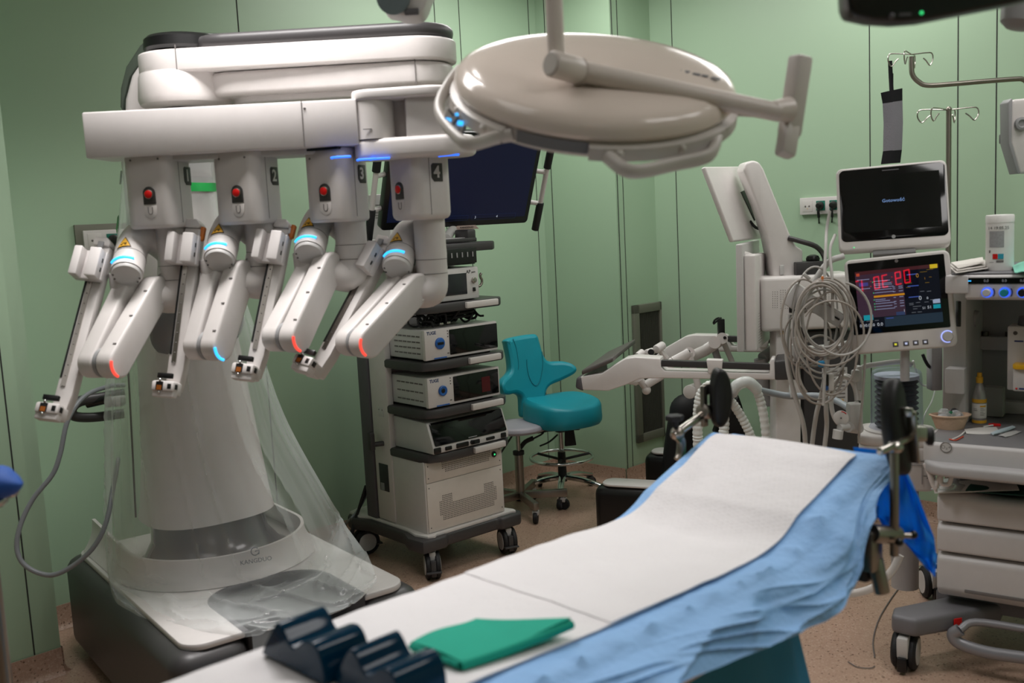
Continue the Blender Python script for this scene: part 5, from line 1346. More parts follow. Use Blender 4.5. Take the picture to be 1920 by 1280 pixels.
# corrugated white breathing hoses standing by the console
hose = mat('white_corrugated_hose', 'dadcd8', .45)
def corr(mb, pts, r, sm=14):
    P = smooth(pts, sm); rr = [r*(1+.09*math.sin(i*2.1)) for i in range(len(P))]; mb.tube(P, rr, n=16)
hz = lambda pts, yy: [PY(x, y, yy) for x, y in pts]+[V((PY(pts[-1][0], pts[-1][1], yy).x, yy, .02))]
mb = MB(hose); corr(mb, hz(((1372, 735), (1380, 722), (1400, 716), (1416, 728), (1428, 760), (1436, 812), (1438, 870)), 3.72), .017)
mb.use(film('clear_bag_film', 'dfe3e2', .35)); mb.tube([PY(1372, 738, 3.72), PY(1382, 722, 3.7), PY(1402, 716, 3.7), PY(1420, 730, 3.72)], .022, n=14, sm=4)
solo('breathing_hose', mb, 'white corrugated hose arching highest behind the far table end, in a clear sleeve', 'hose', 'breathing hoses')
mb = MB(hose); corr(mb, hz(((1362, 742), (1378, 762), (1396, 792), (1410, 826), (1418, 880)), 3.75), .017)
mb.use(mat('grey_connector', '8d9298', .4)); mb.tube([PY(1360, 750, 3.73), PY(1376, 733, 3.71)], .019, n=14)
solo('breathing_hose', mb, 'white corrugated hose slanting down under the arched hose from a grey connector', 'hose', 'breathing hoses')
lo = [PY(x, y, 3.78-.006*i) for i, (x, y) in enumerate(((1310, 870), (1308, 810), (1309, 770), (1315, 738), (1334, 722), (1352, 742), (1358, 790), (1355, 826), (1352, 870)))]
mb = MB(hose); corr(mb, [V((lo[0].x, lo[0].y, .02))]+lo+[V((lo[-1].x, lo[-1].y, .02))], .019)
solo('breathing_hose', mb, 'white corrugated hose looped over behind the black left leg pad', 'hose', 'breathing hoses')
mb = MB(mat('grey_tube', '8d949a', .4)); mb.tube([PY(x, y, yy) for x, y, yy in ((1410, 728, 3.9), (1440, 735, 3.95), (1480, 742, 3.95), (1530, 742, 3.9), (1560, 748, 3.85), (1590, 764, 3.75), (1606, 780, 3.7))], .0135, sm=6)
mb.use(offw); mb.box((0, 0, 0), (.012, .03, .05), M4.Translation(PY(1484, 733, 3.94)), .003)
solo('hose_support', mb, 'smooth grey support arm running across in front of the console column', 'support arm')
# ------------------------------------------------------------------ anaesthesia machine
m1 = V((math.cos(R(-35)), math.sin(R(-35)), 0)); m2 = V((-m1.y, m1.x, 0))
AO = V((1.30, 3.25, 0)); FA = basis(AO, m1, z=(0, 0, 1)); FAi = FA.inverted()
def aF(px, py, y=.1): return FAi @ PP(px, py, AO+m2*y, m2)   # local point on the plane at depth y
def zA(px, py, y=.1): return aF(px, py, y).z
AM = thing('anaesthesia_machine', 'grey anaesthesia workstation with drawers, worktop and gas panel at the right edge', 'anaesthesia machine', FA @ V((.4, .3, 0)))
amg = mat('machine_light_grey', 'c8c5c5', .42); amg2 = mat('machine_grey', 'aeacad', .45); amd = mat('machine_dark_grey', '6f6e72', .5)
XW = .85
x0 = aF(1756, 1000).x
# drawers
lv = [zA(1760, y) for y in (922, 979, 1035, 1118)]
mb = MB(amd); mb.box(((x0+XW)/2+.01, .38, (lv[0]+lv[3])/2), (XW-x0-.02, .5, lv[0]-lv[3]-.01), FA, .01); part('cabinet', mb, AM)
for i in range(3):
    mb = MB(amg); zt, zb = lv[i], lv[i+1]
    prof = [(.10, zb+.004), (.10, zt-.02), (.115, zt-.006), (.16, zt-.004), (.16, zb+.004)] if i < 2 else [(.10, zb+.03), (.10, zt-.02), (.115, zt-.006), (.16, zt-.004), (.16, zb), (.125, zb)]
    Fx = FA @ M4(((0, 0, 1, 0), (1, 0, 0, 0), (0, 1, 0, 0), (0, 0, 0, 1)))
    mb.prism(prof, x0, XW, Fx, .012, 3, 20)
    o_ = part('drawer', mb, AM)
    if i == 2:
        mb = MB(gap); mb.box((x0+.09+.3, .0985, zb+.035), (.6, .004, .012), FA, .003); part('drawer_grip', mb, o_)
mb = MB(amg); mb.box((x0-.004+.02, .4, (lv[0]+lv[3])/2), (.05, .5, lv[0]-lv[3]), FA, .02, 3); part('side_panel', mb, AM)
# chassis, castors and foot rail
mb = MB(amd); mb.box((.45, .45, .19), (.8, .5, .06), FA, .01)
mb.prism([(-.04, -.05), (.04, -.06), (.26, .2), (.26, .36), (.2, .36), (-.05, .02)], .135, .2, FA, .015, 3, 50)
mb.prism([(.1, .6), (.2, .6), (.2, .5), (.1, .5)], .135, .2, FA, .015); part('chassis', mb, AM)
mb = MB(redp); mb.box((0, 0, 0), (.03, .004, .035), basis(FA @ V((.15, .06, .165)), V((m1+m2*1.15)), z=(0, 0, 1)) , .001); part('foot_sticker', mb, AM, 'small red square sticker')
def acaster(p, rot):
    mb = MB(black); F = M4.Translation(p) @ M4.Rotation(rot, 4, 'Z')
    for s in (-.026, .026):
        mb.use(rubber); mb.lathe([(.03, -.014), (.054, -.014), (.0625, -.006), (.0625, .006), (.054, .014), (.03, .014)], F @ M4.Translation((s, 0, .0625)) @ M4.Rotation(R(90), 4, 'Y'), 32)
        mb.use(offw); mb.lathe([(0, -.0145), (.045, -.0145), (.045, .0145), (0, .0145)], F @ M4.Translation((s*1.04, 0, .0625)) @ M4.Rotation(R(90), 4, 'Y'), 28)
    o = part('caster', mb, AM); mb = MB(offw); mb.box((0, -.03, .09), (.038, .07, .075), F, .008); mb.cyl(F @ V((0, 0, .12)), F @ V((0, 0, .14)), .02); mb.use(black); mb.box((0, -.062, .036), (.03, .03, .05), F, .004); mb.lathe([(.022, 0), (.03, .004), (.03, .012)], F @ M4.Translation((0, 0, .125)), 24); part('caster_fork', mb, o)
acaster(FA @ V((-.005, .0, 0)), R(-32)); acaster(PZ(1742, 1122, 0)+V((.02, .02, 0)), R(-5)); acaster(FA @ V((.7, .05, 0)), R(10)); acaster(FA @ V((.7, .6, 0)), R(40))
mb = MB(mat('satin_silver', '8d8d92', .35, metal=.3)); fz = PZ(1800, 1200, .1)
fp = [(1800, 1180), (1787, 1190), (1800, 1206), (1850, 1222), (1930, 1234), (2010, 1244)]
F0 = FA @ V((0, .02, 0))
mb.tube([PP(x, y, F0, m2) for x, y in fp], .021, sm=5, flat=.8); mb.tube([PP(1800, 1180, F0, m2), PP(1830, 1166, FA @ V((0, .05, 0)), m2), PP(1930, 1180, FA @ V((0, .07, 0)), m2)], .013, sm=5)
part('foot_rail', mb, AM)
# worktop with its front apron, grab rail and shelf below
zw = zA(1732, 826, .06)
wt_ = mat('worktop_grey', '7c7b7d', .35); 
zwb = zA(1740, 868, .06)
mb = MB(amg); xl = aF(1728, 840, .06).x
mb.prism([(q[0]+(xl+XW)/2, q[1]+.38) for q in rrect(XW-xl, .68, .05)], zwb, zw, FA, .01, 3); o_ = part('worktop', mb, AM)
mb = MB(wt_); mb.prism([(q[0]+(xl+XW)/2, q[1]+.39) for q in rrect(XW-xl-.03, .66, .04)], zw-.004, zw+.0015, FA, .001); part('worktop_surface', mb, o_, 'dark grey top surface')
mb = MB(offw); Fm = basis(FA @ V((aF(1774, 838, .04).x, .0385, zA(1774, 838, .04))), m1, y=(0, 0, 1))
mb.lathe([(0, 0), (.0185, 0), (.0185, .0012), (0, .0012)], Fm, 28); mb.use(gap); mb.tube([Fm @ V((.0168*math.cos(i*math.pi/14), .0168*math.sin(i*math.pi/14), .0014)) for i in range(28)], .0012, n=6, cyc=True); mb.text('O\u2082+', Fm @ M4.Translation((0, 0, .001)), .017, .0004); part('oxygen_mark', mb, o_, 'round oxygen symbol')
zg0, zg1 = zA(1735, 868, .0), zA(1760, 893, .0)
mb = MB(amg2); mb.prism([(q[0]+(xl+XW)/2+.005, q[1]+.17) for q in rrect(XW-xl, .36, .09)], zg1, zg0, FA, .012, 3, 50); mb.box(((xl+XW)/2, .3, (zwb+zg0)/2), (XW-xl-.06, .4, zwb-zg0+.02), FA); part('grab_rail', mb, AM)
# open shelf with papers is the gap between rail and drawers; white hanging bracket
mb = MB(amd); mb.box(((x0+XW)/2, .5, (zg1+lv[0])/2), (XW-x0, .3, zg1-lv[0]+.01), FA); part('shelf_back', mb, AM)
mb = MB(white); Fh = FA @ V((0, .08, 0)); hp = lambda x, y: PP(x, y, FA @ V((0, .045, 0)), m2)
mb.tube([hp(1735, 868), hp(1742, 885), hp(1750, 908), hp(1756, 916)], .009, sm=4); mb.tube([hp(1755, 914), hp(1760, 898), hp(1764, 890), hp(1765, 905), hp(1772, 908), hp(1780, 906), hp(1784, 894)], .0075, sm=4); mb.tube([hp(1753, 908), hp(1755, 922)], .006); part('bag_hook', mb, AM)
# rear housing, uprights and gas panel on top
zp0, zp1 = zA(1790, 561, .12), zA(1785, 516, .12)
xg = aF(1782, 540, .12).x
zdeck = zw
mb = MB(amg2); mb.box(((xg-.02+XW)/2, .69, (zw+zp1)/2), (XW-xg+.02, .06, zp1-zw), FA, .005); part('back_panel', mb, AM)
mb = MB(amg); a = aF(1790, 640, .34); xu0, xu1 = aF(1768, 640, .36).x, aF(1813, 640, .36).x
mb.box(((xu0+xu1)/2, .52, (zw+zp1)/2), (xu1-xu0, .34, zp1-zw), FA, .01)
o_ = part('left_upright', mb, AM)
mb = MB(amg); zz0, zz1 = zA(1790, 738, .3), zA(1790, 690, .3)
xa, xb = aF(1772, 700, .3).x, aF(1810, 700, .3).x
mb.box(((xa+xb)/2, .32, (zz0+zz1)/2), (xb-xa, .06, zz1-zz0), FA, .008); part('small_drawer', mb, o_)
mb = MB(black); mb.box((0, 0, 0), (.012, .02, .09), M4.Translation(PP(1797, 588, FA @ V((0, .3, 0)), m2)), .003); part('side_socket', mb, o_)
mb = MB(amg)
Fx = FA @ M4(((0, 0, 1, 0), (1, 0, 0, 0), (0, 1, 0, 0), (0, 0, 0, 1)))
mb.prism([(.12, zp0+.005), (.12, zp1-.004), (.13, zp1), (.7, zp1), (.7, zp0), (.2, zp0-.005), (.14, zp0-.003)], xg+.045, XW, Fx, .004); mb.box((xg+.02, .36, zp1-.03), (.07, .5, .06), FA, .006)
gp = part('gas_panel', mb, AM)
mb = MB(amd); mb.box(((xg+XW)/2, .41, zp1+.003), (XW-xg, .56, .006), FA, .002); part('top_tray', mb, gp)
mb = MB(glass); zb0, zb1 = zA(1815, 532, .118), zA(1815, 521, .118); xb0 = aF(1811, 526, .118).x
mb.box(((xb0+XW)/2, .1185, (zb0+zb1)/2), (XW-xb0, .003, zb1-zb0), FA); o_ = part('flow_display', mb, gp)
mb = MB(mat('display_grey_digits', '8c9098', emit=.35)); zc = (zb0+zb1)/2
for px in (1849, 1883, 1917): mb.text('0.0', basis(FA @ V((aF(px, 526, .116).x, .1165, zc)), m1, y=(0, 0, 1)), .012, .0003)
mb.use(led_b); mb.box((aF(1817, 526, .116).x, .1165, zc), (.012, .001, .0025), FA); part('digits', mb, o_)
ringl = mat('blue_ring_light', '4a78ff', emit=.9)
for px, m_ in ((1851, 'bfc0c4'), (1884, '1d93a8'), (1918, '1b1b1d'), (1951, 'd8b11e')):
    c = FA @ V((aF(px, 548, .118).x, .118, zA(1851, 548, .118))); Fk = basis(c, m1, y=(0, 0, 1))
    mb = MB(mat('knob_'+m_, m_, .4)); mb.lathe([(0, .002), (.0125, .002), (.0125, .018), (.010, .02), (0, .02)], Fk, 28); k_ = part('flow_knob', mb, gp)
    mb = MB(ringl); mb.lathe([(.0145, .0005), (.0145, .003), (.0175, .003), (.0175, .0005)], Fk, 32); part('knob_ring', mb, k_, 'glowing blue ring')
    mb = MB(black); mb.tube([Fk @ V((.022*math.cos(R(t)), .022*math.sin(R(t)), .001)) for t in range(-35, 40, 12)], .0014, n=6); part('scale_mark', mb, k_)
# manifold bar on the back panel
mb = MB(amg); a = PP(1822, 632, FA @ V((0, .63, 0)), m2); q = FAi @ a; zt = zA(1850, 630, .63); zb = zA(1850, 655, .63)
mb.box(((q.x+XW)/2, .645, (zt+zb)/2), (XW-q.x, .06, zt-zb), FA, .004); o_ = part('vaporizer_bar', mb, AM)
mb = MB(darksteel); [mb.cyl(FA @ V((x, .64, zt-.002)), FA @ V((x, .64, zt+.016)), .012, n=16) for x in (q.x+.045, q.x+.125)]; part('bar_fitting', mb, o_)
# white back tray on the worktop and plastic containers
mb = MB(amg); a = aF(1822, 760, .6); zt, zb = zA(1880, 752, .6), zw+.002
mb.box(((a.x+XW)/2, .62, (zt+zb)/2), (XW-a.x, .05, zt-zb), FA, .004); part('rear_ledge', mb, AM)
# ------------------------------------------------- vaporizer
VP = thing('vaporizer', 'white vaporizer with yellow cap and grey dial at the right edge', 'vaporizer', PP(1915, 735, FA @ V((0, .34, 0)), m2))
vq = lambda x, y, d=.34: PP(x, y, FA @ V((0, d, 0)), m2)
qa, qb = FAi @ vq(1888, 612), FAi @ vq(1888, 732)
mb = MB(white2); mb.box((qa.x+.07, .40, (qa.z+qb.z)/2), (.14, .1, qa.z-qb.z), FA, .006); qc = FAi @ vq(1902, 686); qd = FAi @ vq(1902, 730)
mb.box((qc.x+.06, .33, (qc.z+qd.z)/2), (.12, .05, qc.z-qd.z), FA, .006); part('body', mb, VP)
mb = MB(dark2); mb.lathe([(.05, 0), (.05, .01), (.046, .03), (0, .032)], M4.Translation(FA @ V((qa.x+.075, .4, qa.z))), 32); part('dial', mb, VP)
mb = MB(mat('yellow_cap', 'e6b017', .4)); mb.prism([(q[0]+qc.x+.06, q[1]+.325) for q in rrect(.122, .07, .02)], qc.z-.004, qc.z+.012, FA, .003); o_ = part('filler_cap', mb, VP); mb = MB(brushed); mb.cyl(FA @ V((qc.x+.062, .325, qc.z+.012)), FA @ V((qc.x+.062, .325, qc.z+.032)), .026, n=28, bev=.003); part('filler_knob', mb, o_)
mb = MB(black); mb.box((qc.x+.07, .304, qc.z-.03), (.06, .003, .03), FA, .001); part('window', mb, VP)
mb = MB(mat('navy_lettering', '1c2c6e', .5)); qe = FAi @ vq(1901, 640); mb.box((qe.x+.014, .3495, qe.z), (.028, .001, .005), FA); mb.use(gap); mb.lathe([(.005, 0), (.005, .001), (.007, .001), (.007, 0)], basis(FA @ V((qe.x+.003, .3495, qe.z+.028)), m1, y=(0, 0, 1)), 20)
mb.use(redp); mb.ball(FA @ V((qc.x+.012, .304, qd.z+.01)), .0035, n=8); mb.use(mat('navy_lettering', '1c2c6e')); mb.box((qc.x+.035, .304, qd.z+.01), (.03, .001, .005), FA); part('marking', mb, VP)
# ------------------------------------------------- ventilator display and patient monitor
def screen_dev(nm, lab, TL, TR, BR, BLc, th, casing):
    c = (V(TL)+V(TR)+V(BR)+V(BLc))/4; x = (V(TR)-V(TL)+V(BR)-V(BLc)).normalized(); y = (V(TL)-V(BLc)+V(TR)-V(BR)); y = (y-x*y.dot(x)).normalized()
    W = ((V(TR)-V(TL)).length+(V(BR)-V(BLc)).length)/2; H = ((V(TL)-V(BLc)).length+(V(TR)-V(BR)).length)/2
    F = basis(c, x, y=y); o = thing(nm, lab, 'monitor', c-V((0, 0, H/2))); return o, F, W, H
VD, F, W, H = screen_dev('ventilator_display', 'lit ventilator touchscreen with red and blue readouts and a round dial', PY(1579, 487, 3.472), PY(1776, 470, 3.372), PY(1801, 647, 3.33), PY(1602, 667, 3.43), .05, white2)
VDF = F
mb = MB(white2); mb.prism(rrect(W, H, .022), -.045, 0, F, .008, 3); part('casing', mb, VD)
sw2, sh2 = W*.915, H*.755; sy = H*.085
mb = MB(glass); mb.prism([(p[0]-.004, p[1]+sy) for p in rrect(sw2, sh2, .004)], -.002, .0015, F, .0006); sc = part('screen_bezel', mb, VD, 'black glass')
dw, dh = W*.79, H*.60; dx, dy = -.004, sy-.006
scr = mat('lit_screen', '151727', emit=.55, rough=.03); 
b_ = scr.node_tree.nodes['Principled BSDF']; b_.inputs['Roughness'].default_value = .006; b_.inputs['Base Color'].default_value = lin('0b0c12')
mb = MB(scr); mb.box((dx, dy, .0018), (dw, dh, .0008), F); sc2 = part('display', mb, sc)
def em(nm, c, s=.6):
    m = mat(nm, c, emit=s); m.node_tree.nodes['Principled BSDF'].inputs['Base Color'].default_value = (.01, .01, .01, 1); m.node_tree.nodes['Principled BSDF'].inputs['Roughness'].default_value = .006; return m
def sb(mb, u0, v0, u1, v1, z=.0024): mb.box((dx+dw*((u0+u1)/2-.5), dy+dh*(.5-(v0+v1)/2), z), (dw*abs(u1-u0), dh*abs(v1-v0), .0003), F)
mb = MB(em('plum_clock_glow', '4a3346', .75)); sb(mb, .0, .05, .57, .82, .0022); mb.use(em('panel_maroon', '52262c', .8)); sb(mb, .0, .0, 1, .06, .0023); mb.use(em('panel_slate', '2a3c4e', .75)); sb(mb, .31, .83, 1, 1, .0022); part('screen_panels_and_glow', mb, sc)  # plum area paints the wall clock's red glow into the screen colour
mb = MB(em('screen_violet', '4b4f9c', .8)); sb(mb, .04, .2, .15, .26); mb.use(em('screen_amber', 'e39a20', .9)); sb(mb, .205, .445, .575, .478); mb.use(em('screen_cyan', '17a3b5', .9)); sb(mb, .06, .77, .175, .86); sb(mb, .9, .69, .985, .76); mb.use(em('screen_pale', 'aebcd8', .9)); sb(mb, .9, .6, .985, .67); mb.use(em('screen_yellow', 'e6c62a', .95)); sb(mb, .9, .0, .99, .07); mb.use(em('screen_steel', '3e4f7a', .7)); sb(mb, .455, .76, .56, .82); mb.use(em('screen_divider', '39475a', .6))
for i in range(6): sb(mb, .42+.1*i, .86, .4215+.1*i, 1)
mb.use(em('screen_red_icon', 'd8563a', .8)); sb(mb, .015, .03, .055, .08); part('screen_buttons', mb, sc)
rr = random.Random(5)
mb = MB(em('screen_text_pale', '9aa0c4', .8))
for v in (.14, .3): sb(mb, .02, v, .17, v+.012)
for v in (.19, .235, .262, .3, .34, .39, .51, .54, .58, .63, .68): sb(mb, .22, v, .22+rr.uniform(.12, .24), v+.012)
for v in (.32, .35, .4, .5, .57, .61, .66): sb(mb, .44, v, .47, v+.012); sb(mb, .51, v-.005, .56, v+.008)
mb.use(em('screen_text_blue', '4c66c0', .8))
for v in (.13, .33, .52): sb(mb, .62, v, .75, v+.016)
sb(mb, .33, .85, .42, .862)
mb.use(em('screen_text_amber', '9a7a28', .7))
for u, v in ((.6, .22), (.6, .28), (.6, .35), (.86, .08), (.78, .11), (.88, .21), (.83, .3)): sb(mb, u, v, u+rr.uniform(.03, .12), v+.008)
mb.use(em('screen_text_grey', '7d838c', .7))
for u, v in ((.62, .63), (.7, .625), (.62, .655), (.66, .69), (.71, .69), (.66, .73), (.64, .79), (.71, .79), (.76, .44), (.84, .45), (.8, .63), (.87, .6), (.01, .87), (.09, .87), (.19, .87)): sb(mb, u, v, u+.05, v+.01)
mb.use(em('screen_green_dot', '4fc48a', .8))
for v in (.2, .51, .58, .63, .68, .39): sb(mb, .2, v-.004, .214, v+.016)
part('screen_text_lines', mb, sc)
mb = MB(em('screen_digits', 'd6dde6', .9))
def st(s, u, v, sz): mb.text(s, F @ M4.Translation((dx+dw*(u-.5), dy+dh*(.5-v), .0026)), sz, .0001)
for u in (.035, .1, .155): st('0.0', u, .95, .014)
st('0.0', .25, .95, .016); st('0', .755, .56, .02); st('0', .84, .57, .012); st('1', .555, .75, .013); st('51', .855, .73, .014); st('51', .79, .735, .011)
mb.use(em('screen_amber_digit', 'c08a2c', .9)); st('0', .745, .17, .02); st('1', .83, .23, .011); part('screen_digits', mb, sc)
mb = MB(offw); mb.lathe([(0, 0), (.017, 0), (.0165, .016), (.014, .019), (0, .019)], F @ M4.Translation((W*.41, -H*.43+.014, 0)), 32); k_ = part('rotary_dial', mb, VD)
mb = MB(mat('pale_blue_ring', 'aab8ff', emit=1.3)); mb.tube([F @ V((W*.41+.0195*math.cos(R(t)), -H*.43+.014+.0195*math.sin(R(t)), .0015)) for t in range(40, 300, 10)], .0018, n=6); part('dial_ring', mb, k_, 'glowing pale blue ring')
for u, c in ((-.08, 'd9d53a'), (.02, 'b9c2ea'), (.11, 'b4b8c8'), (.2, 'b4b8c8')):
    mb = MB(dark2); mb.box((W*u, -H*.425, .0008), (.018, .016, .0015), F, .0005); k_ = part('panel_key', mb, VD); mb = MB(mat('key_'+c, c, emit=.8)); mb.box((W*u, -H*.425, .0018), (.008, .007, .0008), F, .0003); part('key_symbol', mb, k_)
mb = MB(gap); mb.lathe([(.0, 0), (.006, 0), (.006, .001), (0, .001)], F @ M4.Translation((0, H*.44, .0018)), 20); part('maker_mark', mb, sc)
# support post below the display
mb = MB(amg2); p = F @ V((.01, -H*.5, -.03)); mb.cyl((p.x, p.y+.02, p.z-.11), (p.x, p.y+.02, p.z+.06), .0155, n=20); part('support_post', mb, VD)
PMo, F, W, H = screen_dev('patient_monitor', 'dark patient monitor showing one blue word, mounted above the lit touchscreen', PY(1567, 314, 3.60), PY(1780, 301, 3.48), PY(1778, 455, 3.39), PY(1573, 475, 3.51), .05, white2)
mb = MB(white2); mb.prism(rrect(W, H, .02), -.05, 0, F, .008, 3); part('casing', mb, PMo)
mb = MB(glass); mb.prism([(p[0]+.002, p[1]+.012) for p in rrect(W*.955, H*.86, .018)], -.002, .0015, F, .0006); sc = part('screen_bezel', mb, PMo, 'black glass')
mb = MB(mat('screen_off_black', '0a0d0e', .1)); mb.box((.0, .014, .0018), (W*.86, H*.66, .0006), F); sc2 = part('display', mb, sc)
mb = MB(em('pale_blue_word', '7fa2d8', .9)); mb.text('Gotowo\u015b\u0107', F @ M4.Translation((.005, .0195, .0024)), .0165, .0001, bold=.0003); part('lettering', mb, sc2)
mb = MB(dark2); mb.box((.0, H*.43, .002), (.055, .0035, .0008), F); mb.use(midg); mb.lathe([(.0, 0), (.0065, 0), (.0065, .001), (0, .001)], F @ M4.Translation((.0, -H*.365, .0016)), 20); part('maker_mark', mb, sc)
mb = MB(led_g); mb.ball(F @ V((-W*.36, -H*.462, 0)), .0022, n=8); part('power_light', mb, PMo, 'green power light')
mb = MB(midg); mb.box((.0, -H*.5-.008, -.03), (.14, .016, .04), F, .003); mb.cyl(F @ V((.02, -H*.5-.01, -.05)), VDF @ V((.01, .05, -.06)), .02); part('mount_bracket', mb, PMo)
# arm joining the displays to the machine
mb = MB(amg2); a = VDF @ V((.09, -.06, -.06)); mb.tube([VDF @ V((-.0, .0, -.05)), a, a+V((.1, .25, 0)), FA @ V((xg+.02, .5, 1.15))], .03, sm=4); mb.box((0, 0, 0), (.04, .05, .16), M4.Translation(PP(1752, 690, FA @ V((0, .45, 0)), m2)), .004)
part('display_arm', mb, AM)
mb = MB(offw); mb.tube([PY(1582, 480, 3.5), PY(1555, 490, 3.5), PY(1535, 515, 3.5), PY(1518, 545, 3.52), PY(1508, 570, 3.55)], .011, sm=5); part('cable_boom', mb, AM)
# ------------------------------------------------- bellows canister and its absorber base
BW = thing('bellows_assembly', 'clear ribbed bellows canister on a white base left of the machine', 'breathing bellows', PY(1680, 900, 3.62))
BP = PY(1681, 750, 3.62); zt, zb = PY(1681, 692, 3.62).z, PY(1681, 806, 3.62).z
clr = film('clear_canister', 'c9d2e0', .0, .04, (.86, .88, .94), .3, .03)
mb = MB(clr); rb = .092
mb.lathe([(rb*1.08, zb), (rb*1.08, zb+.01), (rb, zb+.02), (rb*.97, zt-.03), (rb*.93, zt-.008), (rb*.8, zt), (rb*.3, zt+.004), (0, zt+.004)], M4.Translation((BP.x, BP.y, 0)), 48); part('canister', mb, BW)
mb = MB(mat('bellows_black', '14151c', .5)); pr_ = [(0, zb+.012)]; n_b = 9
for i in range(n_b*2+1): pr_.append((rb*(.84 if i % 2 else .72), zb+.015+(zt-zb-.05)*i/(n_b*2)))
pr_.append((0, zt-.03)); mb.lathe(pr_, M4.Translation((BP.x, BP.y, 0)), 40); part('bellows', mb, BW, 'black folded bellows')
mb = MB(mat('bellows_disc', 'c8cad4', .3)); mb.lathe([(0, zt-.033), (rb*.86, zt-.033), (rb*.86, zt-.02), (0, zt-.02)], M4.Translation((BP.x, BP.y, 0)), 40); part('top_disc', mb, BW)
mb = MB(white2); 
vd = ray(1681, 750); vd = V((vd.x, vd.y, 0)).normalized(); vr = V((vd.y, -vd.x, 0))
for i, s_ in enumerate(('300', '200', '100')): mb.text(s_, basis(V((BP.x, BP.y, 0))-vd*(rb*1.005)-vr*.028+V((0, 0, zt-.048-.028*i)), vr, y=(0, 0, 1)), .012, .0003)
mb.box((0, 0, 0), (.0015, .002, zt-zb-.05), basis(V((BP.x, BP.y, (zt+zb)/2))-vd*rb*.99-vr*.012, vr, z=(0, 0, 1))); part('scale', mb, BW)
FBw = basis(V((BP.x, BP.y, 0)), m1*.9+V((.35, .1, 0)), z=(0, 0, 1)); FBw = basis(V((BP.x, BP.y, 0)), vr, z=(0, 0, 1))
mb = MB(white2); mb.prism(rrect(.27, .24, .05), zb-.04, zb+.002, FBw, .015, 3); mb.prism([(q[0]+.0, q[1]) for q in rrect(.262, .235, .04)], zb-.2, zb-.035, FBw, .012, 3); mb.lathe([(rb*1.25, zb), (rb*1.25, zb+.008), (rb*1.1, zb+.012)], M4.Translation((BP.x, BP.y, 0)), 40); o_ = part('absorber_base', mb, BW)
mb = MB(gap); mb.box((.0, -.1195, zb-.085), (.24, .003, .002), FBw); mb.tube([FBw @ V(p) for p in ((.0, -.121, zb-.1), (.085, -.121, zb-.1), (.085, -.121, zb-.17))], .0012, n=6)
mb.text('\u2192B', basis(FBw @ V((.108, -.12, zb-.14)), vr, y=(.2, 0, 1)), .03, .0004); part('base_marking', mb, o_)
mb = MB(amg2); mb.cyl((BP.x+.05, BP.y+.05, .12), (BP.x+.05, BP.y+.05, zb-.19), .05); mb.box((BP.x+.25, BP.y+.12, zb-.15), (.4, .05, .06), None, .006); part('support_arm', mb, BW)
mb = MB(offw); mb.tube([PY(1606, 712, 3.58), PY(1614, 690, 3.6), PY(1650, 682, 3.62), PY(1690, 678, 3.62), PY(1710, 684, 3.62)], .011, sm=4, flat=.6); mb.box((0, 0, 0), (.02, .03, .09), M4.Translation(PY(1610, 708, 3.58)), .006); mb.box((0, 0, 0), (.03, .02, .045), M4.Translation(PY(1604, 704, 3.54)), .008); part('hose_bracket', mb, BW)
# pressure gauge and valve in front of it
mb = MB(white2); g = PY(1577, 783, 3.5); mb.lathe([(0, -.012), (.024, -.012), (.026, -.004), (.026, .008), (.018, .012), (0, .013)], zframe(g, (-.3, -1, .15)), 30); o_ = part('valve_dial', mb, BW, 'round white valve dial'); mb = MB(redp); mb.tube([zframe(g, (-.3, -1, .15)) @ V((.023*math.cos(R(t)), .023*math.sin(R(t)), .011)) for t in range(40, 100, 12)], .0016, n=6); mb.use(gap); mb.ball(zframe(g, (-.3, -1, .15)) @ V((0, 0, .013)), .003, n=8); part('dial_mark', mb, o_)
mb = MB(offw); mb.box((0, 0, 0), (.05, .05, .1), M4.Translation(PY(1602, 780, 3.54)), .01); mb.tube([PY(1590, 800, 3.5), PY(1574, 802, 3.48)], .013); mb.cyl(PY(1572, 806, 3.48), PY(1570, 822, 3.48), .018); mb.tube([PY(1590, 800, 3.52), PY(1610, 803, 3.58)], .02); part('valve_block', mb, BW)
# ------------------------------------------------------------------ small things on and around the anaesthesia machine
ztop = zp1+.0065
def onA(px, py, z): return PZ(px, py, z)
# wipes canister
c = onA(1874, 506, ztop); r_ = .043
hh = PY(1874, 402, c.y).z-ztop
WC = thing('wipes_canister', 'tall white canister with handwritten date and red and blue label squares', 'canister', c)
mb = MB(bright); mb.lathe([(0, 0), (r_*.97, 0), (r_, .006), (r_, hh*.86), (r_*1.01, hh*.862)], M4.Translation(c), 40); part('body', mb, WC)
mb = MB(bright); mb.lathe([(r_*1.02, hh*.86), (r_*1.02, hh*.975), (r_*.97, hh*.995), (r_*.5, hh), (0, hh)], M4.Translation(c), 40); part('lid', mb, WC)
vd = V((c.x, c.y, 0)).normalized(); vr = V((vd.y, -vd.x, 0))
def curved(mb, x0, x1, z0, z1, r=r_+.0008, n=10):
    """patch on the canister's front; x is arc length"""
    mb.loft([[c+(-vd*math.cos((x0+(x1-x0)*i/n)/r)+vr*math.sin((x0+(x1-x0)*i/n)/r))*r+V((0, 0, z)) for i in range(n+1)] for z in (z0, z1)], cap=False, cyc=False)
mb = MB(mat('label_grey_print', '9f9fa2', .6, var=.25, scale=160)); curved(mb, -.034, .013, hh*.42, hh*.71); part('printed_text_block', mb, WC)
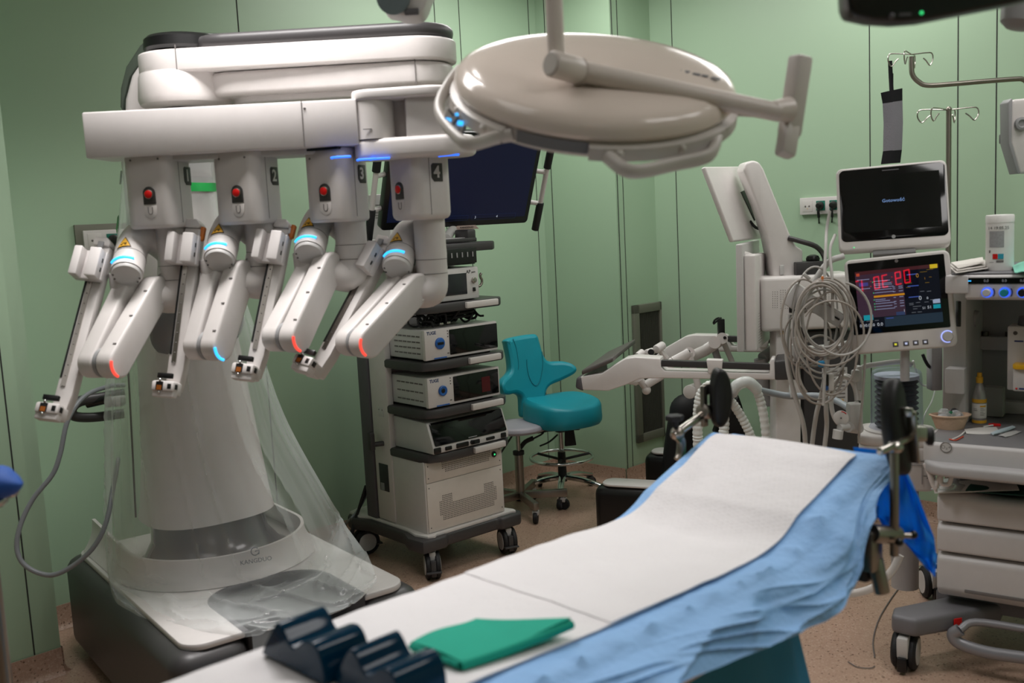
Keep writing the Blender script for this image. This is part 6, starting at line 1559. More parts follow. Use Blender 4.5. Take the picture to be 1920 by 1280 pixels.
mb = MB(redp); curved(mb, -.022, -.006, hh*.215, hh*.305); mb.use(mat('label_teal', '2f9db5', .5)); curved(mb, -.005, .012, hh*.215, hh*.305); mb.use(gap); curved(mb, -.022, .012, hh*.205, hh*.213); curved(mb, -.01, .012, hh*.15, hh*.19); curved(mb, -.036, -.030, hh*.32, hh*.37); curved(mb, -.034, -.018, hh*.15, hh*.155); part('label_blocks', mb, WC, 'red and blue label blocks')
mb = MB(black)
FT = basis(c-vd*(r_+.0012)+vr*-.004+V((0, 0, hh*.765)), vr, y=(.0, 0, 1)); mb.text('14 19.05.25', FT, .0135, .0002); part('handwriting', mb, WC, 'handwritten date')
# folded white cloth, small packet
mb = MB(mat('white_wipe_cloth', 'd8d2cd', .85, bump=.2))
q = [onA(x, y, ztop) for x, y in ((1776, 500), (1850, 494), (1852, 508), (1792, 514))]
for k in range(3):
    def f(u, v, k=k):
        p = q[0].lerp(q[1], u).lerp(q[3].lerp(q[2], u), v); sc = .9+.1*(2-k)/2
        p = p+((q[0]+q[2])/2-p)*.1*k; p.z = ztop+.0025+.006*k+.004*nz3(u*4, v*3, k)**2+.01*u*(1 if k == 2 else .5); return p
    mb.grid(f, 16, 8, .003)
solo('folded_cloth', mb, 'white folded cloth on top of the machine, left of the tall canister', 'cloth')
mb = MB(mat('teal_packet', '7fd0bb', .3)); q = [onA(x, y, ztop+.002) for x, y in ((1898, 500), (1960, 488), (1975, 506), (1902, 514))]
mb.grid(lambda u, v: q[0].lerp(q[1], u).lerp(q[3].lerp(q[2], u), v)+V((0, 0, .004+.018*math.sin(math.pi*v)*math.sin(math.pi*min(1, u*2+.1)*.5)+.003*nz3(u*8, v*6, 1))), 16, 8, .002)
solo('plastic_packet', mb, 'teal and white plastic packet on top of the machine right of the canister', 'packet')
# spray bottle with yellow cap
zt = zw+.0016
c = onA(1836, 793, zt); hB = PY(1836, 698, c.y).z-zt; r_ = .0235
SB = thing('disinfectant_bottle', 'silver bottle with yellow cap and yellow bands on the worktop', 'bottle', c)
mb = MB(mat('silver_bottle', 'a9a6a4', .3, metal=.5)); mb.lathe([(0, 0), (r_*.95, 0), (r_, .004), (r_, hB*.5), (r_*.92, hB*.6), (r_*.62, hB*.72), (r_*.45, hB*.78), (r_*.45, hB*.84)], M4.Translation(c), 36); part('body', mb, SB)
mb = MB(yel); mb.lathe([(r_*.5, hB*.8), (r_*.5, hB*.91), (r_*.36, hB*.915), (r_*.33, hB*.995), (0, hB)], M4.Translation(c), 24); part('cap', mb, SB, 'yellow cap')
mb = MB(mat('bottle_label_white', 'e3e0da', .5)); mb.lathe([(r_+.0004, hB*.12), (r_+.0005, hB*.121), (r_+.0005, hB*.40), (r_+.0004, hB*.401)], M4.Translation(c), 36); mb.use(yel); mb.lathe([(r_+.0004, hB*.02), (r_+.0007, hB*.021), (r_+.0007, hB*.075), (r_+.0004, hB*.076)], M4.Translation(c), 36); mb.lathe([(r_+.0004, hB*.42), (r_+.0007, hB*.421), (r_+.0007, hB*.49), (r_+.0004, hB*.491)], M4.Translation(c), 36)
vd = V((c.x, c.y, 0)).normalized(); vr = V((vd.y, -vd.x, 0))
curved(mb, .002, .024, hB*.34, hB*.37, r_+.0012); mb.use(gap)
for z, a_, b_ in ((.31, .003, .016), (.28, .003, .02), (.24, .003, .014), (.21, .003, .02), (.18, .003, .018), (.3, -.022, -.008), (.27, -.022, -.006)): curved(mb, a_, b_, hB*z, hB*z+.0015, r_+.0012)
part('label', mb, SB)
# kidney-shaped pulp bowl holding mask pieces
c = onA(1783, 803, zt); 
BO = thing('pulp_bowl', 'beige moulded pulp bowl holding clear mask pieces on the worktop', 'bowl', c)
pulp = mat('beige_pulp', 'c9ab92', .8, bump=.3, bscale=120)
FBo = basis(c, (1, -.15, 0), z=(0, 0, 1))
def bring(k, z):
    o = []
    for i in range(40):
        t = 2*math.pi*i/40; x = .066*math.cos(t); y = .042*math.sin(t)
        o.append(FBo @ V((x*k, y*k+.012*math.cos(t)**2, z)))
    return o
mb = MB(pulp); mb.loft([bring(.72, 0), bring(.82, .02), bring(.94, .042), bring(1.06, .046), bring(1.07, .049), bring(.98, .051), bring(.9, .044), bring(.78, .02), bring(.68, .005)]); part('body', mb, BO)
clear2 = film('clear_mask_plastic', 'd5d8da', .3, .1)
mb = MB(clear2); mb.lathe([(.02, 0), (.019, .02), (.013, .035), (.008, .045)], FBo @ M4.Translation((-.035, .0, .03)) @ M4.Rotation(R(60), 4, 'Y'), 24); mb.lathe([(.016, 0), (.02, .012), (.02, .03), (.012, .04)], FBo @ M4.Translation((-.02, .01, .028)), 24); solo('mask_piece', mb, 'clear plastic mask cone at the left end of the pulp bowl', 'mask piece', 'mask pieces in the pulp bowl')
mb = MB(clear2); mb.lathe([(.018, 0), (.022, .01), (.018, .028), (.01, .036)], FBo @ M4.Translation((.03, .0, .034)) @ M4.Rotation(R(-50), 4, 'Y'), 24); mb.use(midg); mb.cyl(FBo @ V((.005, -.012, .036)), FBo @ V((.03, -.02, .05)), .009); solo('mask_piece', mb, 'clear mask part with a grey ring at the right end of the pulp bowl', 'mask piece', 'mask pieces in the pulp bowl')
mb = MB(mat('green_strap', '0f6b46', .6)); mb.tube([FBo @ V(p) for p in ((-.012, .0, .046), (-.002, -.006, .058), (.012, .0, .05))], .006, sm=4, flat=.5); mb.use(black); mb.tube([FBo @ V(p) for p in ((-.002, .014, .052), (.012, .016, .063), (.024, .012, .058))], .007, sm=4); solo('mask_strap', mb, 'green and black strap lying in the pulp bowl', 'strap')
# another pulp tray behind
c2b = onA(1815, 770, zt)
mb = MB(pulp); mb.loft([[c2b+V((.04*k*math.cos(t*math.pi/16), .028*k*math.sin(t*math.pi/16), z)) for t in range(32)] for k, z in ((.7, 0), (1, .035), (1.08, .037), (.97, .034), (.66, .004))]); solo('pulp_tray', mb, 'second beige pulp tray behind the bowl, beside the yellow-capped bottle', 'tray')
# loose papers, red clip and a wrapped syringe lying on the worktop
def sheet(nm, lab, cat, pts, m, th=.001, lift=.002, gp_=None):
    mb = MB(m); q = [onA(x, y, zt) for x, y in pts]
    mb.grid(lambda u, v: q[0].lerp(q[1], u).lerp(q[3].lerp(q[2], u), v)+V((0, 0, lift+.002*math.sin(u*4+v*3))), 12, 6, th); return solo(nm, mb, lab, cat, gp_)
paper = mat('white_paper', 'dcdad6', .7)
sheet('paper_slip', 'printed white paper slip lying on the worktop in front of the bottle', 'paper', ((1808, 806), (1868, 801), (1878, 814), (1812, 814)), paper)
sheet('wrapped_swab', 'white and blue paper wrapped swab near the worktop edge', 'packet', ((1858, 816), (1898, 801), (1904, 804), (1862, 818)), mat('pale_blue_wrap', 'c4d6de', .4), .005, .004)
sheet('paper_wrapper', 'empty clear white wrapper at the right end of the worktop', 'wrapper', ((1872, 818), (1905, 808), (1915, 811), (1885, 821)), mat('glassine', 'c8c8c6', .35), .001, .003)
mb = MB(redp); c = onA(1866, 796, zt+.004)
mb.prism([(.022*(1 if i % 2 else .5)*math.cos(i*math.pi/5), .012*(1 if i % 2 else .55)*math.sin(i*math.pi/5)) for i in range(10)], -.004, .004, basis(c, (.9, -.4, 0), z=(0, 0, 1)), .001); mb.use(paper); mb.tube([c+V((-.01, -.005, 0)), c+V((-.05, -.02, -.001))], .003)
solo('red_clamp', mb, 'small red plastic clamp on a white tube lying by the bottle', 'clamp')
mb = MB(paper); a = onA(1785, 824, zt+.003); mb.tube([a, onA(1800, 817, zt+.003), onA(1810, 808, zt+.003)], .0028, sm=3); mb.use(mat('orange_red_edge', 'd8553a', .5)); mb.tube([onA(1780, 823, zt+.003), onA(1792, 825, zt+.003), onA(1806, 818, zt+.003)], .0022, sm=3)
solo('tubing_connector', mb, 'small white connector with an orange edge near the worktop front', 'connector')
# clear plastic boxes at the back
mb = MB(film('milky_plastic', 'b9b8b2', .45, .3)); c = PP(1858, 745, FA @ V((0, .53, 0)), m2); mb.box((0, 0, 0), (.09, .05, .11), basis(V((c.x, c.y, zt+.058)), m1, z=(0, 0, 1)), .008); solo('plastic_container', mb, 'milky plastic container behind the yellow-capped bottle', 'container')
mb = MB(amg); c = PP(1812, 757, FA @ V((0, .56, 0)), m2); mb.prism([(-.045, .06), (-.038, .0), (.038, 0), (.045, .06)], -.03, .03, basis(V((c.x, c.y, zt+.001)), m1, y=(0, 0, 1)), .003); solo('plastic_bin', mb, 'small pale grey open bin at the back of the worktop', 'bin')
# papers on the shelf below the worktop
for i, (px, py, w_, m_, lab, nm) in enumerate(((1830, 912, .16, paper, 'white paper sheet sticking out of the shelf under the worktop', 'paper_sheet'), (1875, 905, .13, mat('dark_green_cover', '0f4a40', .6), 'dark green folder on the shelf under the worktop', 'folder'), (1775, 915, .06, film('clear_wrapper', 'cfd3d3', .4), 'crinkled clear wrapper on the shelf beside the white hook', 'wrapper'))):
    z = lv[0]+.002+.006*(1 if i == 1 else 0); c = PP(px, py, FA @ V((0, .11, 0)), m2)
    mb = MB(m_); F = basis(V((c.x, c.y, z)), m1*1+m2*(.25 if i == 0 else 0), z=(0, 0, 1))
    mb.grid(lambda u, v: F @ V(((u-.5)*w_*1.6, (v)*.16-.012, .002+.008*u*(1-v)+.004*math.sin(u*7+i)*math.sin(v*5)+(.016*u if i == 0 else .003))), 14, 8, .002); solo(nm, mb, lab, 'paper' if i == 0 else nm)
# ------------------------------------------------- cables coiled over the boom, and hanging tubes
cbl = mat('warm_grey_cable', 'a39b94', .45)
cbl2 = mat('pale_grey_cable', 'b3b0ac', .45)
def loop(cx, cy, rx, ry, Yd, turns=1, ph=0, jit=.05, r=.0042, m=cbl, seed=1, tail=None):
    rnd = random.Random(seed); pts = []; n = int(22*turns); ph0 = rnd.uniform(0, 6)
    for i in range(n+1):
        t = ph+2*math.pi*i/22; k = 1+jit*math.sin(t*.73+ph0)
        pts.append(PY(cx+rx*k*math.cos(t), cy+ry*k*math.sin(t), Yd+.012*math.sin(t*.5+seed)))
    if tail: pts += [PY(*p) for p in tail]
    mb = MB(m); mb.tube(pts, r, n=8, sm=2); return mb
G = 'coiled cables beside the touchscreen'
CB = thing('coiled_cable', 'grey monitoring cables coiled in hanging loops left of the lit touchscreen', 'cables', PY(1546, 760, 3.42))
specs = [(1546, 592, 42, 62, 3.42, 3, 0, .05), (1540, 597, 46, 66, 3.40, 2.2, 1, .06), (1550, 600, 52, 74, 3.43, 2, 2, .08), (1545, 620, 55, 84, 3.44, 2, 3, .08), (1535, 650, 48, 92, 3.45, 1.4, 4, .1), (1556, 640, 50, 100, 3.43, 1.3, 5, .1), (1530, 600, 40, 90, 3.46, 1.4, .5, .12), (1512, 630, 45, 50, 3.47, 1, 1.7, .08), (1560, 618, 62, 62, 3.39, 1.1, 3.6, .12), (1575, 600, 58, 68, 3.37, .6, -1.4, .05), (1505, 610, 42, 84, 3.47, .9, 1.2, .06), (1535, 690, 42, 62, 3.44, 1.2, 2.2, .1)]
for i, s in enumerate(specs): part('cable_loop', loop(*s, r=.0036 if i < 9 else .0042, m=cbl if i % 3 else cbl2, seed=i), CB)
mb = MB(cbl2)
for pts in ([(1556, 396, 3.6), (1550, 430, 3.58), (1548, 470, 3.5), (1546, 530, 3.44), (1548, 640, 3.42), (1544, 760, 3.42)], [(1566, 440, 3.55), (1556, 470, 3.5), (1560, 520, 3.44), (1562, 600, 3.42)]): mb.tube([PY(*p) for p in pts], .0055, n=8, sm=5)
part('cable_run', mb, CB); mb = MB(mat('blue_tag', '2a86b8', .5)); mb.box((0, 0, 0), (.022, .014, .022), M4.Translation(PY(1540, 682, 3.41)), .005); part('cable_tag', mb, CB, 'blue cable tag')
mb = MB(mat('orange_tag', 'cc7432', .5)); mb.box((0, 0, 0), (.008, .008, .02), M4.Translation(PY(1542, 523, 3.42)), .002); part('cable_tag', mb, CB, 'orange cable tag')
mb = MB(cbl2); mb.box((0, 0, 0), (.03, .012, .012), basis(PY(1512, 518, 3.44), (1, 0, -.9), y=(0, 1, 0)), .003); mb.box((0, 0, 0), (.028, .014, .014), basis(PY(1536, 533, 3.41), (1, 0, -.9), y=(0, 1, 0)), .003); part('cable_clip', mb, CB)
# tubes hanging down from the coil
for nm, lab, pts, r in (('hanging_tube', 'thick grey tube hanging from the coiled cables straight down to the bellows base side', ((1556, 640, 3.5), (1548, 700, 3.5), (1540, 740, 3.5), (1530, 780, 3.52), (1522, 840, 3.55), (1518, 900, 3.58)), .0085),
    ('hanging_tube', 'thick grey tube with a white clamp hanging left of the bellows', ((1552, 690, 3.47), (1549, 735, 3.47), (1549, 770, 3.47), (1550, 800, 3.5), (1545, 850, 3.52), (1543, 900, 3.55)), .0085),
    ('hanging_tube', 'pale grey tube hanging in front of the white console column', ((1480, 590, 3.52), (1475, 640, 3.5), (1478, 690, 3.5), (1490, 740, 3.5), (1505, 790, 3.5), (1510, 830, 3.52), (1512, 900, 3.55)), .0085),
    ('hanging_tube', 'thin pale tube hanging beside the hose bracket in front of the bellows', ((1622, 665, 3.45), (1620, 710, 3.46), (1616, 760, 3.48), (1612, 800, 3.5), (1610, 830, 3.52)), .0045)):
    mb = MB(cbl2); mb.tube([PY(*p) for p in pts], r, n=10, sm=5)
    if 'clamp' in lab: mb.use(white2); mb.box((0, 0, 0), (.022, .02, .062), M4.Translation(PY(1557, 716, 3.45)), .005); mb.use(black); mb.box((0, 0, 0), (.008, .012, .04), M4.Translation(PY(1551, 712, 3.44)), .002); mb.use(mat('blue_clip', '2a5f9e', .5)); mb.cyl(PY(1549, 724, 3.455), PY(1549, 728, 3.44), .008)
    solo(nm, mb, lab, 'tube', 'grey tubes by the touchscreen')
mb = MB(white2)
mb.tube([PY(1590+24*math.cos(t*.26)-8, 752+46*math.sin(t*.26), 3.55) for t in range(25)], .0075, cyc=False, n=10, sm=2); mb.tube([PY(1590+27*math.cos(t*.26)-4, 752+48*math.sin(t*.26), 3.58) for t in range(8, 25)], .0075, n=10, sm=2)
solo('coiled_hose', mb, 'white hose loop hanging from the bracket left of the bellows', 'hose')
mb = MB(film('clear_tubing', 'cdd2d0', .45, .2)); mb.tube([PY(*p) for p in ((1752, 706, 3.85), (1740, 722, 3.84), (1726, 718, 3.82), (1716, 690, 3.8), (1712, 676, 3.78))], .004, n=8, sm=5); mb.tube([PY(*p) for p in ((1757, 690, 3.9), (1755, 720, 3.86), (1748, 750, 3.8), (1735, 775, 3.76), (1728, 800, 3.74))], .0028, n=8, sm=5)
solo('clear_tubing', mb, 'thin clear tubing looping between the bellows and the machine upright', 'tubing')
mb = MB(rubber); mb.tube([PY(*p) for p in ((1730, 664, 3.6), (1736, 678, 3.6), (1744, 688, 3.62), (1752, 682, 3.66), (1752, 670, 3.7))], .006, n=8, sm=5)
solo('black_cable', mb, 'short black cable looping under the lit touchscreen', 'cable')
# white device clamped behind the coil
DV = thing('cable_holder', 'pale slanted plastic holder behind the coiled cables', 'holder', PY(1530, 600, 3.55))
mb = MB(offw); A_, B_ = PY(1490, 548, 3.5), PY(1578, 602, 3.46); dd = (B_-A_); F = basis((A_+B_)/2, dd, y=(0, 0, 1)); mb.box((0, 0, 0), (dd.length, .05, .05), F, .006); mb.box((-dd.length*.46, -.01, .0), (.05, .085, .055), F, .006); part('body', mb, DV)
mb = MB(white); mb.box((0, .0255, .0), (dd.length*.95, .002, .046), F, .001); mb.use(black); mb.box((dd.length*.36, .002, .0255), (.03, .006, .002), F); mb.use(black); mb.tube([PY(1488, 575, 3.5), PY(1492, 600, 3.5), PY(1506, 625, 3.52), PY(1518, 640, 3.52)], .006, sm=4); part('cover_strip', mb, DV)
mb = MB(offw); a = PY(1488, 660, 3.52); mb.box((0, 0, 0), (.22, .05, .035), basis(PY(1550, 656, 3.52), (1, .0, .02), y=(0, 1, 0)), .006); mb.box((0, 0, 0), (.022, .05, .06), M4.Translation(PY(1490, 661, 3.5)), .006); mb.tube([PY(1560, 656, 3.53), VDF @ V((-.08, -.1, -.05))], .015); part('bracket_arm', mb, DV)
# ------------------------------------------------------------------ infusion poles, bag, pendant
def hookset(o, top, L, r=.0028, angs=(5, 190, 55, 235), dn=.045, m=steel):
    for a in angs:
        d = V((math.cos(R(a)), math.sin(R(a)), 0)); mb = MB(m)
        P = [top, top+d*L*.75+V((0, 0, .006)), top+d*L+V((0, 0, .002)), top+d*(L*1.04)+V((0, 0, -dn*.5)), top+d*(L*.9)+V((0, 0, -dn)), top+d*(L*.72)+V((0, 0, -dn*.6)), top+d*(L*.58)+V((0, 0, -dn*.35))]
        mb.tube(P, r, n=8, sm=4); part('hook', mb, o)
IP = thing('infusion_pole', 'straight steel infusion pole with four hooks behind the dark patient monitor', 'infusion pole', PY(1776, 470, 4.1))
pt = PY(1779, 206, 4.1); mb = MB(brushed); mb.cyl((pt.x, pt.y, .05), (pt.x, pt.y, pt.z), .0105); mb.ball(pt+V((0, 0, .002)), .012)
for k in range(4): d = V((math.cos(R(90*k+20)), math.sin(R(90*k+20)), 0)); mb.tube([V((pt.x, pt.y, .06)), V((pt.x, pt.y, .03))+d*.2], .014)
part('pole', mb, IP); hookset(IP, pt, .12, angs=(4, 178, 55, 215))
IA = thing('infusion_hanger', 'bent steel infusion arm with ring hooks reaching in from the right edge', 'infusion arm', PY(1800, 155, 4.2))
mb = MB(brushed); mb.tube([PY(*p, 4.2) for p in ((1709, 106), (1709, 122), (1711, 140), (1722, 153), (1740, 160), (1790, 157), (1850, 152), (1905, 148), (1918, 149), (1926, 158), (1928, 190), (1928, 330))], .0105, sm=6); part('arm_tube', mb, IA)
tp = PY(1709, 102, 4.2); hookset(IA, tp, .095, angs=(12, 184, 60, 232))
SBg = thing('fabric_sleeve', 'black and grey fabric sleeve hanging by a strap from the bent steel arm', 'fabric sleeve', PY(1672, 300, 4.2))
fab = mat('grey_mesh_fabric', '8a8890', .8, bump=.2, bscale=200); fabk = mat('black_fabric', '0d0d14', .8)
def band(pl_, pr_, m, th=.012, nm='sleeve'):
    mb = MB(m); n = len(pl_)-1
    def f(u, v):
        i = min(n-1, int(v*n)); k = v*n-i; l = V((*pl_[i], 0)).lerp(V((*pl_[i+1], 0)), k); r = V((*pr_[i], 0)).lerp(V((*pr_[i+1], 0)), k); p = l.lerp(r, u); return PY(p.x, p.y, 4.2-.012*math.sin(u*math.pi))
    mb.grid(f, 10, 16, th); return part(nm, mb, SBg)
band([(1652, 174), (1656, 194)], [(1688, 166), (1688, 190)], fabk, nm='top_band'); band([(1656, 194), (1658, 230), (1657, 284)], [(1688, 189), (1689, 230), (1687, 281)], fab); band([(1657, 284), (1653, 308)], [(1687, 280), (1684, 305)], fabk, nm='bottom_band')
mb = MB(fabk); mb.tube([PY(1669, 114, 4.2), PY(1670, 140, 4.2), PY(1672, 175, 4.19)], .009, n=8, flat=.3, sm=3); mb.tube([PY(1674, 138, 4.2), PY(1674, 172, 4.19)], .006, n=8, flat=.4); part('strap', mb, SBg)
PN = thing('ceiling_pendant', 'grey ceiling pendant head with gas outlets at the right edge', 'pendant', PY(1930, 260, 3.6))
mb = MB(white2); pxprism(mb, [(1897, 196), (1902, 186), (1990, 178), (1990, 325), (1912, 325), (1896, 268)], 3.55, 3.60, .008); part('housing', mb, PN)
mb = MB(midg); pxprism(mb, [(1890, 192), (1897, 184), (1899, 186), (1897, 266), (1914, 325), (1908, 326), (1891, 270)], 3.545, 3.605, .003); part('side_trim', mb, PN); mb = MB(dark2); mb.box((0, 0, 0), (.03, .04, .035), M4.Translation(PY(1885, 260, 3.62)), .005); part('latch', mb, PN)
mb = MB(midg); mb.lathe([(.01, 0), (.022, 0), (.022, .012), (.014, .014), (.01, .008)], zframe(PY(1913, 232, 3.549), (0, -1, 0)), 28); mb.use(mat('dark_socket', '4a2a26', .4)); mb.lathe([(0, .004), (.0102, .004), (0, .006)], zframe(PY(1913, 232, 3.549), (0, -1, 0)), 20); part('gas_outlet', mb, PN)
p = PY(1960, 180, 3.62); mb = MB(offw); mb.cyl((p.x, p.y, p.z-.01), (p.x, p.y, CEIL+.005), .05); part('ceiling_column', mb, PN)
# ------------------------------------------------------------------ wall sockets
def sockets(nm, lab, wp, wn, wx, px0, px1, py, hh, plugs, n_mod, framed):
    c = PP(px0, py, wp, wn); F = basis(c, wx, z=(0, 0, 1)); ln = PP(px1, py, wp, wn); L = (F.inverted() @ ln).x
    o = thing(nm, lab, 'socket', F @ V((L/2, 0, -hh/2)))
    if framed: mb = MB(fr); mb.box((L/2-.005, -.006, 0), (L+.05, .012, hh+.05), F, .002); part('metal_frame', mb, o)
    mb = MB(white); mb.box((L/2, -.01, 0), (L, .02, hh), F, .003); part('cover_plate', mb, o)
    for i in range(n_mod):
        x = .045+.075*i
        if i == 0:
            mb = MB(white2); mb.box((x, -.0205, 0), (.058, .002, .058), F, .001); mb.use(gap); [mb.ball(F @ V((x+s, -.0215, 0)), .0045, n=10) for s in (-.011, .011)]; mb.use(yel); mb.ball(F @ V((x, -.0215, -.013)), .002, n=8); part('earth_sockets', mb, o)
        else:
            mb = MB(mat('socket_green', '0a6a58', .4)); mb.box((x, -.0205, 0), (.05, .003, .05), F, .001); part('power_socket', mb, o, 'green socket insert')
    return o, F
so1, FS1 = sockets('wall_socket', 'white wall socket strip with green inserts and black plugs behind the console', CD, e1, V((.695, -.719, 0)).normalized(), 1503, 1580, 387, .088, 2, 3, False)
so2, FS2 = sockets('wall_socket', 'white wall socket strip in a metal frame on the green wall behind the robot', P0, V((-e1.y, e1.x, 0)), e1.normalized(), 154, 262, 452, .085, 1, 4, True)
def plug(F, i, path, lab):
    x = .045+.075*i; mb = MB(black); mb.lathe([(.02, 0), (.021, .012), (.012, .03), (0, .032)], basis(F @ V((x, -.022, .0)), F.to_3x3() @ V((1, 0, 0)), y=(0, 0, 1)), 24); mb.tube([F @ V((x, -.04, 0)), F @ V((x, -.045, -.03)), F @ V((x, -.04, -.06))], .007, sm=3)
    mb.tube([F @ V((x, -.04, -.06))]+path, .0042, n=8, sm=4); solo('power_plug', mb, lab, 'plug', 'black plugs in the wall sockets')
plug(FS1, 1, [PY(1536, 440, 5.3), PY(1533, 470, 5.3), PY(1532, 520, 5.3), PY(1535, 640, 5.3)], 'black plug and cord in the middle green socket behind the console')
plug(FS1, 2, [PY(1558, 440, 5.25), PY(1560, 500, 5.2), PY(1560, 620, 5.2)], 'black plug and cord in the green socket nearest the monitor')
plug(FS2, 1, [FS2 @ V((.125, -.04, -.12)), FS2 @ V((.128, -.03, -.5)), FS2 @ V((.1, -.02, -1.2))], 'black plug in the framed wall socket behind the robot')
# ------------------------------------------------------------------ things hanging from the ceiling at the top edge
CMo = thing('ceiling_monitor', 'black ceiling-hung monitor with a green light, cut off by the top right edge', 'monitor', PY(1740, 30, 1.75))
mb = MB(black); pxprism(mb, [(1588, -60), (1592, 10), (1598, 28), (1640, 37), (1690, 40), (1740, 36), (1900, 5), (1990, -14), (1990, -160), (1588, -160)], 1.72, 1.78, .008); part('casing', mb, CMo)
mb = MB(led_g); mb.ball(PY(1728, 24, 1.718), .0028, n=10); part('power_light', mb, CMo, 'green power light'); mb = MB(dark2); mb.box((0, 0, 0), (.02, .002, .004), M4.Translation(PY(1697, 27, 1.718))); mb.ball(PY(1672, 30, 1.717), .005, n=10); part('lettering', mb, CMo)
p = PY(1790, -100, 1.85); mb = MB(offw); mb.cyl((p.x, p.y, p.z-.03), (p.x, p.y, CEIL+.005), .03); mb.box((p.x, p.y-.03, p.z), (.12, .12, .1), None, .01); part('ceiling_tube', mb, CMo)
CJ = thing('ceiling_arm_joint', 'pale plastic joint of another ceiling arm at the top edge above the robot', 'ceiling arm', PY(755, 20, 2.6))
mb = MB(offw); pxprism(mb, [(712, -40), (714, 14), (726, 20), (740, 22), (752, 27), (770, 28), (790, 24), (798, 8), (803, -8), (820, -40)], 2.55, 2.68, .012); part('shell', mb, CJ)
mb = MB(mat('blue_grey_disc', '6d7a7e', .4)); mb.lathe([(0, 0), (.043, 0), (.043, .006), (0, .006)], zframe(PY(738, -6, 2.55), (-.2, -1, -.1)), 32); part('joint_disc', mb, CJ); mb = MB(dark2); mb.box((0, 0, 0), (.036, .012, .016), M4.Translation(PY(772, 22, 2.55)), .003); part('dark_clip', mb, CJ)
p = PY(765, -30, 2.62); mb = MB(offw); mb.cyl((p.x, p.y, p.z), (p.x, p.y, CEIL+.005), .035); part('ceiling_tube', mb, CJ)
CS = thing('spotlight_joint', 'dark grey rounded lamp joint in the top right corner', 'ceiling arm', PY(1910, 30, 2.5))
mb = MB(midg); mb.lathe([(0, -.045), (.03, -.043), (.045, -.03), (.05, 0), (.05, .03), (.058, .035), (.058, .08), (0, .09)], M4.Translation(PY(1918, 20, 2.5)) @ M4.Rotation(R(14), 4, 'Y'), 32); part('housing', mb, CS); mb = MB(white2); p = PY(1918, -30, 2.5); mb.cyl((p.x, p.y, p.z), (p.x, p.y, CEIL+.005), .03); mb.tube([PY(1885, 5, 2.5), PY(1905, -5, 2.5)], .03); part('ceiling_tube', mb, CS)
# ------------------------------------------------------------------ left edge: steel trolley with a blue cloth
TR = thing('steel_trolley', 'stainless steel trolley corner at the left edge carrying a blue cloth', 'trolley', V((-1.1, 2.0, 0)))
tq = PY(14, 926, 2.05)
mb = MB(steel); mb.tube([tq+V((-.4, .02, 0)), tq+V((-.03, .02, 0)), tq+V((-.004, .0, 0)), tq+V((-.02, -.1, 0)), tq+V((-.4, -.12, 0))], .011, sm=5); mb.box((tq.x-.23, tq.y-.05, tq.z-.02), (.42, .12, .006)); part('tray_rail', mb, TR)
lp = PZ(8, 1300, .0); lx = PY(4, 1200, 2.25)
mb = MB(brushed); mb.cyl((lx.x-.004, 2.25, .0), (lx.x-.004, 2.25, tq.z-.02), .016); mb.cyl((lx.x-.5, 2.25, .0), (lx.x-.5, 2.25, tq.z-.02), .016); mb.box((lx.x-.25, 2.15, tq.z-.022), (.55, .25, .01)); part('leg_frame', mb, TR)
mb = MB(mat('royal_blue_cloth', '1d4f9e', .7, bump=.3)); 
mb.ball((0, 0, 0), .09, (1, .5, .42), M4.Translation(PY(-36, 905, 2.0)), 24)
for v in mb.bm.verts: v.co += V((.01, .01, .012))*nz3(v.co.x*18, v.co.y*18, v.co.z*18)
solo('blue_cloth', mb, 'crumpled royal blue cloth lying on the steel trolley at the left edge', 'cloth')
# thin wire on the floor by the table
mb = MB(gap); mb.tube([PZ(x, y, .004) for x, y in ((1712, 1040), (1700, 1080), (1672, 1120), (1648, 1160), (1637, 1200), (1640, 1232))], .0022, n=6, sm=5); solo('floor_wire', mb, 'thin grey wire curving across the floor in front of the machine caster', 'wire')
mb = MB(gap); mb.tube([PZ(x, y, .004) for x, y in ((1590, 1240), (1608, 1250), (1632, 1252), (1640, 1248))], .0018, n=6, sm=5); solo('floor_thread', mb, 'short pale thread lying on the floor beside the table cover', 'thread')
mb = MB(film('clear_hose', 'cfcac6', .45, .25)); mb.tube([PY(*p) for p in ((1688, 1040, 2.9), (1672, 1070, 2.9), (1640, 1100, 2.9), (1600, 1112, 2.9), (1560, 1112, 2.9))], .012, n=10, sm=5); solo('suction_hose', mb, 'milky suction hose sagging below the table rail clamp', 'hose')
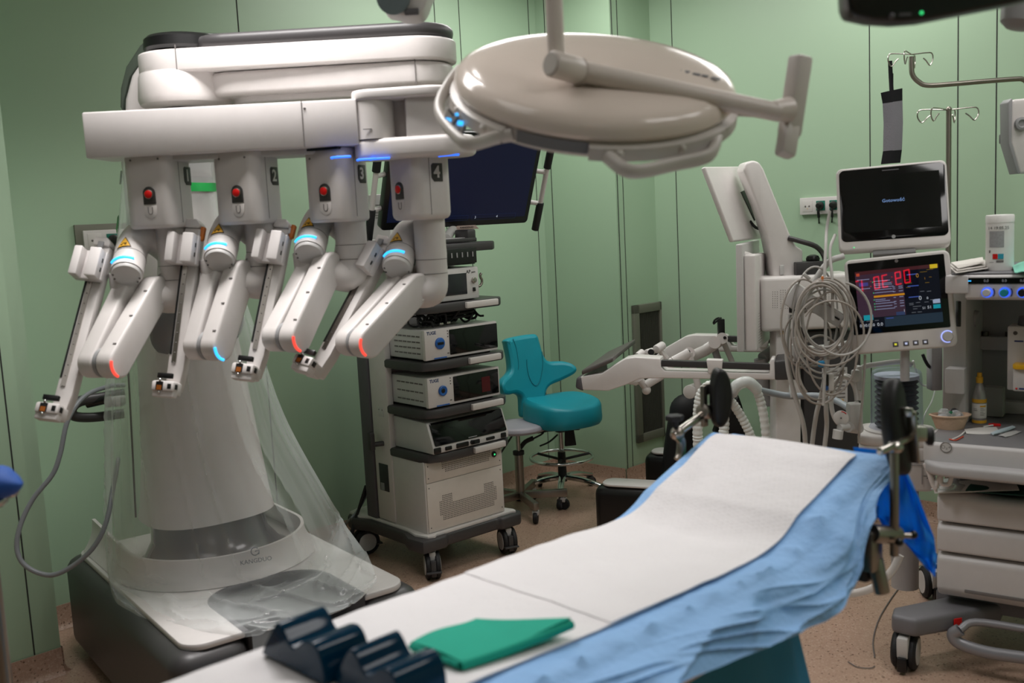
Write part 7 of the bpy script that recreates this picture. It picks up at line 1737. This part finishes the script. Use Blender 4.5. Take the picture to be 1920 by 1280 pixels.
# red wall clock on the wall behind the viewer, mirrored in the touchscreen
def refl(px, py):
    n = (VDF.to_3x3() @ V((0, 0, 1))).normalized(); P = PP(px, py, VDF @ V((0, 0, .002)), n); d = (P-EYEV).normalized(); return P, d-n*2*d.dot(n)
CK = []
for px, py in ((1602, 540), (1704, 516)):
    P, d = refl(px, py); best = None
    for p0, n0 in ((rm(AMIN, BMIN+.03), e2),):
        k = (p0-P).dot(n0)/d.dot(n0)
        if k > 0 and (best is None or k < best[0]): best = (k, P+d*k, n0)
    CK.append(best)
a, b = CK[1][1], CK[0][1]     # reading starts at the right end of the mirror image
cx = (b-a); cx.z = 0; L = cx.length*1.12; cx.normalize(); cz = (a.z+b.z)/2; m_ = (a+b)/2+cx*(L*.03)
FK = basis(V((m_.x, m_.y, cz)), cx, y=(0, 0, 1))
CL = thing('wall_clock', 'red digital wall clock on the wall behind the viewer, mirrored in the touchscreen', 'clock', V((m_.x, m_.y, cz-.15)))
mb = MB(black); mb.prism(rrect(L*1.15, .36, .02), -.03, 0, FK, .006); part('casing', mb, CL)
SEG = {'0': 'abcdef', '1': 'bc', '3': 'abcdg', '7': 'abc', '9': 'abcdfg', '6': 'acdefg'}
sg_ = {'a': (0, 1, 1, 1), 'b': (1, 1, 1, .5), 'c': (1, .5, 1, 0), 'd': (0, 0, 1, 0), 'e': (0, .5, 0, 0), 'f': (0, 1, 0, .5), 'g': (0, .5, 1, .5)}
mb = MB(mat('red_led_digits', 'ff0f2a', emit=22)); hD, wD = .105, .075; x = -L*.5
stp = L/7.4
for ch in '09:30:17':
    if ch == ':':
        for yy in (-.022, .022): mb.ball(FK @ V((x+.01, yy, .001)), .007, (1, 1, .3), n=10)
        x += stp*.55; continue
    for q in SEG[ch]:
        u0, v0, u1, v1 = sg_[q]; mb.tube([FK @ V((x+wD*u0+.016*v0, (v0-.5)*hD, .002)), FK @ V((x+wD*u1+.016*v1, (v1-.5)*hD, .002))], .0052, n=6)
    x += stp
part('lit_digits', mb, CL, 'glowing red digits')
